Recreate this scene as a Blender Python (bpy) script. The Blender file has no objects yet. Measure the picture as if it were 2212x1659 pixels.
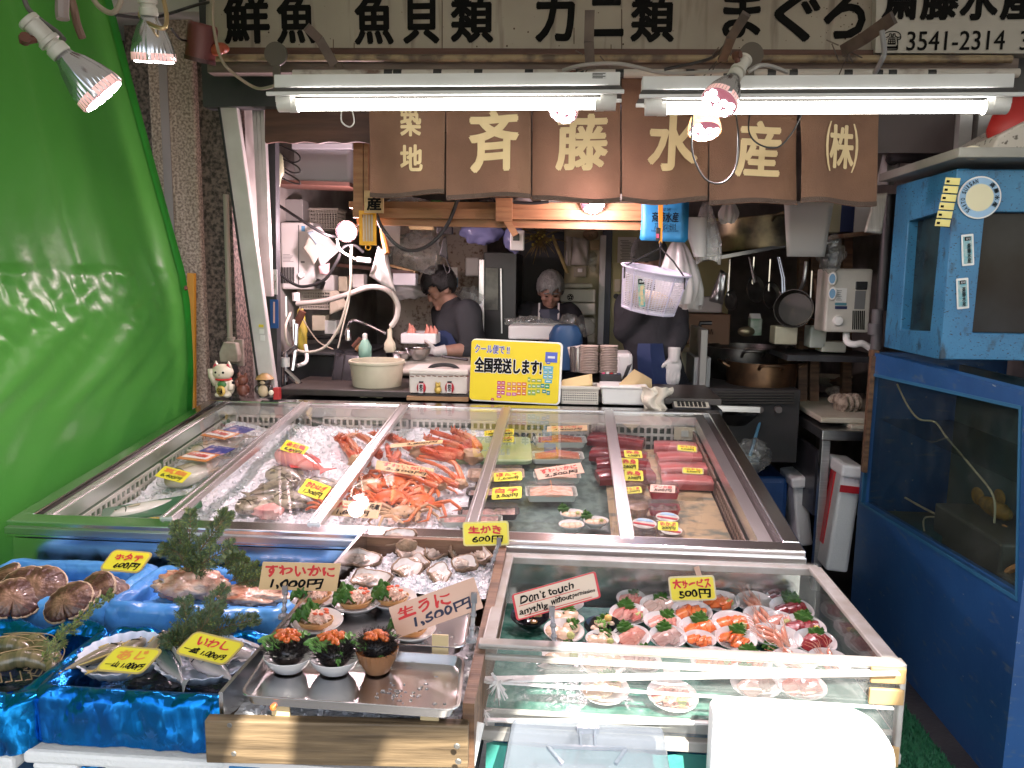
import bpy,bmesh,math,random
from mathutils import Vector as V,Matrix,noise,Quaternion
S=bpy.context.scene
COL=S.collection
rnd=random.Random(7)
R=math.radians
# ---------------------------------------------------------------- camera, world, sun, exposure
F,CX,CY,EYE=1660.0,1106.0,829.5,1.62
YAW,PITCH,ROLL=R(4.4),R(8.05),R(0.7)
fwd=V((-math.sin(YAW)*math.cos(PITCH),math.cos(YAW)*math.cos(PITCH),-math.sin(PITCH)))
_r0=V((math.cos(YAW),math.sin(YAW),0));_u0=_r0.cross(fwd)
rgt=_r0*math.cos(ROLL) + _u0*math.sin(ROLL);upv=rgt.cross(fwd)
CAM=V((0,0,EYE))
cd=bpy.data.cameras.new("camera");cam=bpy.data.objects.new("camera",cd);COL.objects.link(cam)
cam.matrix_world=Matrix.Translation(CAM) @ Matrix((rgt,upv,-fwd)).transposed().to_4x4()
cd.sensor_fit='HORIZONTAL';cd.sensor_width=36;cd.lens=36*F/2212;cd.clip_start=.05;cd.clip_end=500
S.camera=cam
SUN_EL,SUN_AZ=R(47),R(22)            # sun behind the viewer, a little to the right
w=bpy.data.worlds.new("World");S.world=w;w.use_nodes=True
nt=w.node_tree;bg=nt.nodes["Background"];sky=nt.nodes.new("ShaderNodeTexSky")
sky.sky_type='NISHITA';sky.sun_disc=False;sky.sun_elevation=SUN_EL
sky.sun_rotation=math.pi - SUN_AZ;sky.air_density=1.0;sky.dust_density=2.0
nt.links.new(sky.outputs[0],bg.inputs[0]);bg.inputs[1].default_value=0.09
sl=bpy.data.lights.new("sun",'SUN');sl.energy=5.0;sl.angle=R(.53);sl.color=(1,.95,.87)
so=bpy.data.objects.new("sun",sl);COL.objects.link(so)
sdir=V((math.sin(SUN_AZ)*math.cos(SUN_EL),-math.cos(SUN_AZ)*math.cos(SUN_EL),math.sin(SUN_EL)))  # towards the sun
so.rotation_euler=sdir.to_track_quat('Z','Y').to_euler();so.location=(2,-6,8)
vs=S.view_settings;vs.view_transform='Standard';vs.look='None';vs.gamma=1;vs.exposure=1.98
S.render.engine='CYCLES';cy=S.cycles
cy.use_denoising=True;cy.max_bounces=8;cy.transparent_max_bounces=16;cy.transmission_bounces=6
cy.glossy_bounces=4;cy.diffuse_bounces=4;cy.caustics_reflective=False;cy.caustics_refractive=False
cy.sample_clamp_indirect=6;cy.use_adaptive_sampling=True;cy.adaptive_threshold=.015
# ---------------------------------------------------------------- rays through the lens: a point of the picture put at a known depth / height / side
def ray(x,y):return fwd + rgt*((x-CX)/F) - upv*((y-CY)/F)
def PY(x,y,Y):d=ray(x,y);return CAM + d*(Y/d.y)
def PZ(x,y,Z):d=ray(x,y);return CAM + d*((Z-EYE)/d.z)
def PX(x,y,X):d=ray(x,y);return CAM + d*(X/d.x)
def PP(x,y,p0,n):d=ray(x,y);return CAM + d*((V(p0)-CAM).dot(n)/d.dot(n))
def pxm(p):return (V(p)-CAM).dot(fwd)/F      # metres per picture unit at p
# ---------------------------------------------------------------- materials
MATS={}
def _n(nt,t,**k):
    n=nt.nodes.new(t)
    for a,b in k.items():setattr(n,a,b)
    return n
def mat(name,col,rough=.5,metal=0.,col2=None,vs=6.,vd=4,ramp=(.35,.65),bump=0.,bs=30.,bd=3,alpha=None,trans=0,coat=0.,sss=0.,emit=None,es=0,stretch=None,spec=None,kind='noise',wear=None,facet=0):
    if name in MATS:return MATS[name]
    m=bpy.data.materials.new(name);m.use_nodes=True;nt=m.node_tree;b=nt.nodes["Principled BSDF"]
    L=nt.links.new;c4=lambda c:(*c,1)
    b.inputs["Base Color"].default_value=c4(col);b.inputs["Roughness"].default_value=rough
    b.inputs["Metallic"].default_value=metal
    if spec is not None:b.inputs["Specular IOR Level"].default_value=spec
    if coat:b.inputs["Coat Weight"].default_value=coat;b.inputs["Coat Roughness"].default_value=.08
    if sss:b.inputs["Subsurface Weight"].default_value=sss;b.inputs["Subsurface Radius"].default_value=(.02,.01,.006)
    if trans:b.inputs["Transmission Weight"].default_value=trans
    if emit:b.inputs["Emission Color"].default_value=c4(emit);b.inputs["Emission Strength"].default_value=es
    if alpha is not None:b.inputs["Alpha"].default_value=alpha
    if col2 is not None or bump or facet or wear:
        tc=_n(nt,"ShaderNodeTexCoord");mp=_n(nt,"ShaderNodeMapping")
        if stretch:mp.inputs["Scale"].default_value=stretch
        L(tc.outputs["Object"],mp.inputs[0])
    if col2 is not None:
        if kind == 'voronoi':
            t=_n(nt,"ShaderNodeTexVoronoi");t.inputs["Scale"].default_value=vs;out=t.outputs["Distance"]
        elif kind == 'wave':
            t=_n(nt,"ShaderNodeTexWave");t.inputs["Scale"].default_value=vs;t.inputs["Distortion"].default_value=2.5;t.inputs["Detail"].default_value=3;t.inputs["Detail Scale"].default_value=1.5;out=t.outputs["Fac"]
        else:
            t=_n(nt,"ShaderNodeTexNoise");t.inputs["Scale"].default_value=vs;t.inputs["Detail"].default_value=vd;out=t.outputs["Fac"]
        L(mp.outputs[0],t.inputs["Vector"])
        rp=_n(nt,"ShaderNodeValToRGB");e=rp.color_ramp.elements
        e[0].position,e[1].position=ramp;e[0].color=c4(col);e[1].color=c4(col2)
        L(out,rp.inputs[0]);L(rp.outputs[0],b.inputs["Base Color"])
    for wc,ws,lo,hi,st in wear or ():
        t3=_n(nt,"ShaderNodeTexNoise");t3.inputs["Scale"].default_value=ws;t3.inputs["Detail"].default_value=7;m3=_n(nt,"ShaderNodeMapping");m3.inputs["Scale"].default_value=st;L(tc.outputs["Object"],m3.inputs[0]);L(m3.outputs[0],t3.inputs["Vector"])
        mr=_n(nt,"ShaderNodeMapRange");mr.inputs[1].default_value=lo;mr.inputs[2].default_value=hi;L(t3.outputs["Fac"],mr.inputs[0]);mx=_n(nt,"ShaderNodeMix",data_type='RGBA');L(mr.outputs[0],mx.inputs[0])
        if b.inputs["Base Color"].is_linked:L(b.inputs["Base Color"].links[0].from_socket,mx.inputs[6])
        else:mx.inputs[6].default_value=c4(col)
        mx.inputs[7].default_value=c4(wc);L(mx.outputs[2],b.inputs["Base Color"])
    if facet:
        geo=_n(nt,"ShaderNodeNewGeometry");acc=geo.outputs["Normal"];n5=_n(nt,"ShaderNodeTexNoise");n5.inputs["Scale"].default_value=9;L(mp.outputs[0],n5.inputs["Vector"]);ad0=_n(nt,"ShaderNodeVectorMath",operation='MULTIPLY_ADD');L(n5.outputs["Color"],ad0.inputs[0]);ad0.inputs[1].default_value=(.09,)*3;L(mp.outputs[0],ad0.inputs[2])
        for sc_,k_ in ((bs,facet),(bs*2.7,facet*.55)):
            vo=_n(nt,"ShaderNodeTexVoronoi");vo.inputs["Scale"].default_value=sc_;L(ad0.outputs[0],vo.inputs["Vector"]);su=_n(nt,"ShaderNodeVectorMath",operation='SUBTRACT');L(vo.outputs["Color"],su.inputs[0]);su.inputs[1].default_value=(.5,)*3
            ma=_n(nt,"ShaderNodeVectorMath",operation='MULTIPLY_ADD');L(su.outputs[0],ma.inputs[0]);ma.inputs[1].default_value=(k_,)*3;L(acc,ma.inputs[2]);acc=ma.outputs[0]
        no=_n(nt,"ShaderNodeVectorMath",operation='NORMALIZE');L(acc,no.inputs[0]);L(no.outputs[0],b.inputs["Normal"])
    elif bump:
        t2=_n(nt,"ShaderNodeTexNoise");t2.inputs["Scale"].default_value=bs;t2.inputs["Detail"].default_value=bd
        bp=_n(nt,"ShaderNodeBump");bp.inputs["Strength"].default_value=min(1,bump);bp.inputs["Distance"].default_value=.01
        L(mp.outputs[0],t2.inputs["Vector"]);L(t2.outputs["Fac"],bp.inputs["Height"]);L(bp.outputs[0],b.inputs["Normal"])
    MATS[name]=m;return m
def thin(name,tint=(1,1,1),refl=1.0,rough=.02,dirt=0.,dirtcol=(.8,.8,.8),ds=6.,ior=1.5,bump=0.,bs=8.,ramp=(.45,.75)):
    """thin clear sheet: see-through with fresnel gloss, optional milky wear"""
    m=bpy.data.materials.new(name);m.use_nodes=True;nt=m.node_tree;nt.nodes.clear();L=nt.links.new
    o=_n(nt,"ShaderNodeOutputMaterial");t=_n(nt,"ShaderNodeBsdfTransparent");g=_n(nt,"ShaderNodeBsdfGlossy")
    t.inputs[0].default_value=(*tint,1);g.inputs["Roughness"].default_value=rough;g.inputs[0].default_value=(refl,refl,refl,1)
    fr=_n(nt,"ShaderNodeLayerWeight");pw=_n(nt,"ShaderNodeMath",operation='POWER');pw.inputs[1].default_value=5;ma=_n(nt,"ShaderNodeMath",operation='MULTIPLY_ADD');ma.inputs[1].default_value=.95;ma.inputs[2].default_value=.05;mx=_n(nt,"ShaderNodeMixShader")
    L(fr.outputs["Facing"],pw.inputs[0]);L(pw.outputs[0],ma.inputs[0]);L(ma.outputs[0],mx.inputs[0]);L(t.outputs[0],mx.inputs[1]);L(g.outputs[0],mx.inputs[2]);last=mx.outputs[0]
    tc=_n(nt,"ShaderNodeTexCoord")
    if bump:
        n2=_n(nt,"ShaderNodeTexNoise");n2.inputs["Scale"].default_value=bs;bp=_n(nt,"ShaderNodeBump");bp.inputs["Strength"].default_value=bump;bp.inputs["Distance"].default_value=.02
        L(tc.outputs["Object"],n2.inputs["Vector"]);L(n2.outputs["Fac"],bp.inputs["Height"]);L(bp.outputs[0],g.inputs["Normal"]);L(bp.outputs[0],fr.inputs["Normal"])
    if dirt:
        n1=_n(nt,"ShaderNodeTexNoise");n1.inputs["Scale"].default_value=ds;n1.inputs["Detail"].default_value=8;L(tc.outputs["Object"],n1.inputs["Vector"])
        mr=_n(nt,"ShaderNodeMapRange");mr.inputs[1].default_value=ramp[0];mr.inputs[2].default_value=ramp[1];mr.inputs[3].default_value=dirt*.3;mr.inputs[4].default_value=dirt
        L(n1.outputs["Fac"],mr.inputs[0]);d=_n(nt,"ShaderNodeBsdfDiffuse");d.inputs[0].default_value=(*dirtcol,1)
        m2=_n(nt,"ShaderNodeMixShader");L(mr.outputs[0],m2.inputs[0]);L(last,m2.inputs[1]);L(d.outputs[0],m2.inputs[2]);last=m2.outputs[0]
    L(last,o.inputs[0]);MATS[name]=m;return m
def cloth(name,col,transl=.3,rough=.5,gloss=.3,col2=None,vs=3.,bump=0,bs=10,spec_rough=.25):
    """sheet that lets some light through"""
    m=bpy.data.materials.new(name);m.use_nodes=True;nt=m.node_tree;L=nt.links.new;b=nt.nodes["Principled BSDF"];o=nt.nodes["Material Output"]
    b.inputs["Base Color"].default_value=(*col,1);b.inputs["Roughness"].default_value=spec_rough;b.inputs["Specular IOR Level"].default_value=gloss
    t=_n(nt,"ShaderNodeBsdfTranslucent");t.inputs[0].default_value=(*col,1);mx=_n(nt,"ShaderNodeMixShader");mx.inputs[0].default_value=transl
    L(b.outputs[0],mx.inputs[1]);L(t.outputs[0],mx.inputs[2]);L(mx.outputs[0],o.inputs[0])
    if bump or col2:
        tc=_n(nt,"ShaderNodeTexCoord")
    if col2:
        n1=_n(nt,"ShaderNodeTexNoise");n1.inputs["Scale"].default_value=vs;n1.inputs["Detail"].default_value=6;L(tc.outputs["Object"],n1.inputs["Vector"])
        rp=_n(nt,"ShaderNodeValToRGB");e=rp.color_ramp.elements;e[0].position,e[1].position=.35,.65;e[0].color=(*col,1);e[1].color=(*col2,1)
        L(n1.outputs["Fac"],rp.inputs[0]);L(rp.outputs[0],b.inputs["Base Color"]);L(rp.outputs[0],t.inputs[0])
    if bump:
        n2=_n(nt,"ShaderNodeTexNoise");n2.inputs["Scale"].default_value=bs;n2.inputs["Detail"].default_value=4;bp=_n(nt,"ShaderNodeBump");bp.inputs["Strength"].default_value=bump;bp.inputs["Distance"].default_value=.01
        L(tc.outputs["Object"],n2.inputs["Vector"]);L(n2.outputs["Fac"],bp.inputs["Height"]);L(bp.outputs[0],b.inputs["Normal"])
    MATS[name]=m;return m
def wood(name,c1,c2,scale=(1,12,12),rough=.55,s=3.):
    return mat(name,c1,rough,col2=c2,vs=s,vd=8,ramp=(.35,.68),stretch=scale,bump=.25,bs=s*2)
# ---------------------------------------------------------------- mesh building
def W(o):
    m=o.matrix_basis.copy()
    while o.parent:o=o.parent;m=o.matrix_basis @ m
    return m
def fr(o,x=None,z=None,y=None):
    """frame at o with local x and z axes given"""
    x=V(x).normalized();z=V(z).normalized();y=z.cross(x).normalized();x=y.cross(z)
    m=Matrix((x,y,z)).transposed().to_4x4();m.translation=o;return m
def T(x,y=None,z=None):return Matrix.Translation(V((x,y,z)) if y is not None else V(x))
def Rx(a):return Matrix.Rotation(R(a),4,'X')
def Ry(a):return Matrix.Rotation(R(a),4,'Y')
def Rz(a):return Matrix.Rotation(R(a),4,'Z')
def Sc(a,b,c):return Matrix.Diagonal((a,b,c,1))
I4=Matrix.Identity(4)
class MB:
    def __init__(s):s.v=[];s.f=[];s.mi=[];s.cur=0
    def add(s,vs,fs,M=None):
        o=len(s.v)
        s.v += [(M @ V(p)) if M is not None else V(p) for p in vs]
        s.f += [tuple(i+o for i in f) for f in fs];s.mi += [s.cur]*len(fs);return s
    def box(s,c,d,M=None,tap=1.0,top=None):
        x,y,z=d[0]/2,d[1]/2,d[2]/2;c=V(c);tx=x*(top[0] if top else tap);ty=y*(top[1] if top else tap)
        vs=[c+V(p) for p in ((-x,-y,-z),(x,-y,-z),(x,y,-z),(-x,y,-z),(-tx,-ty,z),(tx,-ty,z),(tx,ty,z),(-tx,ty,z))]
        return s.add(vs,[(3,2,1,0),(4,5,6,7),(0,1,5,4),(1,2,6,5),(2,3,7,6),(3,0,4,7)],M)
    def beam(s,a,b,wd,th,upd=(0,0,1),M=None):
        a,b=V(a),V(b);z=(b-a).normalized();x=V(upd).cross(z)
        if x.length < 1e-4:x=V((1,0,0)).cross(z)
        m=fr((a+b)/2,x,z);return s.box((0,0,0),(wd,th,(b-a).length),(M @ m) if M else m)
    def tube(s,pts,r,n=8,cap=True,M=None):
        pts=[V(p) for p in pts];k=len(pts);rr=r if isinstance(r,(list,tuple)) else [r]*k
        vs,fs=[],[];t0=(pts[1]-pts[0]).normalized();a=t0.orthogonal().normalized()
        for i,p in enumerate(pts):
            t=(pts[min(i+1,k-1)]-pts[max(i-1,0)]);t=t.normalized() if t.length > 1e-9 else t0
            a=(a - t*a.dot(t));a=a.normalized() if a.length > 1e-6 else t.orthogonal().normalized();b=t.cross(a)
            for j in range(n):
                q=2*math.pi*j/n;vs.append(p+(a*math.cos(q)+b*math.sin(q))*rr[i])
        for i in range(k-1):
            for j in range(n):fs.append((i*n+j,i*n+(j+1) % n,(i+1)*n+(j+1) % n,(i+1)*n+j))
        if cap:fs.append(tuple(range(n))[::-1]);fs.append(tuple((k-1)*n+j for j in range(n)))
        return s.add(vs,fs,M)
    def lathe(s,prof,n=24,M=None,sx=1.,sy=1.,fn=None,cap0=True,cap1=False):
        vs,fs=[],[];k=len(prof)
        for i,(r,z) in enumerate(prof):
            for j in range(n):
                q=2*math.pi*j/n;f=fn(q,i) if fn else 1.
                vs.append((r*f*math.cos(q)*sx,r*f*math.sin(q)*sy,z))
        for i in range(k-1):
            for j in range(n):fs.append((i*n+j,i*n+(j+1) % n,(i+1)*n+(j+1) % n,(i+1)*n+j))
        if cap0 and k > 1:fs.append(tuple(range(n))[::-1])
        if cap1:fs.append(tuple((k-1)*n+j for j in range(n)))
        return s.add(vs,fs,M)
    def ell(s,c,r,M=None,nu=14,nv=9,fn=None):
        c=V(c);r=V((r,r,r)) if not hasattr(r,'__len__') else V(r);vs,fs=[],[]
        vs.append(c-V((0,0,r.z)))
        for i in range(1,nv):
            p=-math.pi/2+math.pi*i/nv
            for j in range(nu):
                q=2*math.pi*j/nu;d=V((math.cos(p)*math.cos(q),math.cos(p)*math.sin(q),math.sin(p)));k=fn(d) if fn else 1
                vs.append(c+V((d.x*r.x,d.y*r.y,d.z*r.z))*k)
        vs.append(c+V((0,0,r.z)))
        for j in range(nu):fs.append((0,1+(j+1) % nu,1+j))
        for i in range(nv-2):
            for j in range(nu):a=1+i*nu;fs.append((a+j,a+(j+1) % nu,a+nu+(j+1) % nu,a+nu+j))
        a=1+(nv-2)*nu;e=len(vs)-1
        for j in range(nu):fs.append((a+j,a+(j+1) % nu,e))
        return s.add(vs,fs,M)
    def grid(s,fn,nu,nv,M=None,wrap=False):
        vs=[fn(i/nu,j/nv) for i in range(nu+1) for j in range(nv+1)];fs=[]
        for i in range(nu):
            for j in range(nv):a=i*(nv+1)+j;fs.append((a,a+nv+1,a+nv+2,a+1))
        return s.add(vs,fs,M)
    def prism(s,out,t,M=None):
        n=len(out);vs=[(x,y,0) for x,y in out]+[(x,y,t) for x,y in out]
        fs=[tuple(range(n))[::-1],tuple(range(n,2*n))]+[(i,(i+1) % n,n+(i+1) % n,n+i) for i in range(n)]
        return s.add(vs,fs,M)
    def loft(s,secs,M=None,cap=True):
        n=len(secs[0]);vs=[p for q in secs for p in q];fs=[]
        for i in range(len(secs)-1):
            for j in range(n):fs.append((i*n+j,i*n+(j+1) % n,(i+1)*n+(j+1) % n,(i+1)*n+j))
        if cap:fs.append(tuple(range(n))[::-1]);fs.append(tuple((len(secs)-1)*n+j for j in range(n)))
        return s.add(vs,fs,M)
    def build(s,name,m,parent=None,smooth=False,bev=0,sub=0,solid=0,world=False,label=None,cat=None,group=None,kind=None,bseg=2,angle=35):
        me=bpy.data.meshes.new(name);vs=s.v;o=bpy.data.objects.new(name,me)
        if parent is not None:
            o.parent=parent
            if world:inv=W(parent).inverted();vs=[inv @ p for p in vs]
        elif world or label:
            lo=V([min(p[i] for p in vs) for i in range(3)]);hi=V([max(p[i] for p in vs) for i in range(3)])
            c=V(((lo.x+hi.x)/2,(lo.y+hi.y)/2,lo.z));o.location=c;vs=[p-c for p in vs]
        me.from_pydata([tuple(p) for p in vs],[],s.f)
        ms=m if isinstance(m,(list,tuple)) else [m]
        for k in ms:me.materials.append(k)
        if len(ms) > 1:me.polygons.foreach_set("material_index",s.mi)
        if smooth:
            me.polygons.foreach_set("use_smooth",[True]*len(me.polygons))
            if angle < 180:me.set_sharp_from_angle(angle=R(angle))
        me.update()
        if solid:q=o.modifiers.new("solid",'SOLIDIFY');q.thickness=solid;q.offset=0
        if bev:q=o.modifiers.new("bevel",'BEVEL');q.width=bev;q.segments=bseg;q.limit_method='ANGLE';q.angle_limit=R(40)
        if sub:q=o.modifiers.new("subd",'SUBSURF');q.levels=q.render_levels=sub
        COL.objects.link(o);tag(o,label,cat,group,kind);return o
def tag(o,label=None,cat=None,group=None,kind=None):
    if label:o["label"]=label
    if cat:o["category"]=cat
    if group:o["group"]=group
    if kind:o["kind"]=kind
    return o
def thing(name,label,cat,loc=(0,0,0),group=None,M=None):
    o=bpy.data.objects.new(name,None);o.empty_display_size=.05
    if M is not None:o.matrix_basis=M
    else:o.location=loc
    COL.objects.link(o);return tag(o,label,cat,group)
def copy_tree(o,M=None,label=None,parent=None):
    c=o.copy();COL.objects.link(c)
    if parent is not None:c.parent=parent
    if M is not None:c.matrix_basis=M
    if label:c["label"]=label
    for ch in o.children:copy_tree(ch,None,None,c)
    return c
_txt={}
def text(s,m,parent,M,wh,name="lettering",bold=.0,shear=0.,keep=False,world=True,z=.0015,wob=0.):
    """text fitted to a box wh centred on frame M (x right, y up, z towards the reader)"""
    key=(s,shear)
    if key not in _txt:
        cu=bpy.data.curves.new("txt",'FONT');cu.body=s;cu.size=1;cu.shear=shear;cu.resolution_u=3;cu.align_x='CENTER';cu.space_line=.95
        ob=bpy.data.objects.new("txt",cu);me=ob.to_mesh()
        vs=[v.co.copy() for v in me.vertices];fs=[tuple(p.vertices) for p in me.polygons]
        ob.to_mesh_clear();bpy.data.objects.remove(ob);bpy.data.curves.remove(cu);_txt[key]=(vs,fs)
    vs,fs=_txt[key]
    x0,x1=min(v.x for v in vs),max(v.x for v in vs);y0,y1=min(v.y for v in vs),max(v.y for v in vs)
    kx,ky=wh[0]/max(1e-6,x1-x0),wh[1]/max(1e-6,y1-y0)
    if keep:kx=ky=min(kx,ky)
    b=MB();bw=bold*min(wh[1],wh[0]*1.2)*.9;offs=[(0,0)]+([(math.cos(a*1.047)*bw,math.sin(a*1.047)*bw) for a in range(6)] if bold > 0 else [])
    kx *= max(.5,1-2*bw/wh[0]);ky *= max(.5,1-2*bw/wh[1])
    sd=len(s)*3.7+ord(s[0])*.13;hh=wh[1]
    def wv(x,y):return (x+wob*hh*nz((x/hh*1.6,y/hh*1.6,sd)),y+wob*hh*1.3*nz((x/hh*1.3,y/hh*1.6,sd+9))) if wob else (x,y)
    for i,(ox,oy) in enumerate(offs):b.add([(*wv((v.x-(x0+x1)/2)*kx+ox,(v.y-(y0+y1)/2)*ky+oy),z+i*.00006) for v in vs],fs,M)
    return b.build(name,m,parent,world=world)
def nz(p,s=1.,o=0.):return noise.noise(V(p)*s+V((o,o*1.7,-o)))
def rounded(w,h,r,n=4):
    out=[]
    for cx,cy,a0 in ((w/2-r,h/2-r,0),(-w/2+r,h/2-r,90),(-w/2+r,-h/2+r,180),(w/2-r,-h/2+r,270)):
        for i in range(n+1):a=R(a0+90*i/n);out.append((cx+r*math.cos(a),cy+r*math.sin(a)))
    return out
def bez(pts,n=8):
    """smooth curve through points"""
    pts=[V(p) for p in pts];out=[]
    for i in range(len(pts)-1):
        p0=pts[max(i-1,0)];p1=pts[i];p2=pts[i+1];p3=pts[min(i+2,len(pts)-1)]
        for k in range(n):
            t=k/n;out.append(.5*((2*p1)+(p2-p0)*t+(2*p0-5*p1+4*p2-p3)*t*t+(3*p1-p0-3*p2+p3)*t**3))
    out.append(pts[-1]);return out
# ---------------------------------------------------------------- shared materials
STEEL=mat("brushed_steel",(.62,.61,.6),.28,1,col2=(.5,.49,.48),vs=4,stretch=(1,30,30),bump=.08,bs=40)
STEELM=mat("polished_steel",(.74,.73,.72),.2,1,col2=(.66,.65,.64),vs=5,bump=.03,bs=6)
ALU=mat("aluminium",(.72,.71,.7),.33,1,bump=.05,bs=60)
ALUD=mat("dull_aluminium",(.55,.52,.5),.5,.7,col2=(.42,.4,.38),vs=9)
WHITE=mat("white_paint",(.76,.76,.75),.45,col2=(.66,.65,.63),vs=5,ramp=(.5,.8))
WPLAST=mat("white_plastic",(.74,.73,.7),.35,col2=(.64,.62,.58),vs=12,ramp=(.5,.85))
CREAM=mat("cream_plastic",(.68,.62,.47),.42,col2=(.55,.49,.36),vs=7)
FOAM=mat("white_foam",(.82,.82,.8),.75,bump=.25,bs=140)
BLACK=mat("black_rubber",(.012,.012,.013),.45)
DARK=mat("dark_grey_paint",(.045,.045,.048),.5,col2=(.025,.025,.027),vs=5)
INK=mat("black_ink",(.008,.008,.008),.8,spec=.1)
RED=mat("red_ink",(.62,.03,.03),.6)
ORINK=mat("orange_ink",(.75,.22,.03),.6)
YCARD=mat("yellow_card",(.8,.72,.03),.5)
YDULL=mat("yellow_glossy_card",(.78,.68,.05),.22)
WCARD=mat("wood_card",(.7,.47,.24),.45,col2=(.62,.4,.19),vs=4,stretch=(1,14,1))
PCARD=mat("pink_card",(.72,.45,.33),.3,col2=(.66,.39,.28),vs=4,stretch=(1,14,1))
PAPER=mat("white_paper",(.74,.72,.69),.8)
TEAR=mat("card_edge",(.5,.42,.2),.5)
TUBEM=mat("lit_tube",(1,1,1),.5,emit=(1,.97,.9),es=8)
LEDM=mat("lit_led",(1,1,1),.5,emit=(1,.95,.97),es=8)
LEDRIM=mat("lit_lens",(.03,.015,.02),.2,emit=(1,.3,.4),es=.12)
LEDRED=mat("lit_side",(.7,.5,.48),.25,emit=(1,.5,.45),es=.16)
PINE=wood("pine",(.36,.19,.085),(.22,.1,.042),(1.2,14,14))
OLDW=wood("old_wood",(.2,.11,.06),(.08,.042,.024),(1.5,16,16))
BOXW=wood("weathered_wood",(.21,.145,.078),(.075,.05,.026),(1.2,48,48),s=1.5)
DKW=wood("dark_stained_wood",(.1,.04,.025),(.05,.02,.014),(1,10,10))
GLASS=thin("clear_glass",(.95,.97,.96),1,.01,dirt=.03,ds=5)
ACRYL=thin("worn_acrylic",(.96,.97,.96),.8,.04,dirt=.08,dirtcol=(.78,.8,.78),ds=4,bump=.04,bs=5)
FILM=thin("clear_film",(.98,.98,.98),.7,.08,dirt=.07,dirtcol=(.9,.9,.9),ds=14,bump=.35,bs=24)
CLEARP=thin("clear_plastic",(.97,.97,.96),1,.03,dirt=.06,bump=.15,bs=20)
# ---------------------------------------------------------------- ground and shell
def slab(name,lo,hi,m,label,cat=None,kind="structure",bev=0):
    b=MB();b.box([(lo[i]+hi[i])/2 for i in range(3)],[hi[i]-lo[i] for i in range(3)])
    return b.build(name,m,world=True,label=label,cat=cat or name.replace("_"," "),kind=kind,bev=bev)
GROUND=mat("wet_concrete",(.05,.048,.046),.38,col2=(.025,.025,.026),vs=2.5,vd=8,bump=.3,bs=60)
b=MB();b.add([(-60,-60,0),(60,-60,0),(60,60,0),(-60,60,0)],[(0,1,2,3)])
b.build("ground",GROUND,world=True,label="dark wet concrete ground in front of the stall",cat="ground",kind="structure")
WALLP=mat("speckled_wall",(.5,.43,.36),.6,col2=(.16,.09,.06),vs=38,vd=2,ramp=(.52,.72),bump=.1,bs=30)
WALLY=mat("pale_yellow_wall",(.5,.47,.3),.6,col2=(.4,.37,.24),vs=3)
WALLD=mat("sooty_wall",(.26,.245,.22),.7,col2=(.12,.11,.1),vs=4)
slab("back_wall",(-2.3,6.3,0),(2.6,6.4,2.75),WALLD,"sooty wall at the back of the shop","wall")
slab("left_wall",(-1.75,3.75,0),(-1.62,6.3,2.75),mat("grimy_wall",(.42,.4,.36),.7,col2=(.22,.2,.18),vs=4),"grimy side wall behind the water heater","wall")
slab("right_wall",(2.0,3.4,0),(2.1,6.3,2.75),WALLD,"dark side wall behind the hanging pans","wall")
slab("ceiling",(-2.3,3.45,2.75),(2.6,6.4,2.85),mat("ceiling_paint",(.5,.48,.44),.7),"grubby ceiling over the shop interior","ceiling")
slab("facade_wall",(-2.6,3.85,0),(-1.76,3.95,3.2),mat("rusty_panel",(.075,.035,.024),.7,col2=(.03,.022,.018),vs=3),"dark rusty wall left of the granite pillar","wall")
slab("header_wall",(-1.62,3.36,2.33),(2.6,3.44,3.4),DARK,"dark header wall behind the sign board","wall")
# awning overhead, out of the picture: added to shade the stall, front edge notched to shape sun patches
AWN=cloth("awning_fabric",(.72,.7,.66),.2,gloss=.1,spec_rough=.8)
b=MB()
P_=[(-4,3.75),(-4,-1.2),(.17,-1.2),(.16,-.5),(.235,-.5),(.35,-.9),(.43,-1.0),(.44,-.6),(.65,-.58),(.72,-.31),(1.40,-.29),(1.5,-1.4),(4,-1.4),(4,3.75)]
b.prism(P_,.012,T(0,0,2.95))
b.build("awning",AWN,world=True,label="grey awning stretched out over the stall",cat="awning")
# ---------------------------------------------------------------- sign board
SIGNW=mat("sign_white",(.4,.36,.3),.5,col2=(.3,.26,.215),vs=2.2,vd=9,ramp=(.4,.75),wear=(((.12,.09,.07),9,.56,.8,(2.2,1,.25)),((.1,.06,.04),70,.7,.76,(1,1,1))))
SPECK=mat("rust_spots",(.07,.035,.02),.8)
YS=3.2
def dface(x,y,Y):return PY(x,y,Y)
sign=thing("sign_board","long white fascia board with bold black brush lettering about fish","sign",PY(1150,108,YS))
def face_quad(mb,pts,th):
    n=len(pts);back=[p+V((0,th,0)) for p in pts]
    mb.add(list(pts)+back,[tuple(range(n))]+[tuple(range(2*n-1,n-1,-1))]+[(i,i+n,(i+1) % n+n,(i+1) % n) for i in range(n)])
cuts=[445,955,1343,1890]
for i in range(3):
    b=MB();face_quad(b,[PY(cuts[i]+(1 if i else 0),106+i*2,YS),PY(cuts[i+1],108+i*2,YS),PY(cuts[i+1],-60,YS),PY(cuts[i]+(1 if i else 0),-60,YS)],.06)
    b.build("panel",SIGNW,sign,world=True)
def put(s,m,par,x,y,wpx,hpx,Y,bold=.02,name="lettering",shear=0,z=.002):
    p=PY(x,y,Y);k=(PY(x+1,y,Y)-p).length;ky=(PY(x,y+1,Y)-p).length
    return text(s,m,par,fr(p,(1,0,0),(0,-1,0)),(wpx*k,hpx*ky),name,bold,shear,z=z)
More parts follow.
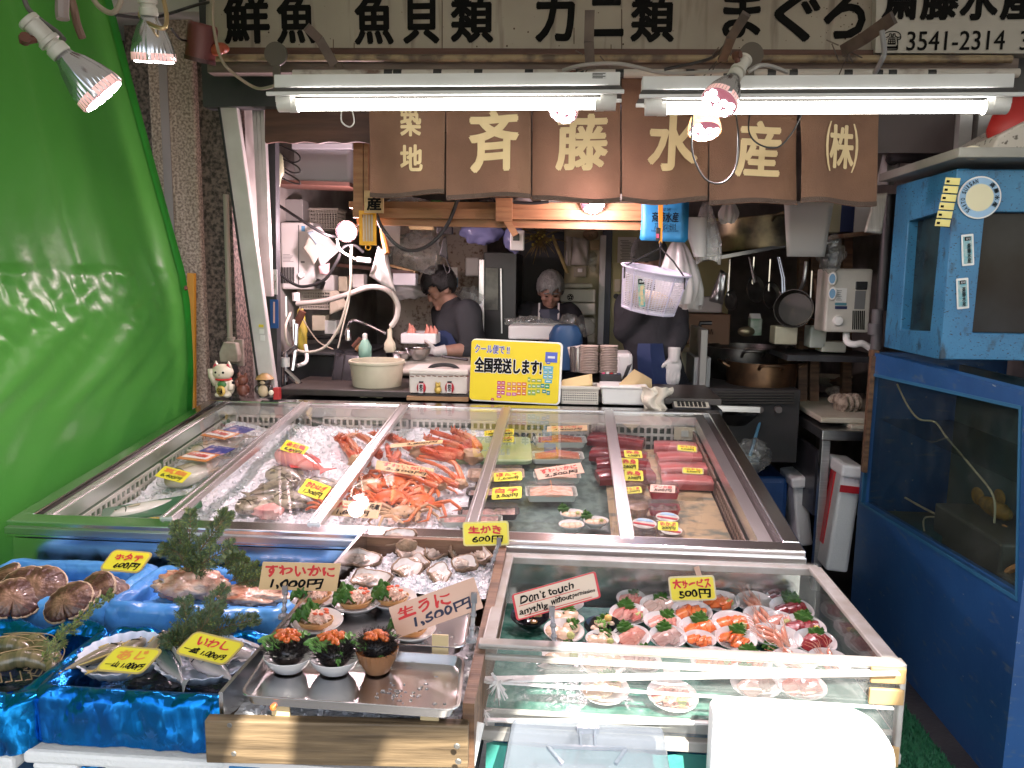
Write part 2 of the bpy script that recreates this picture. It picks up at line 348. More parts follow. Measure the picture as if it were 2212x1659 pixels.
for s,x,y,wd,h in (("鮮",533,40,100,112),("魚",640,40,86,112),("魚",808,42,86,112),("貝",910,40,80,112),("類",1020,38,94,112),("カ",1199,36,86,112),("ニ",1309,38,78,84),("類",1410,38,96,110),("ま",1603,30,84,108),("ぐ",1722,32,100,120),("ろ",1825,26,92,118)):
    put(s,INK,sign,x,y,wd,h,YS,.035)
b=MB()
for i in range(60):
    x,y=rnd.uniform(460,1880),rnd.uniform(0,106)
    if i < 34:x,y=rnd.gauss(1830,30),rnd.uniform(5,95)
    p=PY(x,y,YS-.001);r=rnd.uniform(.001,.004);b.lathe([(r,0),(r*.6,.001)],7,fr(p,(1,0,0),(0,-1,0)),cap1=True)
for x,y0,y1 in ((955,0,106),(1343,20,108),(720,85,104),(765,92,105),(1320,96,110),(1240,60,95)):
    b.beam(PY(x,y0,YS-.001),PY(x,y1,YS-.001),.003,.001,(0,1,0))
b.build("rust_spots",SPECK,sign,world=True)
b=MB();b.beam(PY(442,112,YS-.01),PY(1895,118,YS-.01),.03,.02,(0,1,0));b.build("trim",DKW,sign,world=True)
ph=thing("phone_sign","white sign panel with black telephone number at the far right of the fascia","sign",PY(2050,115,YS-.04))
b=MB();face_quad(b,[PY(1891,114,YS-.04),PY(2330,116,YS-.04),PY(2330,-60,YS-.04),PY(1894,-60,YS-.04)],.06)
b.build("panel",mat("phone_white",(.52,.5,.46),.5,col2=(.4,.37,.33),vs=2.5,vd=9),ph,world=True)
for s,x in (("斎",1948),("藤",2031),("水",2116),("産",2204)):put(s,INK,ph,x,-4,84,98,YS-.04,.045)
put("☎",INK,ph,1926,88,40,42,YS-.04,.01);put("3541-2314",INK,ph,2064,88,212,42,YS-.04,.012);put("3",INK,ph,2212,88,18,42,YS-.04,.012)
# pipe and beams under the sign
b=MB();b.tube([PY(465,125,3.14),PY(2185,128,3.14)],.014,12)
pipe=b.build("pipe",mat("tan_pipe",(.33,.25,.15),.5,col2=(.12,.085,.06),vs=14,ramp=(.45,.62)),smooth=True,world=True,label="tan painted pipe running along under the sign board",cat="pipe")
b=MB();b.beam(PY(455,147,3.2),PY(2190,146,3.2),.05,.06,(0,1,0));b.build("lintel",mat("dusty_beam",(.2,.15,.125),.6,col2=(.12,.09,.08),vs=6,stretch=(1,8,8)),world=True,label="dusty brown beam above the curtain pole",cat="beam")
b=MB();b.tube([PY(634,160,3.08),PY(2200,158,3.08)],.016,12)
pole=b.build("curtain_pole",mat("chipped_white",(.55,.51,.47),.5,col2=(.16,.1,.08),vs=9,ramp=(.55,.68)),smooth=True,world=True,label="chipped white pole with black bands holding the shop curtain",cat="pole")
for x in (840,860,946,1034,1143,1252,1338,1490,1570,1665,1712,1830,1895,1925,2010):
    b=MB();b.tube([PY(x-9,159.7,3.08),PY(x+9,159.5,3.08)],.0175,12);b.build("band",BLACK,pole,smooth=True,world=True)
for x,y,l in ((595,116,"left"),(1623,118,"right")):
    b=MB();p=PY(x,y,3.05);b.tube([p,p+V((0,.012,0))],.045,24);b.beam(p+V((0,.008,-.03)),p+V((0,.008,-.11)),.03,.008,(0,1,0))
    b.build("round_bracket",mat("grey_brown_paint",(.1,.085,.07),.6),world=True,label="round grey disc bracket hanging under the %s end of the sign" % l if l == "left" else "round grey disc bracket behind the clip lamp",cat="bracket",group="disc brackets under the sign")
# hanging brackets / taped laths
LATH=mat("grimy_lath",(.15,.115,.095),.65,col2=(.06,.045,.04),vs=8)
def lath(pts,wd,label):
    b=MB()
    for i in range(len(pts)-1):b.beam(PY(*pts[i]),PY(*pts[i+1]),wd,.012,(0,1,0))
    for k in range(7):
        a=PY(*pts[-1])+V((rnd.uniform(-.04,.04),rnd.uniform(-.02,.02),rnd.uniform(-.02,.06)));b.tube([a,a+V((rnd.uniform(-.05,.05),0,rnd.uniform(-.07,.02)))],.0025,5)
    return b.build("bracket",LATH,world=True,label=label,cat="bracket",group="grimy brackets on the fascia")
lath([(662,58,2.95),(690,85,3.0),(722,140,3.05)],.034,"torn grimy strap bracket over the second fish character")
lath([(1274,22,3.0),(1272,90,3.02),(1275,150,3.06)],.036,"upright grimy bracket in the middle of the sign")
lath([(1930,38,2.75),(1868,82,2.9),(1820,110,3.0)],.042,"slanted brown bracket crossing the phone number panel")
lath([(1612,30,2.6),(1580,80,2.7),(1560,130,2.85)],.03,"wire wrapped clamp bracket above the clip lamp")
b=MB();b.tube(bez([PY(1905,66,2.8),PY(1910,110,2.8),PY(1905,130,2.8),PY(1890,158,2.85)],6),.009,7);b.build("ribbon",mat("grey_tape",(.3,.3,.31),.4),smooth=True,world=True,label="twisted grey ribbon hanging from the slanted bracket",cat="ribbon")
# ---------------------------------------------------------------- fluorescent fittings
def fitting(x0,y0,x1,y1,Y,label):
    a,c=PY(x0,y0,Y),PY(x1,y1,Y);L_=(c-a).length;m=fr((a+c)/2,c-a,(0,0,1))
    t=thing("fluorescent_fitting",label,"light fitting",group="fluorescent fittings above the curtain",M=m)
    b=MB();b.box((0,.02,-.021),(L_,.055,.042));b.build("housing",WHITE,t,bev=.003)
    b=MB()
    for q in (-1,1):
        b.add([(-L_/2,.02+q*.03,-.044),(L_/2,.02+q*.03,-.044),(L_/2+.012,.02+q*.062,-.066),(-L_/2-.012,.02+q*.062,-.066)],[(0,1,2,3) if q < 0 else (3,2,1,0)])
    b.build("reflector",mat("shaded_white",(.05,.047,.044),.5),t,solid=.002)  # shade of the recess under the housing is put into this dark colour
    b=MB();b.box((0,-.045,-.071),(L_+.024,.012,.012));b.box((0,.085,-.071),(L_+.024,.012,.012));b.build("lip",WHITE,t,bev=.002)
    b=MB();b.box((0,.02,-.05),(L_-.03,.05,.02));b.build("tray",WHITE,t)
    for q in (-1,1):
        b=MB();b.tube([(q*(L_/2-.012),.0,-.095),(q*(L_/2-.062),.0,-.095)],.026,20);b.box((q*(L_/2-.035),.0,-.075),(.05,.05,.035));b.tube([(q*(L_/2-.05),0,-.1),(q*(L_/2-.08),0,-.1)],.0225,20)
        b.build("socket",WPLAST,t,smooth=True)
    b=MB();b.tube([(-L_/2+.075,0,-.098),(L_/2-.075,0,-.098)],.0185,20);b.build("tube",TUBEM,t,smooth=True)
    return t
f1=fitting(593,164,1340,154,2.65,"white fluorescent fitting above the left half of the curtain")
f2=fitting(1388,163,2190,162,2.6,"white fluorescent fitting above the right half of the curtain")
pl=MB();p=PY(1294,161,2.62);b=MB()
lab=thing("rating_label","small printed rating label on the left light fitting","label",PY(1294,168,2.641))
b.box(PY(1294,163,2.6415),(.048,.001,.02));b.build("sticker",mat("sticker_white",(.7,.7,.7),.5),lab,world=True)
b=MB()
for k in range(4):b.box(PY(1294-(k % 2)*3,158.5+k*3.2,2.6405),(.042-.008*(k % 2),.0006,.0022))
b.build("print",INK,lab,world=True)
# ---------------------------------------------------------------- LED spot lamps
RIB=mat("ribbed_silver",(.6,.6,.62),.18,.9)
CERAM=mat("white_ceramic",(.62,.59,.52),.4,col2=(.5,.46,.4),vs=20)
def spot_lamp(px,Y,axis,dia,label,glow=0,light=0,clip=True,col=(1,.72,.79),warm=False):
    """axis = way the beam points; lens centre at px"""
    c=PY(px[0],px[1],Y);ax=V(axis).normalized();m=fr(c,ax.orthogonal(),ax);r=dia/2
    t=thing("spot_lamp",label,"lamp",group="clip-on spot lamps",M=m)
    b=MB();b.lathe([(r*.36,-r*2.0),(r*.42,-r*1.75),(r*.6,-r*1.45),(r*.84,-r*.85),(r*.97,-r*.3),(r,-r*.05),(r*.97,0)],72,fn=lambda q,i:1+(.035 if 1 <= i <= 5 else 0)*(1 if int(q/(2*math.pi)*72) % 2 else -1))
    b.build("reflector",RIB if not warm else mat("warm_lit_body",(.8,.5,.25),.3,.3,emit=(1,.5,.2),es=.9),t,smooth=True,angle=80)
    b=MB();b.lathe([(r*.99,-r*.34),(r*1.02,-r*.06),(r*.99,r*.0)],48,cap0=False);b.build("rim",LEDRED,t,smooth=True)
    b=MB();b.lathe([(r*.96,-.003),(r*.9,.001)],40,cap1=True);b.build("lens",LEDRIM,t,smooth=True)
    b=MB()
    for k in range(12):
        q=2*math.pi*k/12 if k < 9 else 2*math.pi*(k-9)/3+.3;rr=r*.7 if k < 9 else r*.3;s=r*.215
        b.lathe([(s,.0015),(s*.95,.004),(s*.5,.006)],12,T(rr*math.cos(q),rr*math.sin(q),0),cap1=True)
    b.build("led",LEDM,t,smooth=True)
    b=MB();b.lathe([(r*.37,-r*2.35),(r*.42,-r*2.3),(r*.42,-r*1.98),(r*.36,-r*1.95)],24);b.lathe([(r*.34,-r*2.6),(r*.34,-r*2.35)],20);b.build("collar",CERAM,t,smooth=True)
    b=MB();b.lathe([(r*.38,-r*3.6),(r*.43,-r*3.55),(r*.43,-r*3.4),(r*.37,-r*3.36),(r*.37,-r*2.7),(r*.44,-r*2.65),(r*.44,-r*2.5),(r*.34,-r*2.48)],24,cap1=True);b.build("socket",CERAM,t,smooth=True)
    if clip:
        b=MB();b.tube([(r*.3,0,-r*2.9),(r*.55,0,-r*3.0),(r*.8,0,-r*3.2)],r*.16,10);b.tube([(r*.62,-r*.22,-r*3.1),(r*.62,r*.22,-r*3.1)],r*.2,12);b.build("clamp",mat("rusty_metal",(.14,.05,.03),.55,.4,col2=(.07,.03,.02),vs=20),t,smooth=True)
    if light:
        ld=bpy.data.lights.new("beam",'SPOT' if clip else 'POINT');ld.energy=light;ld.color=col;ld.shadow_soft_size=.04
        if clip:ld.spot_size=R(95);ld.spot_blend=.6
        lo=bpy.data.objects.new("beam",ld);COL.objects.link(lo);lo.parent=t;lo.matrix_basis=T(0,0,.03 if clip else .1) @ Rx(180)
    return t
spot_lamp((223,207),1.85,(.34,.22,-.42),.118,"ribbed spot lamp in a white socket before the green tarp, clamped in rust red",light=13)
spot_lamp((333,131),2.1,(-.03,.12,-.5),.112,"ribbed spot lamp with a brass ring in front of the granite pillar",light=13)
spot_lamp((1215,241),2.92,(-.2,-.4,-.5),.112,"lit spot lamp half hidden behind the left fluorescent tube",light=11)
spot_lamp((1553,222),2.45,(-.25,-.27,-.42),.112,"clip-on spot lamp crossing the right fluorescent tube",light=13)
spot_lamp((1522,284),2.9,(0,-.25,-.5),.116,"glowing orange spot lamp hanging before the water character",light=12,warm=True)
spot_lamp((1281,438),3.55,(0,-.6,-.25),.112,"spot lamp peeking out below the curtain on the pine shelf",clip=False,light=4.5)
spot_lamp((748,500),3.85,(.05,-1,-.12),.108,"round spot lamp facing the street beside the orange grater",clip=False,light=9)
# lamp arms and cords
CORD=mat("grey_cord",(.11,.1,.09),.5);WCORD=mat("ivory_cord",(.6,.55,.45),.4);KCORD=mat("black_cord",(.012,.012,.012),.4)
def cord(pts,r,m,label,cat="cord",n=8,name="cord",group=None):
    b=MB();b.tube(bez([PY(*p) for p in pts],n),r,8);return b.build(name,m,smooth=True,world=True,label=label,cat=cat,group=group)
cord([(50,-10,1.85),(62,20,1.85),(90,45,1.85),(122,68,1.85),(138,85,1.83)],.006,CORD,"dark cord running into the socket of the lamp before the green tarp")
cord([(150,-15,1.8),(160,20,1.8),(166,50,1.82),(178,82,1.84)],.009,mat("rusty_arm",(.16,.09,.06),.6,.3),"rusty arm carrying the lamp before the green tarp","lamp arm",name="lamp_arm")
cord([(135,-5,1.7),(134,25,1.7),(136,42,1.7)],.014,mat("dull_pink_tag",(.25,.19,.17),.4),"dull oblong clamp handle hanging at the top left corner","clamp",name="clamp")
cord([(196,-10,2.0),(215,15,2.0),(240,28,2.0),(256,15,2.0),(264,-10,2.0)],.007,mat("tan_cord",(.33,.27,.2),.5),"loop of tan cord at the top edge of the green tarp")
cord([(320,-10,2.1),(312,15,2.1),(303,35,2.08),(330,55,2.05),(355,60,2.05),(360,35,2.07),(352,-8,2.1)],.006,mat("brass_wire",(.4,.3,.15),.35,.8),"brass wire clamp round the socket of the pillar lamp","wire clamp",name="wire_clamp")
cord([(461,-10,2.9),(460,45,2.9),(475,120,2.95),(500,155,3.0),(553,190,3.05),(592,186,2.9)],.006,mat("tan_cord",(.33,.27,.2),.5),"tan cord drooping from the fascia to the left light fitting")
cord([(1216,152,2.95),(1262,140,2.9),(1340,138,2.9),(1430,157,2.85),(1510,157,2.8),(1590,152,2.7)],.007,mat("pale_grey_cord",(.36,.34,.32),.45),"pale grey cable draped over the light fittings")
cord([(1616,155,2.6),(1640,142,2.6),(1665,143,2.65),(1700,156,2.7)],.007,mat("pale_grey_cord",(.36,.34,.32),.45),"short pale cable beside the clip lamp socket")
cord([(1497,240,2.8),(1494,300,2.8),(1500,345,2.8),(1525,388,2.8),(1560,395,2.8),(1588,365,2.8),(1595,300,2.82),(1590,250,2.9)],.0035,KCORD,"thin dark cord looped in front of the curtain")
cord([(1735,240,2.9),(1712,285,2.9),(1680,318,2.9),(1640,312,2.92),(1618,285,2.95),(1620,240,3.0)],.003,KCORD,"thin wire loop over the product character")
cord([(738,232,3.0),(738,262,3.0),(755,274,3.0),(765,262,3.0),(759,232,3.0)],.003,mat("pale_grey_cord",(.36,.34,.32),.45),"small pale wire loop below the left fluorescent tube")
cord([(1435,150,2.9),(1530,128,2.9),(1565,100,2.8),(1600,60,2.7)],.006,KCORD,"black cable rising to the wire wrapped clamp")
cord([(250,32,2.6),(330,38,2.9),(420,12,3.1),(450,5,3.2)],.006,KCORD,"black cable between the pillar top and the fascia")
cord([(370,62,2.7),(390,85,2.9),(412,88,3.0)],.004,KCORD,"thin black lead hanging behind the red siren lamp")
# red siren lamp
p=PY(435,92,3.0);t=thing("alarm_lamp","dusty dark red beacon lamp beside the sign board","lamp",p)
b=MB();m_=fr(p,(1,.2,0),(.25,-.2,1));b.lathe([(.055,-.065),(.055,.055),(.048,.068)],28,m_,cap1=True);b.build("shade",mat("dusty_red",(.13,.03,.028),.45),t,smooth=True,world=True)
b=MB();b.lathe([(.058,-.07),(.058,-.055)],28,m_,cap1=True);b.build("rim",mat("dark_red",(.06,.02,.02),.5),t,smooth=True,world=True)
b=MB();b.ell(PY(478,104,3.02),(.03,.03,.02));b.ell(PY(468,108,3.0),(.03,.02,.022));b.build("wire_bundle",mat("orange_wire",(.35,.07,.03),.5),t,smooth=True,world=True)
# ---------------------------------------------------------------- shop curtain (noren)
NOREN=cloth("curtain_cloth",(.23,.13,.085),.14,gloss=.15,col2=(.175,.1,.068),vs=4,bump=.4,bs=260,spec_rough=.8)
NTXT=mat("curtain_print",(.66,.52,.3),.8,col2=(.58,.45,.25),vs=8)
YN=3.28
nor=thing("shop_curtain","brown split curtain printed with large cream characters","curtain",PY(1340,430,YN))
edges=[(794,962,424),(964,1148,429),(1150,1339,436),(1342,1528,438),(1530,1723,441),(1725,1899,442)]
def ndisp(p,k):return .034*math.sin(p.x*12+k*1.3+p.z*1.2)*min(1,(2.5-p.z)/.4)+.01*math.sin(p.x*23+k)+.012*nz(p,5,k)
for k,(x0,x1,yb) in enumerate(edges):
    def fn(u,v):
        top=PY(x0+(x1-x0)*u,150,YN);bot=PY(x0+(x1-x0)*u+(2*math.sin(k*2) if v == 0 else 0),yb+4*math.sin(u*5+k*2),YN);p=bot.lerp(top,v);p.y -= ndisp(p,k)+.006*(k % 2);return p
    b=MB();b.grid(fn,26,34);pn=b.build("panel",NOREN,nor,smooth=True,world=True,angle=180)
    def fh(u,v):
        p=fn(u,v*.035+.004);p.y -= .003;return p
    b=MB();b.grid(fh,26,2);b.build("hem",mat("hem_cloth",(.085,.055,.042),.8,bump=.6,bs=300),pn,smooth=True,world=True,angle=180)
def putn(s,x,y,wd,h,k,bold=.032):
    o=put(s,NTXT,nor,x,y,wd,h,YN,bold,z=0);inv=W(nor);bm=bmesh.new();bm.from_mesh(o.data);xs_=[v.co.x for v in bm.verts];zs_=[v.co.z for v in bm.verts]
    for ax,vals in ((0,xs_),(2,zs_)):
        a_,b_=min(vals),max(vals);n_=int((b_-a_)/.014)
        for q_ in range(1,n_):co=V();co[ax]=a_+(b_-a_)*q_/n_;no=V();no[ax]=1;bmesh.ops.bisect_plane(bm,geom=bm.verts[:]+bm.edges[:]+bm.faces[:],plane_co=co,plane_no=no)
    bm.to_mesh(o.data);bm.free()
    for v in o.data.vertices:q=inv @ v.co;v.co.y -= ndisp(q,k)+.006*(k % 2)+.006
for a in (("築",889,262,45,70,0),("地",891,343,50,58,0),("斉",1067,305,112,136,1),("藤",1257,307,114,124,2),("水",1454,306,108,124,3),("産",1640,322,104,122,4),("株",1816,318,62,96,5)):putn(*a)
putn("(",1783,318,14,108,5,.0);putn(")",1849,320,14,106,5,.0)
# wooden valance behind the curtain
b=MB();out=[]
v0=PY(572,235,3.42);v1=PY(800,235,3.42)
pts=[PY(572,200,3.42),PY(572,305,3.42)]+[PY(575+i*7.5,310-(4*abs(math.sin(i*.42))),3.42) for i in range(31)]+[PY(800,300,3.42),PY(800,200,3.42)]
face_quad(b,pts,.02);b.build("wooden_valance",DKW,world=True,label="dark red wooden valance with a scalloped lower edge",cat="valance")
b=MB();face_quad(b,[PY(1890,330,3.42),PY(2070,330,3.42),PY(2070,225,3.42),PY(1890,225,3.42)],.02);b.build("valance_board",mat("purple_brown",(.045,.028,.028),.5),world=True,label="plain dark brown panel between curtain and blue tank",cat="panel")
for x,l in ((2085,"broad grey frame post behind the blue tank"),(2125,"narrow spotted frame post behind the blue tank")):
    b=MB();b.beam(PY(x,220,3.4),PY(x-14,420,3.4),.05,.04,(0,1,0));b.build("frame_post",ALUD,world=True,label=l,cat="post")
# ---------------------------------------------------------------- left side: pillar, pipes, post
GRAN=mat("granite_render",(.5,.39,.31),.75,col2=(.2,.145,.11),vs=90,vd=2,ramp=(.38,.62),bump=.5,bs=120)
GRAN2=mat("darker_granite",(.2,.145,.12),.75,col2=(.03,.022,.018),vs=60,vd=2,bump=.5,bs=120)  # darker granite tone for the pillar's return and recess
a,c=PY(372,870,3.55),PY(440,870,3.55)
pil=thing("pillar","speckled brown granite pillar between the tarp and the shop front","pillar",(a.x,3.55,0))
b=MB();b.box(((a.x+c.x)/2-.01,3.65,1.7),(c.x-a.x+.06,.2,3.4));b.build("shaft",GRAN,pil,world=True,bev=.012)
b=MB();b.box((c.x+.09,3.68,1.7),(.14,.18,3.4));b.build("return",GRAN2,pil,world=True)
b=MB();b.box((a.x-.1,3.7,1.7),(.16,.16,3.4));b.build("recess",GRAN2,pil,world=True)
b=MB();b.beam(PY(348,0,3.56),PY(372,520,3.56),.04,.03,(0,1,0));b.build("pipe_cover",mat("mauve_grey_paint",(.26,.22,.21),.5),world=True,label="flat grey pipe cover fixed up the granite pillar",cat="pipe cover")
b=MB()
pts=[PY(488,420,3.52),PY(497,735,3.52)];N=150
b.tube([pts[0].lerp(pts[1],i/N) for i in range(N+1)],[.0125+.0012*(i % 2) for i in range(N+1)],10)
con=b.build("conduit",mat("beige_conduit",(.37,.31,.25),.5),smooth=True,world=True,label="beige corrugated conduit running down to the outlet box",cat="conduit",)
t=thing("outlet_box","dusty beige weatherproof outlet with a black plug and cable","power outlet",PY(497,790,3.5))
b=MB();q=PY(494,762,3.45);b.prism([(-.045,-.045),(.04,-.045),(.045,-.01),(.035,.045),(-.025,.05),(-.048,.0)],.05,fr(q+V((0,.05,0)),(1,0,0),(0,-1,0)));b.build("housing",mat("dusty_beige",(.38,.33,.27),.5,col2=(.24,.2,.16),vs=15),t,world=True,bev=.006)
b=MB();b.box(PY(511,762,3.5),(.07,.02,.125));b.tube([PY(500,742,3.5),PY(499,728,3.5)],.02,12);b.build("backplate",mat("dusty_beige",(.38,.33,.27),.5),t,world=True,bev=.003)
b=MB();b.lathe([(.038,0),(.038,-.035),(.02,-.06),(.017,-.07),(.015,-.09)],20,fr(PY(494,788,3.46),(1,0,0),(0,0,1)));b.build("plug",BLACK,t,smooth=True,world=True)
b=MB();b.tube(bez([PY(494,815,3.46),PY(497,850,3.46),PY(499,875,3.46)],5),.008,8);b.build("cable",BLACK,t,smooth=True,world=True)
POSTW=mat("scuffed_white_post",(.62,.58,.56),.4,.1,col2=(.5,.46,.44),vs=6)
t=thing("shutter_post","long pale metal shutter post leaning across the shop corner","post",PY(580,862,3.38))
b=MB();b.beam(PY(482,145,3.4),PY(582,858,3.4),.085,.035,(0,1,0));b.build("post",POSTW,t,world=True,bev=.004)
b=MB();b.beam(PY(462,145,3.385),PY(564,858,3.385),.008,.02,(0,1,0));b.build("groove",BLACK,t,world=True)
for y,h,m_ in ((704,6,mat("yellow_label",(.7,.55,.05),.5)),(716,10,PAPER),(730,12,PAPER)):
    b=MB();b.beam(PY(564+ (y-704)*.13,y-h/2,3.379),PY(564+(y-704)*.13,y+h/2,3.379),.022,.002,(0,1,0));b.build("sticker",m_,t,world=True)
b=MB();b.beam(PY(470,140,3.36),PY(590,152,3.36),.04,.05,(0,1,0));b.build("post_head",POSTW,t,world=True)
b=MB()
for dx in (0,9,18):b.beam(PY(548+dx,168,3.5),PY(571+dx*.8,640,3.5),.017,.03,(0,1,0))
b.build("door_frame",ALUD,world=True,label="ribbed grey door frame strip beside the leaning post",cat="frame")
dp=thing("corner_post","dark grey corner post with small shop stickers","post",PY(590,870,3.6))
b=MB();b.beam(PY(585,160,3.62),PY(592,870,3.62),.055,.05,(0,1,0));b.build("shaft",DARK,dp,world=True)
b=MB();b.beam(PY(591,582,3.59),PY(592,636,3.59),.034,.002,(0,1,0));b.build("sticker",PAPER,dp,world=True)
put("ひふみ",mat("brown_ink",(.12,.05,.03),.6),dp,592,609,9,34,3.586,0)
b=MB();b.beam(PY(592,647,3.59),PY(593,709,3.59),.04,.002,(0,1,0));b.build("sticker",mat("blue_sticker",(.02,.09,.3),.4),dp,world=True)
b=MB();b.beam(PY(592,652,3.586),PY(592,698,3.586),.008,.002,(0,1,0));b.build("stripe",mat("pale_pink",(.7,.45,.4),.5),dp,world=True)
b=MB();b.beam(PY(414,590,3.52),PY(415,880,3.52),.034,.02,(0,1,0));b.build("orange_board",mat("orange_board",(.62,.26,.015),.5),world=True,label="narrow orange board at the edge of the green tarp",cat="board")
# ---------------------------------------------------------------- green tarpaulin
TARP=cloth("green_tarp",(.085,.32,.045),.46,gloss=.4,col2=(.095,.35,.055),vs=1.5,bump=.1,bs=34,spec_rough=.33)
key=[PY(418,885,3.42),PY(414,760,3.45),PY(408,655,3.45),PY(397,588,3.45),PY(345,400,3.4),PY(290,200,3.35),PY(236,-10,3.3),PY(222,-80,3.28)]
kv=[0,.2,.34,.42,.62,.8,.96,1]
def tarp(u,v):# u 0 = far edge, 1 = near the viewer
    for i in range(len(kv)-1):
        if v <= kv[i+1]:break
    e=key[i].lerp(key[i+1],(v-kv[i])/(kv[i+1]-kv[i]))
    y=e.y-u*2.6;x=e.x;z=e.z
    if v < .42:
        s=v/.42;k=math.sin(s*math.pi)
        e_=min(1,u*7);fo=u+.42*s;g=max(0,1-abs(s-.84)*3.0)*min(1,.15+u*1.5)
        x += e_*(.02*k+(.009*k+.006*s*s)*math.sin(fo*31)*max(.3,1-u*1.1)+.005*k*math.sin(fo*67+1)+.007*nz((u*6,s*2,0),1.2))
        x += e_*(.014*s**6*(1-abs(nz((u*17,s*2,3)))*3)+.015*g*(1-abs(nz((u*34-s*7,s*9+u*10,5)))*3)+.006*g*nz((u*90,s*38,1)))
    else:
        s=(v-.42)/.58;e_=min(1,u*7)
        x += e_*(.004*math.sin(s*math.pi)*nz((u*3,s*1.5,7))+.014*(1-s)**14*(1-abs(nz((u*17,2,3)))*3)-.008*abs(nz((u*13+s*.6,s*.35,2)))-.012*abs(math.sin(u*15+.4+s*.9))**24+.004*nz((u*26+s*8,s*5,4)))
    z += .022*nz((u*14,0,9))*max(0,1-abs(v-.42)*9)
    if v < .12:z -= (.12-v)*4.2*(.2+u);x -= .02*(1-v/.12)
    return V((x,y,z))
b=MB();b.grid(tarp,150,110)
tp=b.build("tarpaulin",TARP,smooth=True,world=True,label="shiny bright green tarpaulin hung down the left side",cat="tarpaulin",angle=180)
b=MB()
def hemf(u,v):p=tarp(u*.022,v);p.y -= .0;p.x += .006;return p
b.grid(hemf,2,60);h=b.build("hem",mat("green_hem",(.015,.25,.02),.3),tp,smooth=True,world=True,angle=180)
b=MB();b.lathe([(.012,0),(.006,.004)],12,fr(PY(404,622,3.43)+V((.01,-.03,0)),(0,1,0),(1,-.3,0)),cap1=True);b.build("eyelet",mat("rusty_metal",(.14,.05,.03),.55,.4),tp,world=True)
# ---------------------------------------------------------------- interior helpers
def pbox(x0,y0,x1,y1,Y,dep,m,par=None,name="body",bev=.004,mb=None,**k):
    a=PY(x0,y0,Y);c=PY(x1,y1,Y);b=mb or MB()
    b.box(((a.x+c.x)/2,Y+dep/2,(a.z+c.z)/2),(abs(c.x-a.x),dep,abs(a.z-c.z)))
    return b if mb else b.build(name,m,par,world=True,bev=bev,**k)
def sheet(px,Y,m,par=None,name="sheet",th=.002,curl=.0,**k):
    """flat paper-like thing from four picture corners (tl,tr,br,bl); Y may be a list of depths"""
    Ys=Y if isinstance(Y,(list,tuple)) else [Y]*4
    q=[PY(x,y,Ys[i]) for i,(x,y) in enumerate(px)]
    b=MB();b.grid(lambda u,v:q[3].lerp(q[2],u).lerp(q[0].lerp(q[1],u),v)+V((0,-curl*(math.sin(u*3.1)*math.sin(v*2.2+.5))+curl*.3*math.sin(u*9+v*5),0)),8,8)
    return b.build(name,m,par,world=True,solid=th,smooth=True,**k)
def blob(px,r,Y,m,seed=0,amp=.25,fq=14,dep=None,name="bag",par=None,**k):
    """crumpled soft thing"""
    c=PY(px[0],px[1],Y);s=pxm(c);b=MB()
    rx,rz=r[0]*s,r[1]*s;ry=dep or min(rx,rz)*.7
    b.ell((0,0,0),1,nu=32,nv=20,fn=lambda d:1+amp*nz((d.x*rx*fq,d.y*ry*fq,d.z*rz*fq),1.6,seed)+amp*.7*abs(nz((d.x*rx*fq*2.6,d.y*ry*fq*2.6,d.z*rz*fq*2.6),1.6,seed+3)))
    for i,p in enumerate(b.v):b.v[i]=c+V((p.x*rx,p.y*ry,p.z*rz))
    return b.build(name,m,par,smooth=True,world=True,angle=50,**k)
def T0(name,label,cat,px,Y,group=None):return thing(name,label,cat,PY(px[0],px[1],Y),group)
# ---------------------------------------------------------------- pine shelf under the curtain
sh=T0("pine_shelf","long pine shelf hung just below the shop curtain","shelf",(1080,470),3.7)
b=MB();a,c=PY(764,452,3.62),PY(1392,462,3.62)
b.beam(PY(764,460,3.62),PY(1392,466,3.62),.045,.03,(0,1,0));b.build("board",PINE,sh,world=True)
b=MB();b.beam(PY(770,447,3.75),PY(1390,452,3.75),.03,.26,(0,1,0));b.build("board",PINE,sh,world=True)
b=MB();b.beam(PY(772,478,3.66),PY(1385,489,3.66),.035,.03,(0,1,0));b.build("batten",PINE,sh,world=True)
for x,y0,y1,wd in ((1089,428,478,.075),(775,296,470,.045),(792,296,440,.02)):
    b=MB();b.beam(PY(x,y0,3.59),PY(x,y1,3.59),wd,.025,(0,1,0));b.build("upright",PINE,sh,world=True)
b=MB();b.beam(PY(1091,470,3.64),PY(1114,508,3.64),.03,.03,(0,1,0));b.build("brace",PINE,sh,world=True)
Z0=PY(1000,447,3.7).z+.016
BAGW=thin("white_film_bag",(.9,.9,.9),.8,.2,dirt=.55,dirtcol=(.8,.8,.78),ds=9,bump=.5,bs=14)
BAGC=thin("crumpled_clear_bag",(.9,.92,.9),1,.08,dirt=.22,dirtcol=(.75,.77,.72),ds=12,bump=.9,bs=20)
BAGM=cloth("milky_bag",(.66,.65,.63),.35,gloss=.5,bump=.3,bs=14)
blob((880,440),(48,14),3.72,BAGW,1,label="milky plastic bag lying on the left end of the pine shelf",cat="plastic bag")
pbox(930,432,952,446,3.7,.06,mat("green_box",(.04,.2,.05),.5),label="small green packet on the pine shelf",cat="packet",name="packet")
blob((1030,434),(40,16),3.72,mat("black_bag",(.015,.015,.016),.2,bump=.6,bs=30),2,label="shiny black plastic bag on the pine shelf beside the upright",cat="plastic bag")
blob((1128,440),(24,13),3.72,BAGM,3,amp=.1,label="white paper roll on the pine shelf right of the upright",cat="roll",name="paper_roll")
CLR=mat("frosted_plastic",(.55,.58,.52),.3)
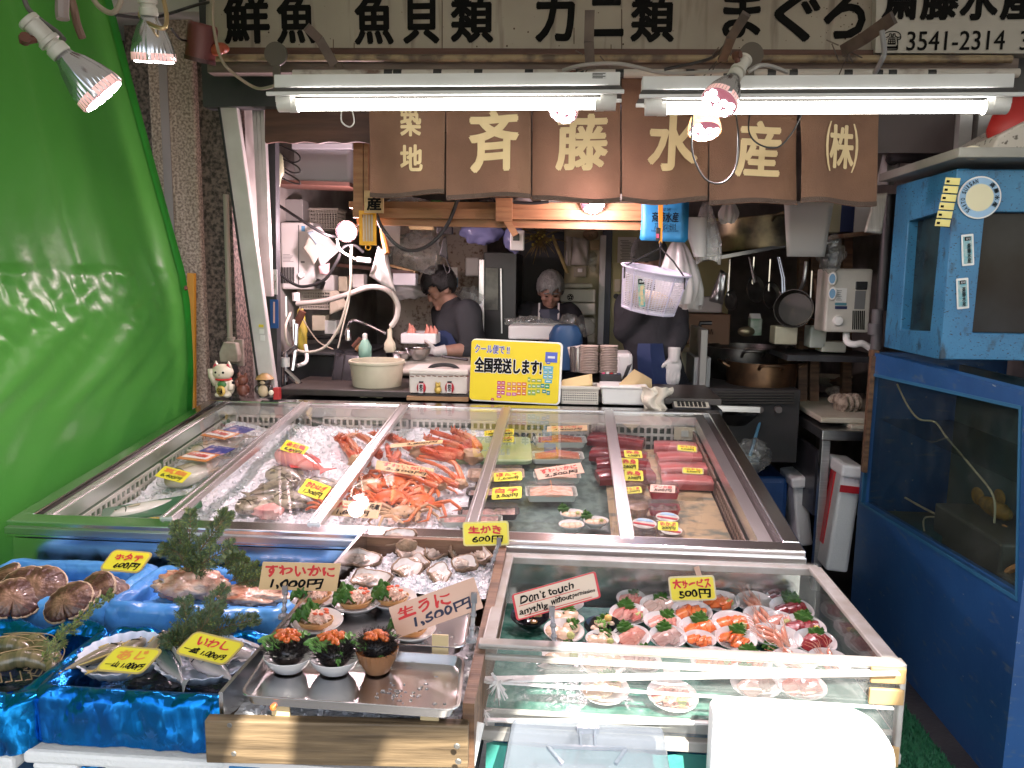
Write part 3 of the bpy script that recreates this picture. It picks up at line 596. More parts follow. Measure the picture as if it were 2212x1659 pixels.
for x0,x1,l in ((1168,1245,"stack of clear food trays left of the shelf spot lamp"),(1330,1385,"stack of clear food trays right of the shelf spot lamp")):
    t=T0("tray_stack",l,"food trays",((x0+x1)/2,452),3.68,"clear tray stacks on the pine shelf")
    for k in range(6):
        b=MB();a=PY(x0,452,3.68);c=PY(x1,452,3.68);b.box(((a.x+c.x)/2,3.75,Z0+.005+k*.008),(c.x-a.x-.004*(k % 2),.12,.005));b.build("tray",CLR,t,world=True)
# cupboard with foam box at the top left
b=MB();b.beam(PY(600,398,4.0),PY(770,404,4.0),.02,.25,(0,1,0));b.build("wall_shelf",DKW,world=True,label="dark wooden wall shelf carrying a white crate at the left",cat="shelf")
t=T0("white_crate","white plastic crate on the dark shelf at upper left","crate",(695,400),4.0)
pbox(632,316,758,396,3.97,.25,mat("bluish_white",(.5,.5,.52),.5),t,bev=.02)
pbox(629,308,761,322,3.96,.27,mat("bluish_white",(.5,.5,.52),.5),t,"lid",bev=.006)
for i in range(3):
    cord([(600,312+i*26,3.8),(640,330+i*28,3.78),(648,345+i*26,3.78),(630,350+i*22,3.8),(604,330+i*26,3.85)],.004,KCORD,"%s black wire hook by the corner post" % ("top","middle","bottom")[i],"hook",name="hook",group="black wire hooks by the corner post")
blob((597,360),(16,36),3.75,mat("olive_bag",(.12,.13,.07),.4,col2=(.3,.32,.22),vs=12),8,label="olive plastic bag hanging behind the corner post",cat="plastic bag")
# ---------------------------------------------------------------- left wall clutter
t=T0("water_heater","white gas water heater on the left wall with a slatted vent","water heater",(642,627),4.2)
pbox(604,480,681,626,4.2,.16,mat("heater_white",(.6,.59,.56),.4),t,bev=.012)
b=MB()
for i in range(9):a=PY(608+i*3.3,577,4.197);c=PY(608+i*3.3,612,4.197);b.beam(a,c,.004,.003,(0,1,0))
b.build("vent",INK,t,world=True)
b=MB();b.lathe([(.018,0),(.016,.022)],20,fr(PY(653,594,4.2),(1,0,0),(0,-1,0)),cap1=True);b.build("knob",WPLAST,t,smooth=True,world=True)
b=MB()
for i in range(6):b.beam(PY(611,550+i*3,4.198),PY(626+(i*7) % 9,550+i*3,4.198),.0025,.001,(0,1,0))
b.beam(PY(645,486,4.198),PY(645,620,4.198),.004,.003,(0,1,0));b.beam(PY(650,566,4.198),PY(658,566,4.198),.01,.002,(0,1,0));b.build("print",mat("grey_ink",(.15,.15,.15),.6),t,world=True)
b=MB();b.beam(PY(655,488,4.198),PY(655,500,4.198),.02,.001,(0,1,0));b.build("sticker",mat("sky_label",(.1,.3,.5),.5),t,world=True)
pbox(600,430,655,478,4.3,.1,mat("grey_cabinet",(.22,.215,.2),.5),label="dull grey metal cabinet above the left water heater",cat="cabinet",name="cabinet")
def lattice(M,w,h,nx,ny,bar,th,mb):
    """flat grille of bars"""
    for i in range(nx+1):mb.box((-w/2+w*i/nx,0,h/2),(bar,th,h+bar),M)
    for j in range(ny+1):mb.box((0,0,h*j/ny),(w+bar,th*.9,bar),M)
def mesh_basket(x0,y0,x1,y1,Y,dep,m,label,nx=12,ny=5,lw=.35):
    t=T0("mesh_basket",label,"basket",((x0+x1)/2,y1),Y);a=PY(x0,y1,Y);c=PY(x1,y0,Y);w,h=c.x-a.x,c.z-a.z
    b=MB();lattice(T((a.x+c.x)/2,Y,a.z),w,h,nx,ny,w/nx*lw,.004,b);lattice(T((a.x+c.x)/2,Y+dep,a.z),w,h,nx,ny,w/nx*lw,.004,b)
    for x in (a.x,c.x):lattice(T(x,Y+dep/2,a.z) @ Rz(90),dep,h,max(2,int(nx*dep/w)),ny,w/nx*lw,.004,b)
    b.build("mesh",m,t,world=True)
    b=MB()
    for z in (c.z,):
        b.box(((a.x+c.x)/2,Y-.003,z),(w+.02,.012,.012));b.box(((a.x+c.x)/2,Y+dep+.003,z),(w+.02,.012,.012));b.box((a.x-.004,Y+dep/2,z),(.012,dep-.006,.0121));b.box((c.x+.004,Y+dep/2,z),(.012,dep-.006,.0121))
    b.build("rim",m,t,world=True)
    b=MB();b.box(((a.x+c.x)/2,Y+dep/2,a.z+.004),(w-.01,dep-.01,.006));b.build("base",m,t,world=True);return t
BASK=mat("old_white_basket",(.52,.49,.42),.5,col2=(.4,.37,.3),vs=10)
mesh_basket(660,452,728,494,4.5,.16,BASK,"cream mesh basket high on the left wall behind the spot lamp")
mesh_basket(648,630,712,667,4.3,.14,BASK,"cream mesh basket low on the left wall under the water heater")
for i,(q,m_,l) in enumerate(([[(662,500),(690,488),(735,540),(694,578)],PAPER,"large white paper clipped beside the left water heater"],[[(655,535),(670,506),(703,532),(678,572)],mat("card_cream",(.55,.52,.44),.7),"cream card overlapping the papers by the water heater"],[[(664,502),(676,499),(690,522),(682,530)],mat("pale_blue_card",(.4,.52,.6),.7),"pale blue slip among the papers by the water heater"],[[(688,575),(712,568),(712,594),(690,592)],mat("pink_card2",(.55,.35,.35),.7),"pinkish slip under the wall papers"])):
    sheet(q,4.1-i*.012,m_,label=l,cat="paper",name="paper",curl=.01,group="papers on the left wall")
for i in range(14):
    a=i/13;sheet([(713+a*10,630-a*2),(718+a*12,628),(734+a*20,668-a*8),(712+a*36,680-a*14)],4.22+i*.004,mat("aged_paper",(.55,.49,.38),.8),label="fanned sheaf of aged paper slips on the left wall, slip number hidden" if 0 else "one of the fanned aged paper slips below the water heater",cat="paper slip",name="paper_slip",group="fanned paper slips below the water heater")
for x0,y0,x1,y1,m_,l in ((673,680,703,715,CREAM,"rust stained cream box on the grimy left wall"),(700,692,727,722,WPLAST,"white tissue box low on the grimy left wall"),(730,597,750,630,CREAM,"small cream canister on the left wall shelf"),(690,594,722,628,WPLAST,"white tilted carton under the wall papers"),(760,592,786,622,PAPER,"pale folder standing on the narrow wall shelf"),(848,590,898,617,mat("bluish_white",(.5,.5,.52),.5),"white lidded box on the shelf behind the young man")):
    pbox(x0,y0,x1,y1,4.35,.08,m_,label=l,cat="box",name="box",bev=.006)
b=MB();b.tube([PY(688,622,4.2),PY(694,606,4.2)],.026,14);b.build("jar",BLACK,smooth=True,world=True,label="black lidded jar beside the water heater",cat="jar")
b=MB();b.beam(PY(730,572,4.5),PY(900,590,4.5),.02,.2,(0,1,0));b.build("wall_shelf",DKW,world=True,label="narrow dark wall shelf behind the white hanging bag",cat="shelf")
b=MB();b.beam(PY(845,573,4.45),PY(900,588,4.45),.012,.1,(0,1,0));b.build("plank",wood("raw_plank",(.4,.26,.1),(.22,.13,.05)),world=True,label="raw plank end on the narrow wall shelf",cat="plank")
# orange grater and carved wooden sign
t=T0("grater","orange framed mesh panel hanging from the pine shelf","grater",(794,531),3.58)
OR=mat("orange_plastic",(.72,.36,.01),.4)
b=MB();a,c=PY(776,455,3.58),PY(813,530,3.58);w,h=c.x-a.x,a.z-c.z;cx,cz=(a.x+c.x)/2,(a.z+c.z)/2
for s_ in (-1,1):b.box((cx+s_*(w/2-.007),3.58,cz),(.014,.012,h));b.box((cx,3.58,cz+s_*(h/2-.009)),(w-.028,.0119,.018))
b.tube([V((cx+.012*math.cos(k*.7),3.58,c.z-.01+.012*math.sin(k*.7))) for k in range(10)],.003,6);b.build("frame",OR,t,world=True)
b=MB();b.box((cx,3.586,cz),(w-.02,.004,h-.02));b.build("back",mat("pale_gold",(.65,.55,.4),.5),t,world=True)
b=MB()
for i in range(5):
    for k in (-1,1):b.tube(bez([V((cx-w*.34+w*.17*i+k*.006*math.sin(j*math.pi),3.581,cz-h*.42+h*.105*j)) for j in range(9)],3),.0018,5)
b.build("wire",OR,t,smooth=True,world=True)
t=T0("carved_sign","small wooden plaque with a black character under the curtain corner","sign",(808,460),3.5)
b=MB();b.beam(PY(808,412,3.5),PY(808,460,3.5),.088,.012,(0,1,0));b.build("plaque",wood("light_wood",(.55,.38,.18),(.4,.26,.11)),t,world=True)
put("産",INK,t,808,440,32,30,3.492,.05)
# hanging bags, hoses
sheet([(818,532),(836,548),(855,632),(797,596)],3.9,BAGM,label="white plastic bag hanging beside the orange mesh panel",cat="plastic bag",name="plastic_bag",curl=.03)
b=MB();b.tube(bez([PY(822,490,3.92),PY(830,520,3.9),PY(836,548,3.88)],5),[.006+.010*min(1,i/5) for i in range(11)],8);b.build("strap",mat("tan_leather",(.3,.13,.03),.5),smooth=True,world=True,label="tan strap above the white hanging bag",cat="strap")
cord([(600,442,3.9),(650,475,3.85),(700,505,3.85),(730,512,3.9)],.008,KCORD,"black hose running from the corner post to the spot lamp","hose",name="hose")
cord([(604,590,3.85),(625,608,3.85),(655,619,3.85),(700,605,3.85),(728,565,3.85),(742,535,3.88),(765,530,3.9),(785,545,3.92)],.008,KCORD,"black hose looping under the papers on the left","hose",name="hose")
cord([(813,462,3.6),(825,492,3.6),(855,528,3.6),(888,541,3.6),(925,530,3.6),(960,495,3.6),(978,460,3.58),(990,425,3.55)],.009,KCORD,"black hose sagging from the pine shelf over the young man","hose",name="hose")
cord([(1110,437,3.6),(1150,439,3.6),(1185,436,3.6)],.007,KCORD,"black hose end on the pine shelf right of the upright","hose",name="hose")
t=T0("spray_hose","thick ivory hose arching over the sink with an ivory brush end","hose",(842,760),4.0)
b=MB();b.tube(bez([PY(642,656,4.15),PY(700,650,4.1),PY(750,636,4.05),PY(800,620,4.0),(PY(838,628,4.0)),PY(858,655,4.0),PY(857,685,4.0),PY(845,705,4.0)],8),.0145,12);b.build("pipe",mat("ivory_hose",(.6,.55,.5),.4),t,smooth=True,world=True)
b=MB();b.tube([PY(844,705,4.0),PY(843,712,4.0)],.006,8);b.loft([[V((PY(842,y,4.0)+V((r*math.cos(q*.785),r*.45*math.sin(q*.785),0)))) for q in range(8)] for y,r in ((711,.012),(730,.013),(742,.03),(755,.032),(761,.022))]);b.build("brush",CREAM,t,smooth=True,world=True)
cord([(728,515,3.85),(735,540,3.85),(768,560,3.85)],.006,WCORD,"ivory lamp lead from the round spot lamp to its plug")
t=T0("plug_block","ivory plug block on the lead of the round spot lamp","plug",(785,563),3.85)
b=MB();b.beam(PY(771,560,3.85),PY(801,563,3.85),.025,.02,(0,1,0));b.build("body",WPLAST,t,world=True,bev=.004)
cord([(760,528,3.8),(758,570,3.8),(757,620,3.8),(745,670,3.8),(728,715,3.8),(698,752,3.8),(655,760,3.8),(622,742,3.8),(617,705,3.8),(628,675,3.9)],.0065,WCORD,"long ivory cable hanging in a wide loop over the sink")
cord([(757,620,3.9),(752,660,3.9),(742,700,3.9),(730,752,3.9)],.004,WCORD,"thin ivory cable hanging down beside the wide loop")
cord([(655,690,4.0),(670,715,4.0),(690,740,4.0),(720,755,4.0)],.004,mat("tan_cord",(.33,.27,.2),.5),"thin tan cord crossing the wall above the sink")
GLOVE=mat("yellow_rubber",(.5,.4,.06),.45,col2=(.4,.3,.05),vs=15)
blob((650,715),(14,42),4.05,GLOVE,4,amp=.3,label="yellow rubber gloves hanging beside the tap",cat="gloves",name="gloves")
b=MB();b.tube([PY(654,672,3.95),PY(635,712,3.95)],.02,10);b.build("handle",mat("brown_handle",(.13,.05,.03),.5),smooth=True,world=True,label="thick brown wooden handle beside the yellow gloves",cat="tool handle")
CHROME=mat("chrome",(.75,.75,.75),.12,1)
t=T0("tap","chrome water tap with hose fittings at the left counter end","tap",(620,830),3.7)
b=MB();b.tube(bez([PY(616,830,3.7),PY(616,790,3.7),PY(618,760,3.7)],4),.014,10);b.tube([PY(618,802,3.7),PY(648,830,3.68)],.016,10);b.tube([PY(614,768,3.7),PY(640,748,3.7)],.012,8);b.tube([PY(618,640,3.9),PY(619,700,3.9)],.01,8);b.tube([PY(634,690,3.8),PY(636,760,3.8)],.012,8);b.tube(bez([PY(640,700,3.8),PY(638,750,3.78),PY(632,800,3.76)],4),.012,8);b.build("pipework",CHROME,t,smooth=True,world=True)
b=MB();b.tube([PY(616,772,3.7),PY(616,792,3.7)],.022,12);b.build("collar",WPLAST,t,smooth=True,world=True);b=MB();b.tube([PY(639,632,4.0),PY(640,650,4.0)],.02,10);b.build("collar",WPLAST,t,smooth=True,world=True)
b=MB();b.tube(bez([PY(660,745,3.9),PY(662,780,3.85),PY(642,790,3.8)],5),.01,8);b.build("drain_hose",WPLAST,t,smooth=True,world=True)
t=T0("gooseneck_tap","slim chrome gooseneck tap behind the cream tub","tap",(750,735),4.3)
b=MB();b.tube(bez([PY(751,732,4.3),PY(752,705,4.3),PY(762,692,4.3),(PY(790,700,4.3)),PY(832,720,4.25)],7),.009,8);b.lathe([(.02,-.02),(.02,.03),(.012,.05)],12,T(PY(752,728,4.3)));b.build("spout",CHROME,t,smooth=True,world=True)
b=MB();b.tube([PY(665,730,4.35),PY(752,727,4.3)],.012,8);b.build("pipe",BLACK,t,smooth=True,world=True)
SINK=mat("dark_steel_sink",(.05,.052,.056),.35,.5,col2=(.025,.026,.03),vs=5)
t=T0("sink_unit","dark steel sink unit below the left wall","sink",(690,900),4.0)
pbox(604,766,815,1000,4.1,.5,SINK,t);pbox(604,760,780,770,4.05,.55,mat("steel_edge",(.16,.16,.17),.3,.8),t,"rim")
for x0,x1,l in ((715,748,"black rubber board leaning left of the cream tub"),(735,772,"second black board tucked behind the cream tub")):
    sheet([(x0+10,757),(x1+8,760),(x1-10,870),(x0-4,870)],[3.95,3.95,3.75,3.75],mat("black_board",(.015,.016,.018),.25),label=l,cat="board",name="board",th=.012,group="black boards by the cream tub")
for x,y,l in ((772,742,"dark wooden mallet handle behind the cream tub"),(778,748,"pale wooden mallet handle behind the cream tub")):
    b=MB();b.tube([PY(x-8,y+8,3.95),PY(x+8,y-10,3.95)],.016,10);b.build("mallet",PINE if "pale" in l else DKW,smooth=True,world=True,label=l,cat="mallet")
t=T0("dish_soap","pale green soap bottle behind the cream tub","bottle",(789,772),3.9)
b=MB();b.lathe([(.03,0),(.034,.01),(.034,.06),(.02,.09),(.012,.1)],18,T(PY(789,774,3.9)),cap1=True);b.build("bottle",mat("green_plastic",(.25,.45,.36),.25),t,smooth=True,world=True)
b=MB();b.lathe([(.013,.1),(.013,.125),(.006,.13)],12,T(PY(789,774,3.9)),cap1=True);b.build("cap",WPLAST,t,smooth=True,world=True)
# speckled wall, fridge, doorway, yellow wall
sheet([(850,470),(1052,470),(1052,760),(850,760)],5.4,WALLP,label="beige wall panel spattered with brown spots behind the young man",cat="wall panel",name="wall_cladding",th=.03)
t=T0("fridge","tall dark glass fronted fridge with a steel edge behind the young man","fridge",(1080,760),5.0)
pbox(1045,545,1112,860,5.0,.6,mat("fridge_black",(.018,.018,.02),.3),t)
pbox(1034,560,1045,730,4.98,.05,ALU,t,"edge");pbox(1048,578,1076,670,4.985,.004,mat("fridge_glass",(.18,.2,.16),.2,col2=(.05,.055,.05),vs=7),t,"glass")
b=MB();b.beam(PY(1082,580,4.98),PY(1084,720,4.98),.008,.01,(0,1,0));b.build("trim",ALU,t,world=True)
pbox(1112,500,1222,900,5.9,.05,mat("doorway_dark",(.012,.012,.015),.5),label="dark doorway behind the grey haired person",cat="doorway",name="doorway")  # darkness of the opening is put into the colour of a near-black panel
sheet([(1219,490),(1302,490),(1302,760),(1219,760)],5.6,WALLY,label="pale yellow wall strip hung with papers",cat="wall panel",name="wall_cladding",th=.03)
t=T0("back_door","pale yellow door with a framed notice at the back of the shop","door",(1380,900),5.55)
pbox(1316,470,1560,920,5.55,.05,mat("door_yellow",(.42,.4,.2),.5,col2=(.33,.31,.15),vs=3),t,"leaf")
pbox(1297,508,1303,745,5.52,.06,WHITE,t,"frame");pbox(1303,480,1316,745,5.53,.05,mat("frame_blue_grey",(.06,.07,.09),.5),t,"gasket")
pbox(1335,512,1374,568,5.54,.004,PAPER,t,"notice")
b=MB()
for i in range(13):b.beam(PY(1340+(i % 3)*2,520+i*3.4,5.536),PY(1358+(i*5) % 13,520+i*3.4,5.536),.004,.001,(0,1,0))
b.build("notice_print",mat("grey_ink",(.15,.15,.15),.6),t,world=True)
pbox(1328,603,1340,630,5.53,.03,CREAM,t,"switch")
b=MB();b.lathe([(.02,0),(.02,.02)],10,fr(PY(1331,640,5.53),(1,0,0),(0,-1,0)),cap1=True);b.build("lock",BLACK,t,world=True)
for q,l in ((((1238,512),(1272,516),(1270,574),(1234,572)),"curled paper list pinned on the yellow wall"),(((1222,510),(1236,512),(1232,575),(1220,572)),"narrow printed slip on the yellow wall")):
    sheet(q,5.5,mat("aged_white",(.5,.48,.42),.8),label=l,cat="paper",name="paper",curl=.02)
pbox(1275,518,1294,540,5.5,.04,mat("light_wood2",(.4,.3,.16),.6),label="small wooden box on the yellow wall",cat="box",name="box")
blob((1280,565),(10,20),5.45,BAGC,11,label="clear bag hanging on the yellow wall",cat="plastic bag")
t=T0("light_switch","square switch plate with a pale rocker on the yellow wall","switch",(1252,598),5.55)
pbox(1240,576,1266,599,5.55,.02,mat("switch_tan",(.35,.32,.24),.5),t,"plate");pbox(1248,580,1258,588,5.535,.014,WPLAST,t,"rocker")
b=MB();c0=PY(1276,506,5.45);s=pxm(c0);b.ell(c0,(17*s,.03,13*s));b.ell(c0+V((0,-.03,-.01)),(4*s,.015,4*s));b.build("folk_mask",mat("tan_mask",(.3,.2,.12),.5),smooth=True,world=True,label="round tan folk mask above the papers",cat="mask")
t=T0("wheat_wreath","dried wheat and flower bunch hanging over the dark doorway","dried flowers",(1168,540),5.3)
b=MB();c0=PY(1168,515,5.3)
for i in range(90):
    d=V((rnd.gauss(0,.06),rnd.gauss(-.02,.02),rnd.gauss(-.01,.05)));b.tube([c0+d*.2,c0+d*.7+V((0,0,.01)),c0+d*1.2],[.002,.005,.001],5)
b.build("stems",mat("dry_wheat",(.28,.2,.06),.7,col2=(.12,.09,.04),vs=25),t,world=True)
b=MB()
for i in range(14):b.ell(c0+V((rnd.gauss(0,.05),-.05,rnd.gauss(0,.035))),.008,nu=6,nv=4)
b.build("berries",mat("yellow_berry",(.5,.4,.06),.5),t,world=True)
b=MB();b.tube([PY(1194,512,5.25),PY(1226,590,5.25)],.012,8);b.build("bamboo_stick",mat("bamboo",(.38,.3,.1),.5,col2=(.2,.15,.06),vs=20),smooth=True,world=True,label="slanted bamboo stick beside the dried wheat",cat="stick")
LAV=cloth("lavender_bag",(.25,.27,.5),.2,gloss=.4,bump=.4,bs=18)
blob((1040,505),(44,22),4.7,LAV,5,amp=.3,label="lavender plastic bags bunched under the pine shelf",cat="plastic bag")
blob((1110,515),(20,30),4.72,LAV,6,amp=.3,label="lavender bag hanging behind the white timer",cat="plastic bag")
t=T0("timer","white electronic timer hanging under the pine shelf","timer",(1118,543),4.0)
pbox(1102,497,1132,541,4.0,.03,WPLAST,t,"case",bev=.006);pbox(1108,504,1122,520,3.996,.006,mat("screen_dark",(.02,.022,.02),.2),t,"screen")
blob((895,548),(62,42),4.6,BAGC,7,amp=.35,label="large crumpled clear plastic bag hung behind the young man",cat="plastic bag")
blob((880,628),(46,17),4.75,BAGM,9,amp=.4,label="pile of white plastic bags under the narrow shelf",cat="plastic bag")
blob((1015,640),(30,18),5.0,BAGW,10,amp=.4,label="bluish plastic bags pinned on the spotted wall",cat="plastic bag")
sheet([(828,478),(865,480),(864,532),(832,532)],4.5,PAPER,label="white sheet hanging beneath the pine shelf",cat="paper",name="paper",curl=.01)
sheet([(880,481),(935,483),(938,497),(885,496)],4.4,mat("manila",(.55,.42,.2),.7),label="manila envelope tucked under the pine shelf",cat="envelope",name="envelope")
pbox(1005,556,1035,598,5.2,.06,WPLAST,label="white wall scale with a red needle",cat="scale",name="scale",bev=.01)
pbox(960,577,988,600,5.1,.02,PAPER,label="white card on the spotted wall",cat="card",name="card");pbox(965,599,988,621,5.1,.04,mat("light_blue_box",(.2,.33,.5),.5),label="light blue box on the spotted wall",cat="box",name="box")
t=T0("face_mask","black cloth mask hanging by its loops from a clip","mask",(960,590),4.2)
sheet([(958,512),(964,510),(968,560),(949,552)],4.2,BLACK,t,"cloth");b=MB();b.tube(bez([PY(962,555,4.2),PY(972,580,4.2),PY(966,590,4.2),PY(958,570,4.2)],5),.004,6);b.build("loop",BLACK,t,world=True)
pbox(943,490,977,506,4.18,.03,BLACK,label="black clip bracket under the pine shelf",cat="clip",name="clip")
t=T0("prawn_box","white foam box of prawns behind the cutting counter","foam box",(902,745),4.4)
pbox(865,720,942,744,4.4,.25,FOAM,t,bev=.008)
b=MB()
for x,y in ((884,716),(890,720),(921,718),(930,721),(938,722)):p=PY(x,y,4.45);b.tube([p-V((0,0,.02)),p+V((.01,0,.02)),p+V((0,0,.05))],[.018,.014,.003],8)
b.build("prawn",mat("prawn_pink",(.55,.22,.16),.35),t,smooth=True,world=True)
BOWLS=mat("steel_bowl",(.5,.5,.5),.22,1)
for x,y,r,l in ((862,766,.075,"steel mixing bowl beside the ivory brush"),(904,757,.07,"steel mixing bowl before the young man")):
    b=MB();b.lathe([(r*.5,-.05),(r*.85,-.02),(r,.012),(r*1.05,.014),(r*.97,.008),(r*.8,-.02),(r*.4,-.045)],28,T(PY(x,y,4.2)),cap1=True);b.build("bowl",BOWLS,smooth=True,world=True,label=l,cat="bowl")
t=T0("work_counter","steel worktop with pale cutting boards before the young man","worktop",(960,800),4.1)
pbox(820,800,1110,806,4.0,.55,STEEL,t,"top");pbox(830,806,1100,930,4.05,.5,SINK,t,"cabinet")
BOARD=mat("cutting_board",(.6,.58,.5),.5,col2=(.5,.47,.4),vs=10)
sheet([(880,776),(1015,776),(1020,805),(868,805)],[4.3,4.3,3.95,3.95],BOARD,label="pale green cutting boards behind the white tin",cat="cutting board",name="cutting_board",th=.03)
b=MB();b.tube([PY(955,770,4.05),PY(1010,777,4.0)],.008,8);b.build("knife",mat("knife_black",(.02,.02,.022),.3),smooth=True,world=True,label="knife with a dark handle on the cutting board",cat="knife")
# ---------------------------------------------------------------- right half of the interior
FOAMY=mat("foam_yellowish",(.66,.65,.54),.7)
t=T0("foam_box_stack","stack of white lidded foam boxes with a round black crest","foam boxes",(1250,745),5.45)
for y0,y1,x0,x1 in ((612,624,1214,1280),(624,654,1210,1286),(654,682,1210,1286),(686,742,1208,1284)):pbox(x0,y0,x1,y1-1,5.4,.3,FOAMY,t,"foam_box",bev=.01)
b=MB();m_=fr(PY(1232,642,5.395),(1,0,0),(0,-1,0));s=pxm(PY(1232,642,5.4));b.lathe([(7*s,0),(6.8*s,.003),(5.6*s,.003)],24,m_,cap0=False,cap1=False)
for k in range(5):q=2*math.pi*k/5;b.lathe([(1.9*s,.002)],10,m_ @ T(3.3*s*math.sin(q),3.3*s*math.cos(q),0),cap1=True)
b.lathe([(1.2*s,.002)],10,m_);b.build("crest",INK,t,world=True)
t=T0("packing_box","white foam box heaped with plastic wrapped goods before the grey haired person","foam box",(1150,745),4.6)
pbox(1098,703,1205,735,4.6,.3,FOAM,t,bev=.01)
blob((1150,698),(52,14),4.7,BAGC,21,amp=.4,label="crumpled plastic film heaped on the foam box",cat="plastic film",name="plastic_film")
blob((1228,690),(18,14),4.75,BAGC,22,amp=.4,label="clear plastic bag by the blue apron bag",cat="plastic bag")
blob((1262,705),(22,20),4.9,BAGC,23,amp=.35,label="clear plastic bag against the foam box stack",cat="plastic bag")
BLUE=mat("blue_vinyl",(.03,.085,.2),.35,bump=.3,bs=9)
b=MB();c0=PY(1222,735,4.45);s=pxm(c0)
b.loft([[c0+V((rx*s*math.cos(q*.524)*(1+.08*math.sin(q*2.1+i)),.07*math.sin(q*.524),z*s)) for q in range(12)] for i,(rx,z) in enumerate(((20,-62),(26,-35),(34,-5),(36,12),(30,28),(24,33)))])
b.build("blue_sack",BLUE,smooth=True,world=True,label="shiny blue vinyl sack standing behind the yellow sign",cat="sack")
# plates, cup, cloth
DISH=mat("melamine_plate",(.6,.5,.42),.4);PORC=mat("white_porcelain",(.78,.75,.73),.18,coat=.4)
for x,l in ((1272,"left of two tall stacks of small beige dishes"),(1314,"right of two tall stacks of small beige dishes")):
    t=T0("dish_stack",l,"dishes",(x,806),3.75,"stacks of beige dishes");p=PY(x,806,3.75);s=pxm(p);hh=60*s/17
    for k in range(17):
        b=MB();r=20*s;dx=rnd.uniform(-.0015,.0015);b.lathe([(r*.55,0),(r*.95,hh*.55),(r,hh*.75),(r*.97,hh*.95),(r*.5,hh*.5)],26,T(p+V((dx,0,k*hh))),cap1=True);b.build("dish",DISH,t,smooth=True,world=True)
b=MB();p=PY(1246,802,3.8);b.lathe([(.034,0),(.036,.09),(.038,.12),(.033,.12),(.03,.01)],20,T(p));b.build("steel_cup",BOWLS,smooth=True,world=True,label="steel cup beside the dish stacks",cat="cup")
sheet([(1226,750),(1258,744),(1244,784),(1232,778)],3.85,mat("rag",(.55,.5,.44),.9),label="folded cloth draped behind the steel cup",cat="cloth",name="cloth",curl=.03)
pbox(1330,763,1366,820,3.95,.2,WPLAST,label="white plastic bin behind the dish stacks",cat="bin",name="bin",bev=.02)
sheet([(1355,790),(1366,785),(1348,828),(1340,830)],3.7,BLACK,label="dark clipboard leaning by the marker pens",cat="clipboard",name="clipboard",th=.006)
t=T0("pen_box","small black box holding red and pink markers","pen box",(1318,836),3.62)
pbox(1297,808,1342,832,3.62,.06,BLACK,t)
for x,y,m_ in ((1303,805,mat("pink_pen",(.7,.08,.2),.4)),(1312,804,WPLAST),(1320,806,RED),(1328,807,WPLAST),(1335,808,mat("blue_pen",(.05,.15,.5),.4))):
    b=MB();b.tube([PY(x+4,y+16,3.64),PY(x,y,3.64)],.008,8);b.build("marker",m_,t,smooth=True,world=True)
# boxes on the back ledge of the display case
mesh_basket(1214,838,1292,871,3.47,.12,mat("basket_white",(.66,.62,.54),.5),"small white mesh basket on the case ledge right of the yellow sign",nx=20,ny=7,lw=.45)
sheet([(1214,822),(1278,810),(1280,834),(1214,842)],[3.5,3.55,3.5,3.48],mat("manila",(.55,.42,.2),.7),label="brown envelope lying across the white mesh basket",cat="envelope",name="envelope",th=.02)
t=T0("white_tub","oblong white plastic tub on the case ledge","tub",(1350,875),3.46)
b=MB();a,c=PY(1298,874,3.46),PY(1398,838,3.46);cx=(a.x+c.x)/2;w=c.x-a.x;h=c.z-a.z
b.box((cx,3.53,a.z+h/2),(w*.94,.14,h),top=(1.06,1.06));b.build("body",WPLAST,t,world=True,bev=.008);b=MB();b.box((cx,3.53,c.z),(w*1.04,.16,.012));b.build("rim",WPLAST,t,world=True,bev=.004)
b=MB()
for i in range(16):a=PY(1345+i*1.2,838-i*.2,3.5+i*.003);c=PY(1378+i*2,806+i*1.6,3.53+i*.003);b.beam(a,c,.05,.003,(0,1,0))
b.build("wood_sheets",mat("shaved_wood",(.58,.42,.22),.6,col2=(.48,.33,.16),vs=8),world=True,label="bundle of shaved wood sheets leaning in the white tub",cat="wood sheets")
b=MB();c0=PY(1415,868,3.44);s=pxm(c0)
def ragf(u,v):
    x=(u-.5)*54*s*(.75+.5*v)+.012*math.sin(v*9);z=(v-.5)*66*s;return c0+V((x+.02*nz((u*3,v*3,2)),-.045*math.sin(u*3.14)*(1.1-v*.6)-.012*math.sin(u*14+v*5),z+.015*nz((u*5,v*4,0))))
b.grid(ragf,24,24);b.build("rag",mat("ivory_rag",(.66,.6,.5),.9,bump=.4,bs=120),smooth=True,world=True,label="crumpled ivory rag hanging over the case edge",cat="rag",solid=.004)
t=T0("calculator","white desk calculator resting on the case corner","calculator",(1492,882),3.5)
n_=V((0,-.35,1));m_=fr(PY(1492,876,3.5),(1,0,0),n_)
b=MB();b.prism(rounded(.17,.1,.012),.014,m_);b.build("body",mat("calc_grey",(.06,.06,.065),.4),t,world=True)
b=MB();b.prism(rounded(.155,.06,.006),.002,m_ @ T(0,-.014,.014));b.build("faceplate",mat("calc_cream",(.55,.5,.42),.4),t,world=True)
b=MB()
for i in range(7):
    for j in range(3):b.box((-.058+i*.019,-.034+j*.018,.0175),(.013,.011,.004),m_)
b.build("keys",BLACK,t,world=True)
b=MB();b.prism(rounded(.13,.022,.003),.003,m_ @ T(0,.034,.014));b.build("screen",mat("screen_dark",(.02,.022,.02),.2),t,world=True)
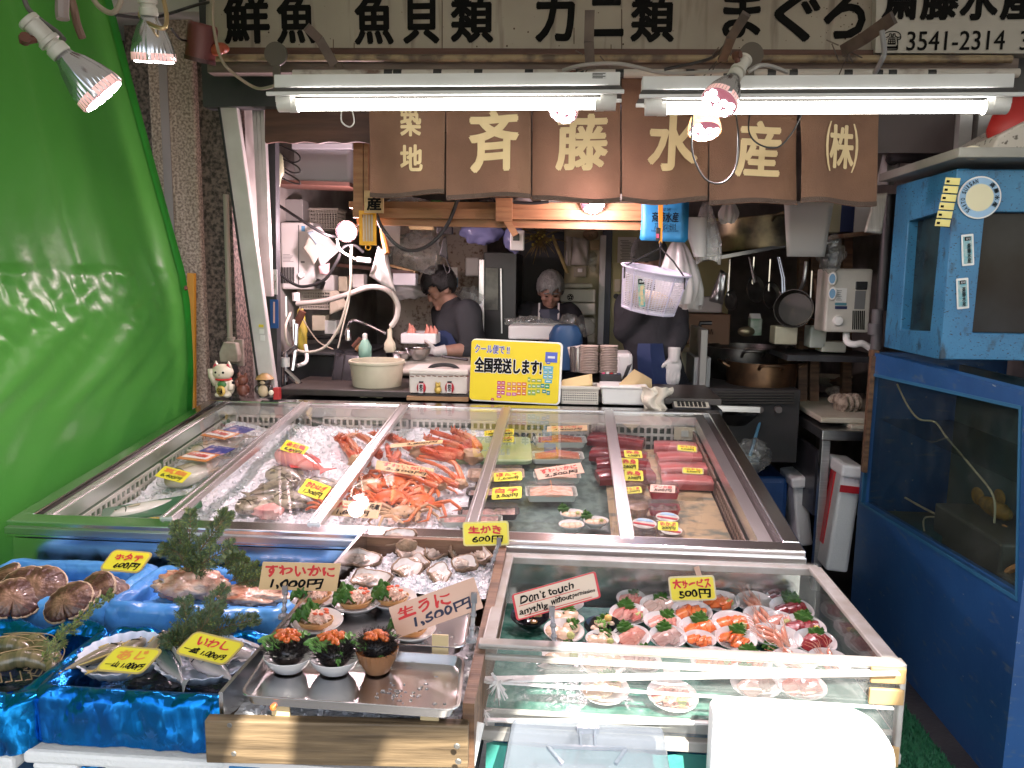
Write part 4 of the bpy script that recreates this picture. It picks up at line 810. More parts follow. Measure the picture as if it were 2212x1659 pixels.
# yellow delivery sign
ys=T0("delivery_sign","bright yellow foam board announcing nationwide chilled delivery","sign",(1112,872),3.47)
YC=mat("yellow_board",(.8,.62,.01),.3)
q=[PY(1017,733,3.47),PY(1212,742,3.47),PY(1210,872,3.43),PY(1014,866,3.43)]
m_=fr((q[0]+q[1]+q[2]+q[3])/4,q[1]-q[0],(0,-1,.05));wd=(q[1]-q[0]).length;ht=(q[0]-q[3]).length
b=MB();b.prism(rounded(wd*1.01,ht*1.01,.02),.022,m_ @ T(.003,0,-.024));b.build("foam_backing",FOAM,ys,world=True)
b=MB();b.prism(rounded(wd*.985,ht*.97,.015),.002,m_ @ T(-.002,0,-.0015));b.build("face",YC,ys,world=True)
def syc(x,y):return (x-1113)/197*wd,-(y-801.5-(x-1113)*.035)/134*ht
def sput(s_,m,x,y,w_,h_,bold=.03,z=.0015):
    u,v=syc(x,y);text(s_,m,ys,m_ @ T(u,v,0),(w_/197*wd,h_/134*ht),bold=bold,z=z)
WINK=mat("white_ink",(.75,.75,.75),.6);BINK=mat("blue_ink",(.08,.08,.35),.6)
sput("クール便で !!",WINK,1061,753,78,21,.06,.001);sput("クール便で !!",BINK,1061,753,76,19,.02,.002)
sput("全国発送します!",WINK,1097,789,150,37,.075,.001);sput("全国発送します!",INK,1097,789,147,34,.04,.002)
cells=[]
for i,(x,y,w_,h_,c) in enumerate(((1190,769,26,22,(.08,.12,.5)),(1184,780,9,7,(.08,.12,.5)),(1184,792,22,8,(.1,.4,.55)),(1179,801,10,9,(.1,.4,.55)),(1190,801,10,9,(.1,.4,.55)),(1179,811,10,9,(.1,.4,.55)),(1190,811,10,9,(.1,.4,.55)),(1186,821,16,8,(.1,.4,.55)),(1144,818,6,11,(.3,.38,.05)),(1154,820,10,8,(.3,.38,.05)),(1166,820,12,8,(.3,.38,.05)),(1174,831,8,9,(.02,.22,.2)),(1184,832,10,10,(.02,.3,.12)),(1165,832,9,9,(.25,.4,.08)),(1155,832,9,9,(.25,.4,.08)),(1146,832,7,9,(.25,.4,.08)),(1165,843,8,9,(.25,.4,.08)),(1155,846,9,12,(.25,.4,.08)),(1146,846,7,12,(.25,.4,.08)),(1178,843,9,8,(.02,.22,.2)),(1187,846,7,9,(.02,.22,.2)),(1134,828,10,8,(.65,.15,.03)),(1123,828,10,8,(.65,.2,.05)),(1112,828,10,8,(.65,.25,.08)),(1101,828,9,8,(.6,.25,.08)),(1134,838,9,9,(.65,.15,.03)),(1123,838,9,9,(.65,.15,.03)),(1112,838,9,9,(.65,.2,.05)),(1101,838,9,9,(.65,.2,.05)),(1134,848,9,9,(.65,.15,.03)),(1123,848,9,9,(.65,.15,.03)),(1113,850,10,7,(.55,.08,.25)),(1101,850,10,7,(.55,.08,.25)),(1088,826,8,8,(.5,.03,.15)),(1079,826,8,8,(.5,.03,.15)),(1088,836,8,9,(.5,.03,.2)),(1079,836,8,9,(.5,.03,.2)),(1088,847,8,9,(.5,.03,.2)),(1079,847,8,9,(.5,.03,.2)),(1080,856,10,5,(.5,.03,.2)),(1066,862,6,5,(.5,.03,.1)))):
    key_="map_%d_%d_%d" % tuple(int(v*100) for v in c);u,v=syc(x,y);cells.append((key_,c,u,v,w_/197*wd,h_/134*ht))
for kk in sorted(set(c[0] for c in cells)):
    b=MB()
    for c in cells:
        if c[0] == kk:b.box((c[2],c[3],.0012),(c[4],c[5],.0012),m_)
    b.build("map_tile",mat(kk,[c for c in cells if c[0] == kk][0][1],.4),ys,world=True)
b=MB()
for c in cells:
    if c[4] > .012:b.box((c[2],c[3],.0022),(c[4]*.6,c[5]*.22,.0008),m_)
b.build("map_print",WINK,ys,world=True)
# white tin and cream tub
t=T0("white_tin","white lidded tin with lantern charms and a black handle","tin",(946,858),3.5)
TIN=mat("tin_white",(.7,.66,.6),.4,col2=(.62,.56,.5),vs=6)
pbox(884,806,1009,856,3.5,.2,TIN,t,bev=.006);pbox(882,797,1011,812,3.49,.22,TIN,t,"lid",bev=.008)
b=MB()
for i in range(11):b.beam(PY(886+i*12,811.5+rnd.uniform(0,2),3.488),PY(894+i*12,812+rnd.uniform(0,2),3.488),.004,.001,(0,1,0))
b.build("rust",mat("rust_brown",(.16,.05,.02),.7),t,world=True)
b=MB();b.tube(bez([PY(925,799,3.55),PY(935,791,3.55),PY(958,788,3.55),PY(980,791,3.55),PY(991,799,3.55)],6),.009,8);b.build("handle",BLACK,t,smooth=True,world=True)
pbox(878,856,1012,868,3.48,.22,mat("cork_board",(.35,.2,.1),.8),t,"cork_mat",bev=.002)
for x in (910,971):
    b=MB();p=PY(x,838,3.492);s=pxm(p);b.ell(p,(10*s,.012,13*s));la=b.build("lantern",mat("lantern_red",(.45,.015,.03),.4),t,smooth=True,world=True)
    b=MB();b.box(p+V((0,-.006,0)),(10*s,.014,20*s));b.build("paper_band",PAPER,la,world=True);b=MB();b.box(p+V((0,0,13*s)),(9*s,.012,3*s));b.box(p+V((0,0,-13*s)),(9*s,.012,3*s));b.build("cap",BLACK,la,world=True)
    put("海鮮" if 0 else "家\n烧" if 0 else "祭",INK,la,x,838,8,16,3.478,.02)
b=MB();p=PY(946,838,3.49);s=pxm(p);b.ell(p+V((0,0,-4*s)),(8*s,.014,9*s));b.ell(p+V((0,-.004,6*s)),(6*s,.012,6*s));b.lathe([(2*s,0),(.2*s,4*s)],8,T(p+V((-4*s,0,10*s))));b.lathe([(2*s,0),(.2*s,4*s)],8,T(p+V((4*s,0,10*s))));b.build("gold_cat",mat("gold_paint",(.6,.42,.1),.4,.3),t,smooth=True,world=True)
t=T0("cream_tub","large round cream plastic tub on the counter","tub",(815,853),3.62)
p=PY(815,851,3.68);s=pxm(p);b=MB();H_=74*s
b.lathe([(48*s,0),(50*s,.01),(57*s,H_*.9),(60*s,H_*.92),(60.5*s,H_*.97),(59*s,H_),(56*s,H_),(55*s,H_*.9),(48*s,.02)],48,T(p),cap1=True);b.build("body",CREAM,t,smooth=True,world=True,angle=50)
b=MB()
for a in (200,250,290,340):b.box((50*s*math.cos(R(a)),50*s*math.sin(R(a)),.004),(.03,.012,.012),T(p) @ T(0,0,0))
b.build("foot",CREAM,t,world=True)
t=T0("counter","dark wooden counter behind the display case","counter",(900,900),3.55)
pbox(600,853,1560,862,3.5,.45,mat("counter_dark",(.028,.022,.02),.4,col2=(.05,.04,.035),vs=8),t,"top");pbox(606,862,1550,1100,3.56,.35,DARK,t,"body")
# hanging blue totes, bags and the coin basket
TOTE=mat("blue_tote",(.02,.2,.42),.5,bump=.2,bs=30)
t=T0("tote_bag","bundle of flat blue shop tote bags hanging from the pine shelf","tote bag",(1432,525),3.6)
for i in range(4):sheet([(1386+i*1.5,425),(1484+i*1.5,425),(1480+i*2,524-i*2),(1382-i+3,519-i)],3.6+i*.008,TOTE,t,"bag",th=.004,curl=.006)
Yt=3.585
put("築地",INK,t,1440,453,18,8,Yt,.0);put("斎藤水産",INK,t,1437,469,58,22,Yt,.02);put("TEL  3541-2314",INK,t,1437,486,46,7,Yt,.005);put("FAX  3541-2315",INK,t,1437,493,46,7,Yt,.005);put("http://tsukiji-saito.com",INK,t,1436,499,58,6,Yt,.0)
b=MB();b.lathe([(.01,0),(.01,.002)],16,fr(PY(1440,438,Yt),(1,0,0),(0,-1,0)),cap1=True);b.build("emblem",INK,t,world=True)
t=T0("lanyard","orange elastic strap with a black lighter before the blue tote bags","strap",(1428,528),3.5)
OST=mat("orange_strap",(.75,.33,.03),.6);b=MB()
for dx,e in ((0,2),(6,-2)):b.beam(PY(1424+dx,428,3.54),PY(1424+dx+e,526,3.5),.01,.003,(0,1,0))
b.build("strap",OST,t,world=True);b=MB();b.beam(PY(1422,492,3.49),PY(1421,520,3.49),.02,.014,(0,1,0));b.build("lighter",BLACK,t,world=True,bev=.004);b=MB();b.beam(PY(1421,505,3.481),PY(1421,514,3.481),.01,.003,(0,1,0));b.build("label_patch",mat("pink_pen",(.7,.08,.2),.4),t,world=True)
BK=mat("lilac_basket",(.6,.56,.7),.4,col2=(.52,.5,.62),vs=6)
t=T0("hanging_basket","white mesh coin basket swinging on black cords","basket",(1405,680),3.42)
p=PY(1408,628,3.42);s=pxm(p);ti=fr(p,(math.cos(R(9)),0,-math.sin(R(9))),(math.sin(R(9)),-.12,math.cos(R(9))))
b=MB();r1,r0,hh=72*s,57*s,88*s;NB=60
def rr(z):return r0+(r1-r0)*(z/hh)
for i in range(NB):
    q=2*math.pi*i/NB;b.tube([(rr(z)*math.cos(q),rr(z)*math.sin(q),z-hh/2) for z in (0,hh*.9)],.0022,4,M=ti)
for j in range(19):
    z=hh*(.06+.8*j/18);b.tube([(rr(z)*math.cos(2*math.pi*i/40),rr(z)*math.sin(2*math.pi*i/40),z-hh/2) for i in range(41)],.0021,4,M=ti)
b.build("mesh",mat("basket_mesh",(.6,.56,.62),.5),t,world=True)
b=MB();b.lathe([(rr(hh*.86),hh*.36),(r1*1.01,hh*.49),(r1*1.06,hh*.5),(r1*1.06,hh*.53),(r1*.98,hh*.53),(rr(hh*.86)*.98,hh*.37)],48,ti,cap0=False);b.build("rim",BK,t,smooth=True,world=True)
b=MB();b.lathe([(r0*.3,-hh*.5),(r0*1.02,-hh*.5),(r0*1.04,-hh*.46),(r0*1.0,-hh*.4),(r0*.97,-hh*.4),(r0*.95,-hh*.47)],48,ti,cap1=True)
b.build("base",BK,t,smooth=True,world=True)
b=MB()
for i in range(10):q=2*math.pi*i/10+.2;b.tube([(rr(z)*1.015*math.cos(q),rr(z)*1.015*math.sin(q),z-hh/2) for z in (0,hh*.95)],.004,5,M=ti)
b.build("rib",BK,t,world=True)
b=MB();b.ell((0,0,-hh*.22),(r0*.9,r0*.9,hh*.22),ti,fn=lambda d:1+.1*nz(d,4));b.build("lining",mat("paper_money",(.5,.36,.22),.8,col2=(.55,.5,.48),vs=30),t,smooth=True,world=True)
b=MB();top=PY(1427,535,3.42)
for a in (200,320,80):q=R(a);e=ti @ V((r1*1.02*math.cos(q),r1*1.02*math.sin(q),hh*.5));b.tube([top,top.lerp(e,.5)+V((.004,0,.004)),e,e+V((0,-.004,-.05))],.0035,6)
b.tube([top,PY(1427,524,3.46)],.006,6);b.build("cord",KCORD,t,smooth=True,world=True)
b=MB();e=ti @ V((r1*.97*math.cos(R(247)),r1*.97*math.sin(R(247)),0));st=fr(e+V((-.0,-.012,.0)),(1,.3,0),(.28,-1,.2));b.prism(rounded(14*s,58*s,.002),.002,st);sk=b.build("sticker",mat("teal_sticker",(.05,.28,.3),.4,col2=(.4,.4,.25),vs=60),t,world=True)
b=MB();b.prism(rounded(13*s,11*s,.001),.001,st @ T(0,23*s,.0022));b.build("sticker_head",INK,sk,world=True)
text("築地",WINK,sk,st @ T(0,23*s,.0033),(9*s,5*s));text("斎\n藤\n水\n産",WCARD,sk,st @ T(0,-6*s,.002),(7*s,40*s),bold=.03)
def hang_bag(x,y0,y1,wpx,Y,m,label,sd=0):
    b=MB();s_=pxm(PY(x,y0,Y))
    def f(u,v):
        q=u*2*math.pi;r_=wpx*.5*s_*(.18+.82*min(1,v*1.5)**.7)*(1-.12*max(0,v-.85)*6);fo=1+.16*math.sin(q*5+sd+v*2)*(1-.5*v)+.1*math.sin(q*9+sd*2)
        p_=PY(x+2*math.sin(v*3+sd),y0+(y1-y0)*v,Y);return p_+V((r_*math.cos(q)*fo,.45*r_*math.sin(q)*fo,.012*math.sin(q*2+sd)*v))
    b.grid(f,48,18);return b.build("plastic_bag",m,smooth=True,world=True,label=label,cat="plastic bag",angle=180)
hang_bag(1462,520,652,84,3.86,BAGM,"large white carrier bag hanging behind the coin basket",1)
hang_bag(1494,560,664,52,3.98,BAGM,"smaller white carrier bag between basket and oval strainer",3)
hang_bag(1528,436,566,56,3.74,BAGW,"clear sleeve roll hanging right of the blue tote bags",5)
b=MB();b.loft([[PY(1500+12*i/5,470+17*i,3.7)+V(((26-2.6*i)*.0022*math.cos(q*.63),.03*math.sin(q*.63),0)) for q in range(10)] for i in range(6)]);b.build("bag_roll",BAGM,smooth=True,world=True,label="cone shaped roll of plastic sleeves",cat="bag roll")
hang_bag(1572,430,478,40,3.7,BAGM,"folded white plastic sleeve by the wok",7)
# pans and tools at the right
DKPOT=mat("sooty_pot",(.14,.13,.12),.35,.8,col2=(.06,.055,.05),vs=8)
GPOT=mat("worn_brass_pot",(.3,.24,.13),.35,.9,col2=(.07,.06,.045),vs=6,ramp=(.35,.6))
def pot(p,r,h,m,t,handles=True,tilt=0,name="body"):
    M_=T(p) @ Ry(tilt);b=MB();b.lathe([(r*.9,0),(r*.96,.01),(r,h*.5),(r,h),(r*1.04,h*1.0),(r*1.04,h*1.03),(r*.97,h*1.03),(r*.95,.01)],40,M_,cap1=True);b.build(name,m,t,smooth=True,world=True)
    if handles:
        for q in (-90,0,180):
            b=MB();A=M_ @ Rz(q);b.tube(bez([(r*1.0,-.06,h*.85),(r*1.2,-.05,h*1.0),(r*1.22,.05,h*1.0),(r*1.0,.06,h*.85)],5),.009,8,M=A);b.build("handle",m,t,smooth=True,world=True)
t=T0("wok_pan","wide shallow brass coloured pan on the high shelf","pan",(1650,545),4.6);p=PY(1655,540,4.8);pot(p,.42,.18,GPOT,t,tilt=-6)
b=MB();b.beam(PY(1530,560,4.6),PY(1720,525,4.6),.02,.4,(0,1,0));b.build("pan_shelf",mat("steel_rail",(.2,.2,.2),.3,.9),world=True,label="thin steel shelf under the brass pan",cat="shelf")
for x,y0,y1,r,l in ((1573,560,640,.05,"oval wire strainer hanging by the aluminium sheet"),(1625,555,615,.07,"dark ladle pan hanging second along the rack"),(1660,560,630,.07,"large skimmer hanging below the whisk"),(1750,585,660,.045,"steel ladle hanging close to the frying pan")):
    t=T0("hanging_ladle",l,"ladle",(x,y1+20),4.5);b=MB();b.tube([PY(x+4,y0,4.5),PY(x,y1,4.5)],.006,6);b.build("handle",CHROME,t,smooth=True,world=True)
    b=MB();b.lathe([(r*.2,0),(r*.8,.015),(r,.04),(r*.96,.04),(r*.75,.018)],24,fr(PY(x,y1+14,4.5),(1,0,0),(.3,-.9,.35)),cap1=True,sx=.8,sy=1.25);b.build("bowl",DKPOT,t,smooth=True,world=True)
for x,l in ((1626,"chrome hand torch hanging on the tool rack"),(1692,"pair of steel tongs hanging at the left of the rack end"),(1688,"thin steel skewer beside the tongs")):
    b=MB();b.tube([PY(x-8,555,4.4),PY(x+2,600,4.4),PY(x+4,650 if x > 1650 else 610,4.4)],[.005,.009,.012],8);b.build("hanging_tool",CHROME,smooth=True,world=True,label=l,cat="tool")
sheet([(1556,582),(1570,590),(1562,658),(1532,650)],4.55,mat("foil_sheet",(.6,.6,.6),.3,.9,bump=.5,bs=30),label="folded aluminium sheet hanging on the rack",cat="foil sheet",name="foil_sheet",th=.004,curl=.02)
t=T0("frying_pan","black frying pan hanging by its curved handle","frying pan",(1722,704),4.3)
m_=fr(PY(1718,668,4.3),(1,0,0),(-.45,-.9,.1));b=MB();b.lathe([(.0,0),(.088,0),(.1,.055),(.104,.055),(.092,-.004)],32,m_);b.build("body",mat("pan_black",(.035,.03,.026),.35,.6,col2=(.1,.075,.045),vs=12,ramp=(.5,.8)),t,smooth=True,world=True)
b=MB();b.tube(bez([PY(1727,632,4.3),PY(1737,605,4.25),PY(1742,565,4.25)],5),.011,8);b.build("handle",mat("steel_handle",(.4,.4,.38),.3,.9),t,smooth=True,world=True)
sheet([(1694,434),(1801,436),(1781,555),(1700,554)],3.9,mat("white_board",(.62,.6,.56),.6),label="blank white board hanging below the right curtain end",cat="board",name="board",th=.006)
b=MB();b.beam(PY(1804,512,4.1),PY(1905,500,4.1),.02,.25,(0,1,0));b.build("side_shelf",OLDW,world=True,label="short wooden shelf with binders beside the white board",cat="shelf")
for x0,x1,m_,l in ((1795,1815,WALLY,"yellowish carton on the short shelf"),(1817,1845,mat("navy_binder",(.015,.025,.09),.4),"navy binder on the short shelf"),(1845,1879,WPLAST,"white carton on the short shelf")):
    pbox(x0,436,x1,502,4.1,.18,m_,label=l,cat="box",name="box")
sheet([(1890,420),(1915,418),(1903,505),(1868,500)],[3.7,3.7,3.65,3.65],mat("paper_strips",(.6,.57,.5),.7,col2=(.45,.42,.36),vs=6,stretch=(20,1,1)),label="hanging bundle of white paper strips by the blue tank",cat="paper bundle",name="paper_bundle",th=.02)
b=MB();b.tube(bez([PY(1928,355,3.9),PY(1930,340,3.8),PY(1960,338,3.75),PY(2060,345,3.7)],5),.03,10);b.build("duct",BLACK,smooth=True,world=True,label="black pipe elbow above the hanging paper strips",cat="pipe")
sheet([(1905,335),(1950,335),(1930,400),(1895,400)],3.85,BAGM,label="white plastic bag stuffed beside the black pipe elbow",cat="plastic bag",name="plastic_bag",curl=.03)
blob((1795,550),(26,34),4.0,BAGC,31,amp=.4,label="crumpled clear bag hanging under the short shelf",cat="plastic bag")
t=T0("water_heater","white gas water heater on the right wall with timers and stickers","water heater",(1830,720),4.0)
pbox(1790,580,1876,719,4.0,.18,mat("heater_cream",(.56,.53,.47),.4,col2=(.48,.44,.38),vs=6),t,bev=.01)
b=MB()
for i in range(7):b.beam(PY(1843+i*4,671,3.997),PY(1842+i*4,712,3.997),.005,.003,(0,1,0))
b.build("vent",INK,t,world=True)
b=MB();b.lathe([(.026,0),(.022,.02),(.012,.022)],20,fr(PY(1809,693,4.0),(1,0,0),(0,-1,0)),cap1=True);b.build("knob",WPLAST,t,smooth=True,world=True)
for y in (602,634):
    b=MB();b.lathe([(.032,0),(.032,.025),(.027,.027)],20,fr(PY(1800,y,4.0),(1,0,0),(-.5,-1,0)),cap0=True,cap1=True,sx=.6);d=b.build("timer",WPLAST,t,smooth=True,world=True);b=MB();b.lathe([(.024,.0275)],20,fr(PY(1800,y,4.0),(1,0,0),(-.5,-1,0)),cap1=True,sx=.6);b.build("dial",mat("dial_blue",(.1,.25,.4),.4),d,world=True)
pbox(1805,622,1828,654,3.995,.004,PAPER,t,"notice");pbox(1804,654,1829,660,3.996,.003,mat("teal_sticker2",(.08,.25,.3),.4),t,"sticker");pbox(1804,661,1830,668,3.996,.003,mat("navy_binder",(.015,.025,.09),.4),t,"sticker");pbox(1848,628,1868,668,3.997,.003,mat("grey_plate",(.16,.16,.16),.4),t,"plate");pbox(1850,608,1874,626,3.99,.012,BLACK,t,"magnet_clip")
b=MB()
for i in range(6):b.box(PY(1812,628+i*4,3.993),(.03-(i*7 % 5)*.003,.001,.0025))
b.build("print",mat("grey_ink",(.15,.15,.15),.6),t,world=True)
b=MB();b.tube(bez([PY(1828,720,4.05),PY(1830,738,4.02),PY(1845,744,4.0),PY(1862,742,4.0),PY(1880,752,4.0)],5),.017,10);b.build("outlet_pipe",WPLAST,t,smooth=True,world=True)
PIPE=mat("grey_pvc",(.09,.085,.09),.4)
t=T0("drain_pipe","dark vertical pipe with a grey coupling beside the blue tank","pipe",(1890,755),3.85)
b=MB();b.tube([PY(1922,420,3.85),PY(1905,670,3.85)],.03,14);b.build("pipe",BLACK,t,smooth=True,world=True);b=MB();b.tube([PY(1896,668,3.83),PY(1892,755,3.83)],.026,14);b.tube([PY(1891,698,3.83),PY(1890,722,3.83)],.034,14);b.build("coupling",PIPE,t,smooth=True,world=True)
t=T0("stove","black gas stove with steel trim at the right of the shop","stove",(1610,900),4.2)
pbox(1515,838,1720,1000,4.25,.6,mat("stove_black",(.028,.026,.025),.7),t);pbox(1515,712,1524,850,4.25,.4,mat("grey_splash",(.22,.215,.2),.4,.4),t,"splash_plate")
b=MB()
for k in range(5):b.beam(PY(1540,846+k*6,4.22),PY(1716,846+k*6,4.22),.008,.012,(0,1,0))
b.build("grate",mat("grate_iron",(.05,.045,.04),.5,.6),t,world=True)
for x in (1560,1600,1640,1680):b=MB();b.lathe([(.022,0),(.018,.025)],14,fr(PY(x,884,4.24),(1,0,0),(0,-1,0)),cap1=True);b.build("knob",mat("dull_knob",(.12,.11,.1),.5),t,smooth=True,world=True)
b=MB();b.tube(bez([PY(1520,872,4.2),PY(1545,862,4.18),PY(1560,880,4.18)],5),.012,8);b.build("gas_pipe",mat("old_brass",(.25,.22,.14),.4,.8),t,smooth=True,world=True)
t=T0("stock_pot","wide dark stock pot with side handles on the stove","pot",(1590,800),4.6);pot(PY(1602,832,4.8),.235,.235,mat("steel_pot",(.2,.19,.18),.35,.9,col2=(.06,.055,.05),vs=7),t)
b=MB();b.lathe([(.22,.215),(.2,.22),(.1,.222)],30,T(PY(1602,832,4.8)),cap1=True);b.build("broth",mat("brown_broth",(.12,.075,.04),.15,col2=(.25,.2,.14),vs=12),t,smooth=True,world=True)
t=T0("brass_pot","worn brass pot standing in front on the stove","pot",(1640,835),4.25);pot(PY(1642,842,4.5),.195,.165,mat("copper_pot",(.3,.17,.09),.35,.9,col2=(.08,.055,.04),vs=6),t)
t=T0("carton","brown carton with black printing beyond the stove","carton",(1520,745),5.0)
pbox(1466,678,1575,745,5.0,.3,mat("cardboard",(.2,.125,.075),.7),t);put("船内凍結",INK,t,1510,716,62,12,4.99,.0)
t=T0("gas_torch","red and black gas torch standing by the carton","torch",(1510,740),4.6);b=MB();b.tube([PY(1510,738,4.6),PY(1511,710,4.6)],.02,10);b.build("can",RED,t,smooth=True,world=True);b=MB();b.tube([PY(1511,712,4.6),PY(1513,698,4.6),PY(1537,698,4.6)],.014,8);b.build("nozzle",BLACK,t,smooth=True,world=True)
t=T0("milk_carton","green and white milk carton near the stove","carton",(1633,725),4.6);pbox(1622,688,1645,725,4.6,.07,mat("carton_green",(.12,.25,.14),.5,col2=(.5,.52,.48),vs=14),t);b=MB();a=PY(1622,688,4.6);c=PY(1645,678,4.6);b.box(((a.x+c.x)/2,4.635,(a.z+c.z)/2),(c.x-a.x,.07,c.z-a.z),top=(1,.1));b.build("gable",WPLAST,t,world=True)
t=T0("ladle","dull ladle lying across the stock pot","ladle",(1610,725),4.55);b=MB();b.ell(PY(1612,716,4.6),(.05,.03,.03));b.tube([PY(1612,716,4.6),PY(1628,690,4.7)],.008,6);b.build("spoon",mat("old_brass",(.25,.22,.14),.4,.8),t,smooth=True,world=True)
pbox(1474,760,1512,860,4.6,.3,mat("greenish_carton",(.3,.31,.2),.6),label="greenish carton standing below the brown carton",cat="carton",name="carton")
pbox(1500,772,1530,900,4.3,.3,mat("grey_machine",(.35,.35,.34),.5),label="pale grey slicer cabinet left of the stove",cat="cabinet",name="cabinet")
for x0,y0,x1,y1,m_,l in ((1776,738,1828,762,FOAMY,"yellowed foam block below the right water heater"),(1752,705,1784,752,CLR,"clear storage jar beside the foam block"),(1675,705,1722,745,CREAM,"cream mixing cup on the shelf beyond the stove"),(1460,640,1560,676,BAGM,"pile of white bags on the brown carton")):
    pbox(x0,y0,x1,y1,4.3 if x0 > 1600 else 5.05,.12,m_,label=l,cat="box" if "foam" in l else "container",name="container",bev=.008)
b=MB()
for x in (1735,1760,1830):b.beam(PY(x,440,4.6),PY(x-4,900,4.6),.05,.05,(0,1,0))
b.build("rack_posts",OLDW,world=True,label="old wooden rack posts behind the hanging pans",cat="rack")
b=MB();b.beam(PY(1680,765,4.4),PY(1880,770,4.4),.03,.4,(0,1,0));b.build("side_bench",DARK,world=True,label="dark bench shelf below the right water heater",cat="shelf")
sheet([(1757,602),(1778,600),(1790,700),(1770,700)],4.35,mat("brown_bag",(.16,.1,.06),.8),label="brown paper bag hanging by the frying pan",cat="paper bag",name="paper_bag",curl=.03,th=.01)
# ---------------------------------------------------------------- blue fish tanks at the right
TB1=mat("tank_blue",(.022,.098,.27),.42,col2=(.017,.076,.22),vs=3,bump=.06,bs=30,wear=(((.08,.13,.2),14,.6,.75,(1,1,3)),((.3,.34,.36),60,.7,.74,(1,.35,1))))
TB2=mat("tank_light_blue",(.045,.21,.38),.48,col2=(.03,.15,.3),vs=5,vd=8,bump=.15,bs=60,wear=(((.02,.05,.08),22,.58,.72,(1,1,.6)),((.02,.03,.04),90,.62,.68,(1,1,2))))
TX=1.40
def xquad_frame(mb,X,outer,inner,th):
    """plate in a plane X=const with a window; points are (y,z) loops of 4"""
    o=[V((X,y,z)) for y,z in outer];i=[V((X,y,z)) for y,z in inner];d=V((th,0,0));vs=o+i+[p+d for p in o]+[p+d for p in i];fs=[]
    for k in range(4):j=(k+1) % 4;fs += [(k,j,4+j,4+k),(8+k,12+k,12+j,8+j),(k,8+k,8+j,j),(4+k,4+j,12+j,12+k)]
    mb.add(vs,fs)
def yz(x,y):p=PX(x,y,TX);return (p.y,p.z)
lt=thing("fish_tank","big dark blue water tank with a long side window","fish tank",(1.8,3.0,0))
Yb,Yf,Zt=3.72,2.37,1.285
win=[yz(1884,812),yz(2203,884),yz(2195,1288),yz(1862,1085)]
b=MB();xquad_frame(b,TX,[(Yb,Zt),(Yf,Zt),(Yf,0.0),(Yb,0.0)],win,.05);b.build("side_panel",TB1,lt,world=True)
b=MB();b.box((1.83,Yb-.02,Zt/2),(.76,.04,Zt));b.box((2.2,3.04,Zt/2),(.04,1.3,Zt));b.box((1.83,Yf+.025,.34),(.76,.045,.68));b.box((1.83,Yf+.025,Zt-.06),(.76,.045,.12));b.box((1.83,3.05,.5),(.74,1.26,.03));b.build("body",TB1,lt,world=True)
b=MB();b.add([(1.45,Yf+.02,.68),(2.21,Yf+.02,.68),(2.21,Yf+.02,Zt-.12),(1.45,Yf+.02,Zt-.12)],[(0,1,2,3)]);b.build("front_window",thin("tank_front_glass",(.5,.56,.53),.3,.05,dirt=.1,dirtcol=(.3,.33,.3)),lt,world=True)
b=MB();xquad_frame(b,TX-.004,[(win[0][0]+.012,win[0][1]+.012),(win[1][0]-.012,win[1][1]+.012),(win[2][0]-.012,win[2][1]-.012),(win[3][0]+.012,win[3][1]-.012)],win,.02);b.build("window_seal",mat("seal_blue",(.03,.14,.26),.4),lt,world=True)
b=MB();b.add([V((TX+.03,y,z)) for y,z in win],[(0,1,2,3)]);b.build("window",thin("tank_glass",(.62,.66,.6),.16,.08,dirt=.05,dirtcol=(.5,.55,.5),ds=8),lt,world=True)
b=MB();b.add([(TX+.035,2.44,.98),(1.77,2.44,.98),(1.77,3.65,.98),(TX+.035,3.65,.98)],[(0,1,2,3)]);b.build("water_surface",thin("water_film",(.85,.92,.9),.5,.04,dirt=.1,dirtcol=(.05,.1,.1),bump=.1,bs=10),lt,world=True)
b=MB();b.box((1.78,3.04,.88),(.02,1.2,.72));b.box((1.83,3.04,.53),(.7,1.2,.02));b.build("liner",mat("tank_liner",(.035,.1,.115),.6,col2=(.1,.095,.055),vs=2.2),lt,world=True)
for z0,dx in ((.56,.1),(.66,.18)):
    b=MB();b.box((1.62,2.75+dx,z0),(.24,.5,.12));b.build("tray",mat("tank_tray",(.09,.1,.09),.4),lt,world=True,bev=.01)
b=MB();b.beam((TX-.008,3.66,1.27),(TX-.008,3.66,.72),.03,.02,(1,0,0));b.beam((TX-.006,3.69,1.28),(TX+.02,3.69,1.28),.06,.03,(0,0,1));b.build("wood_strip",OLDW,lt,world=True)
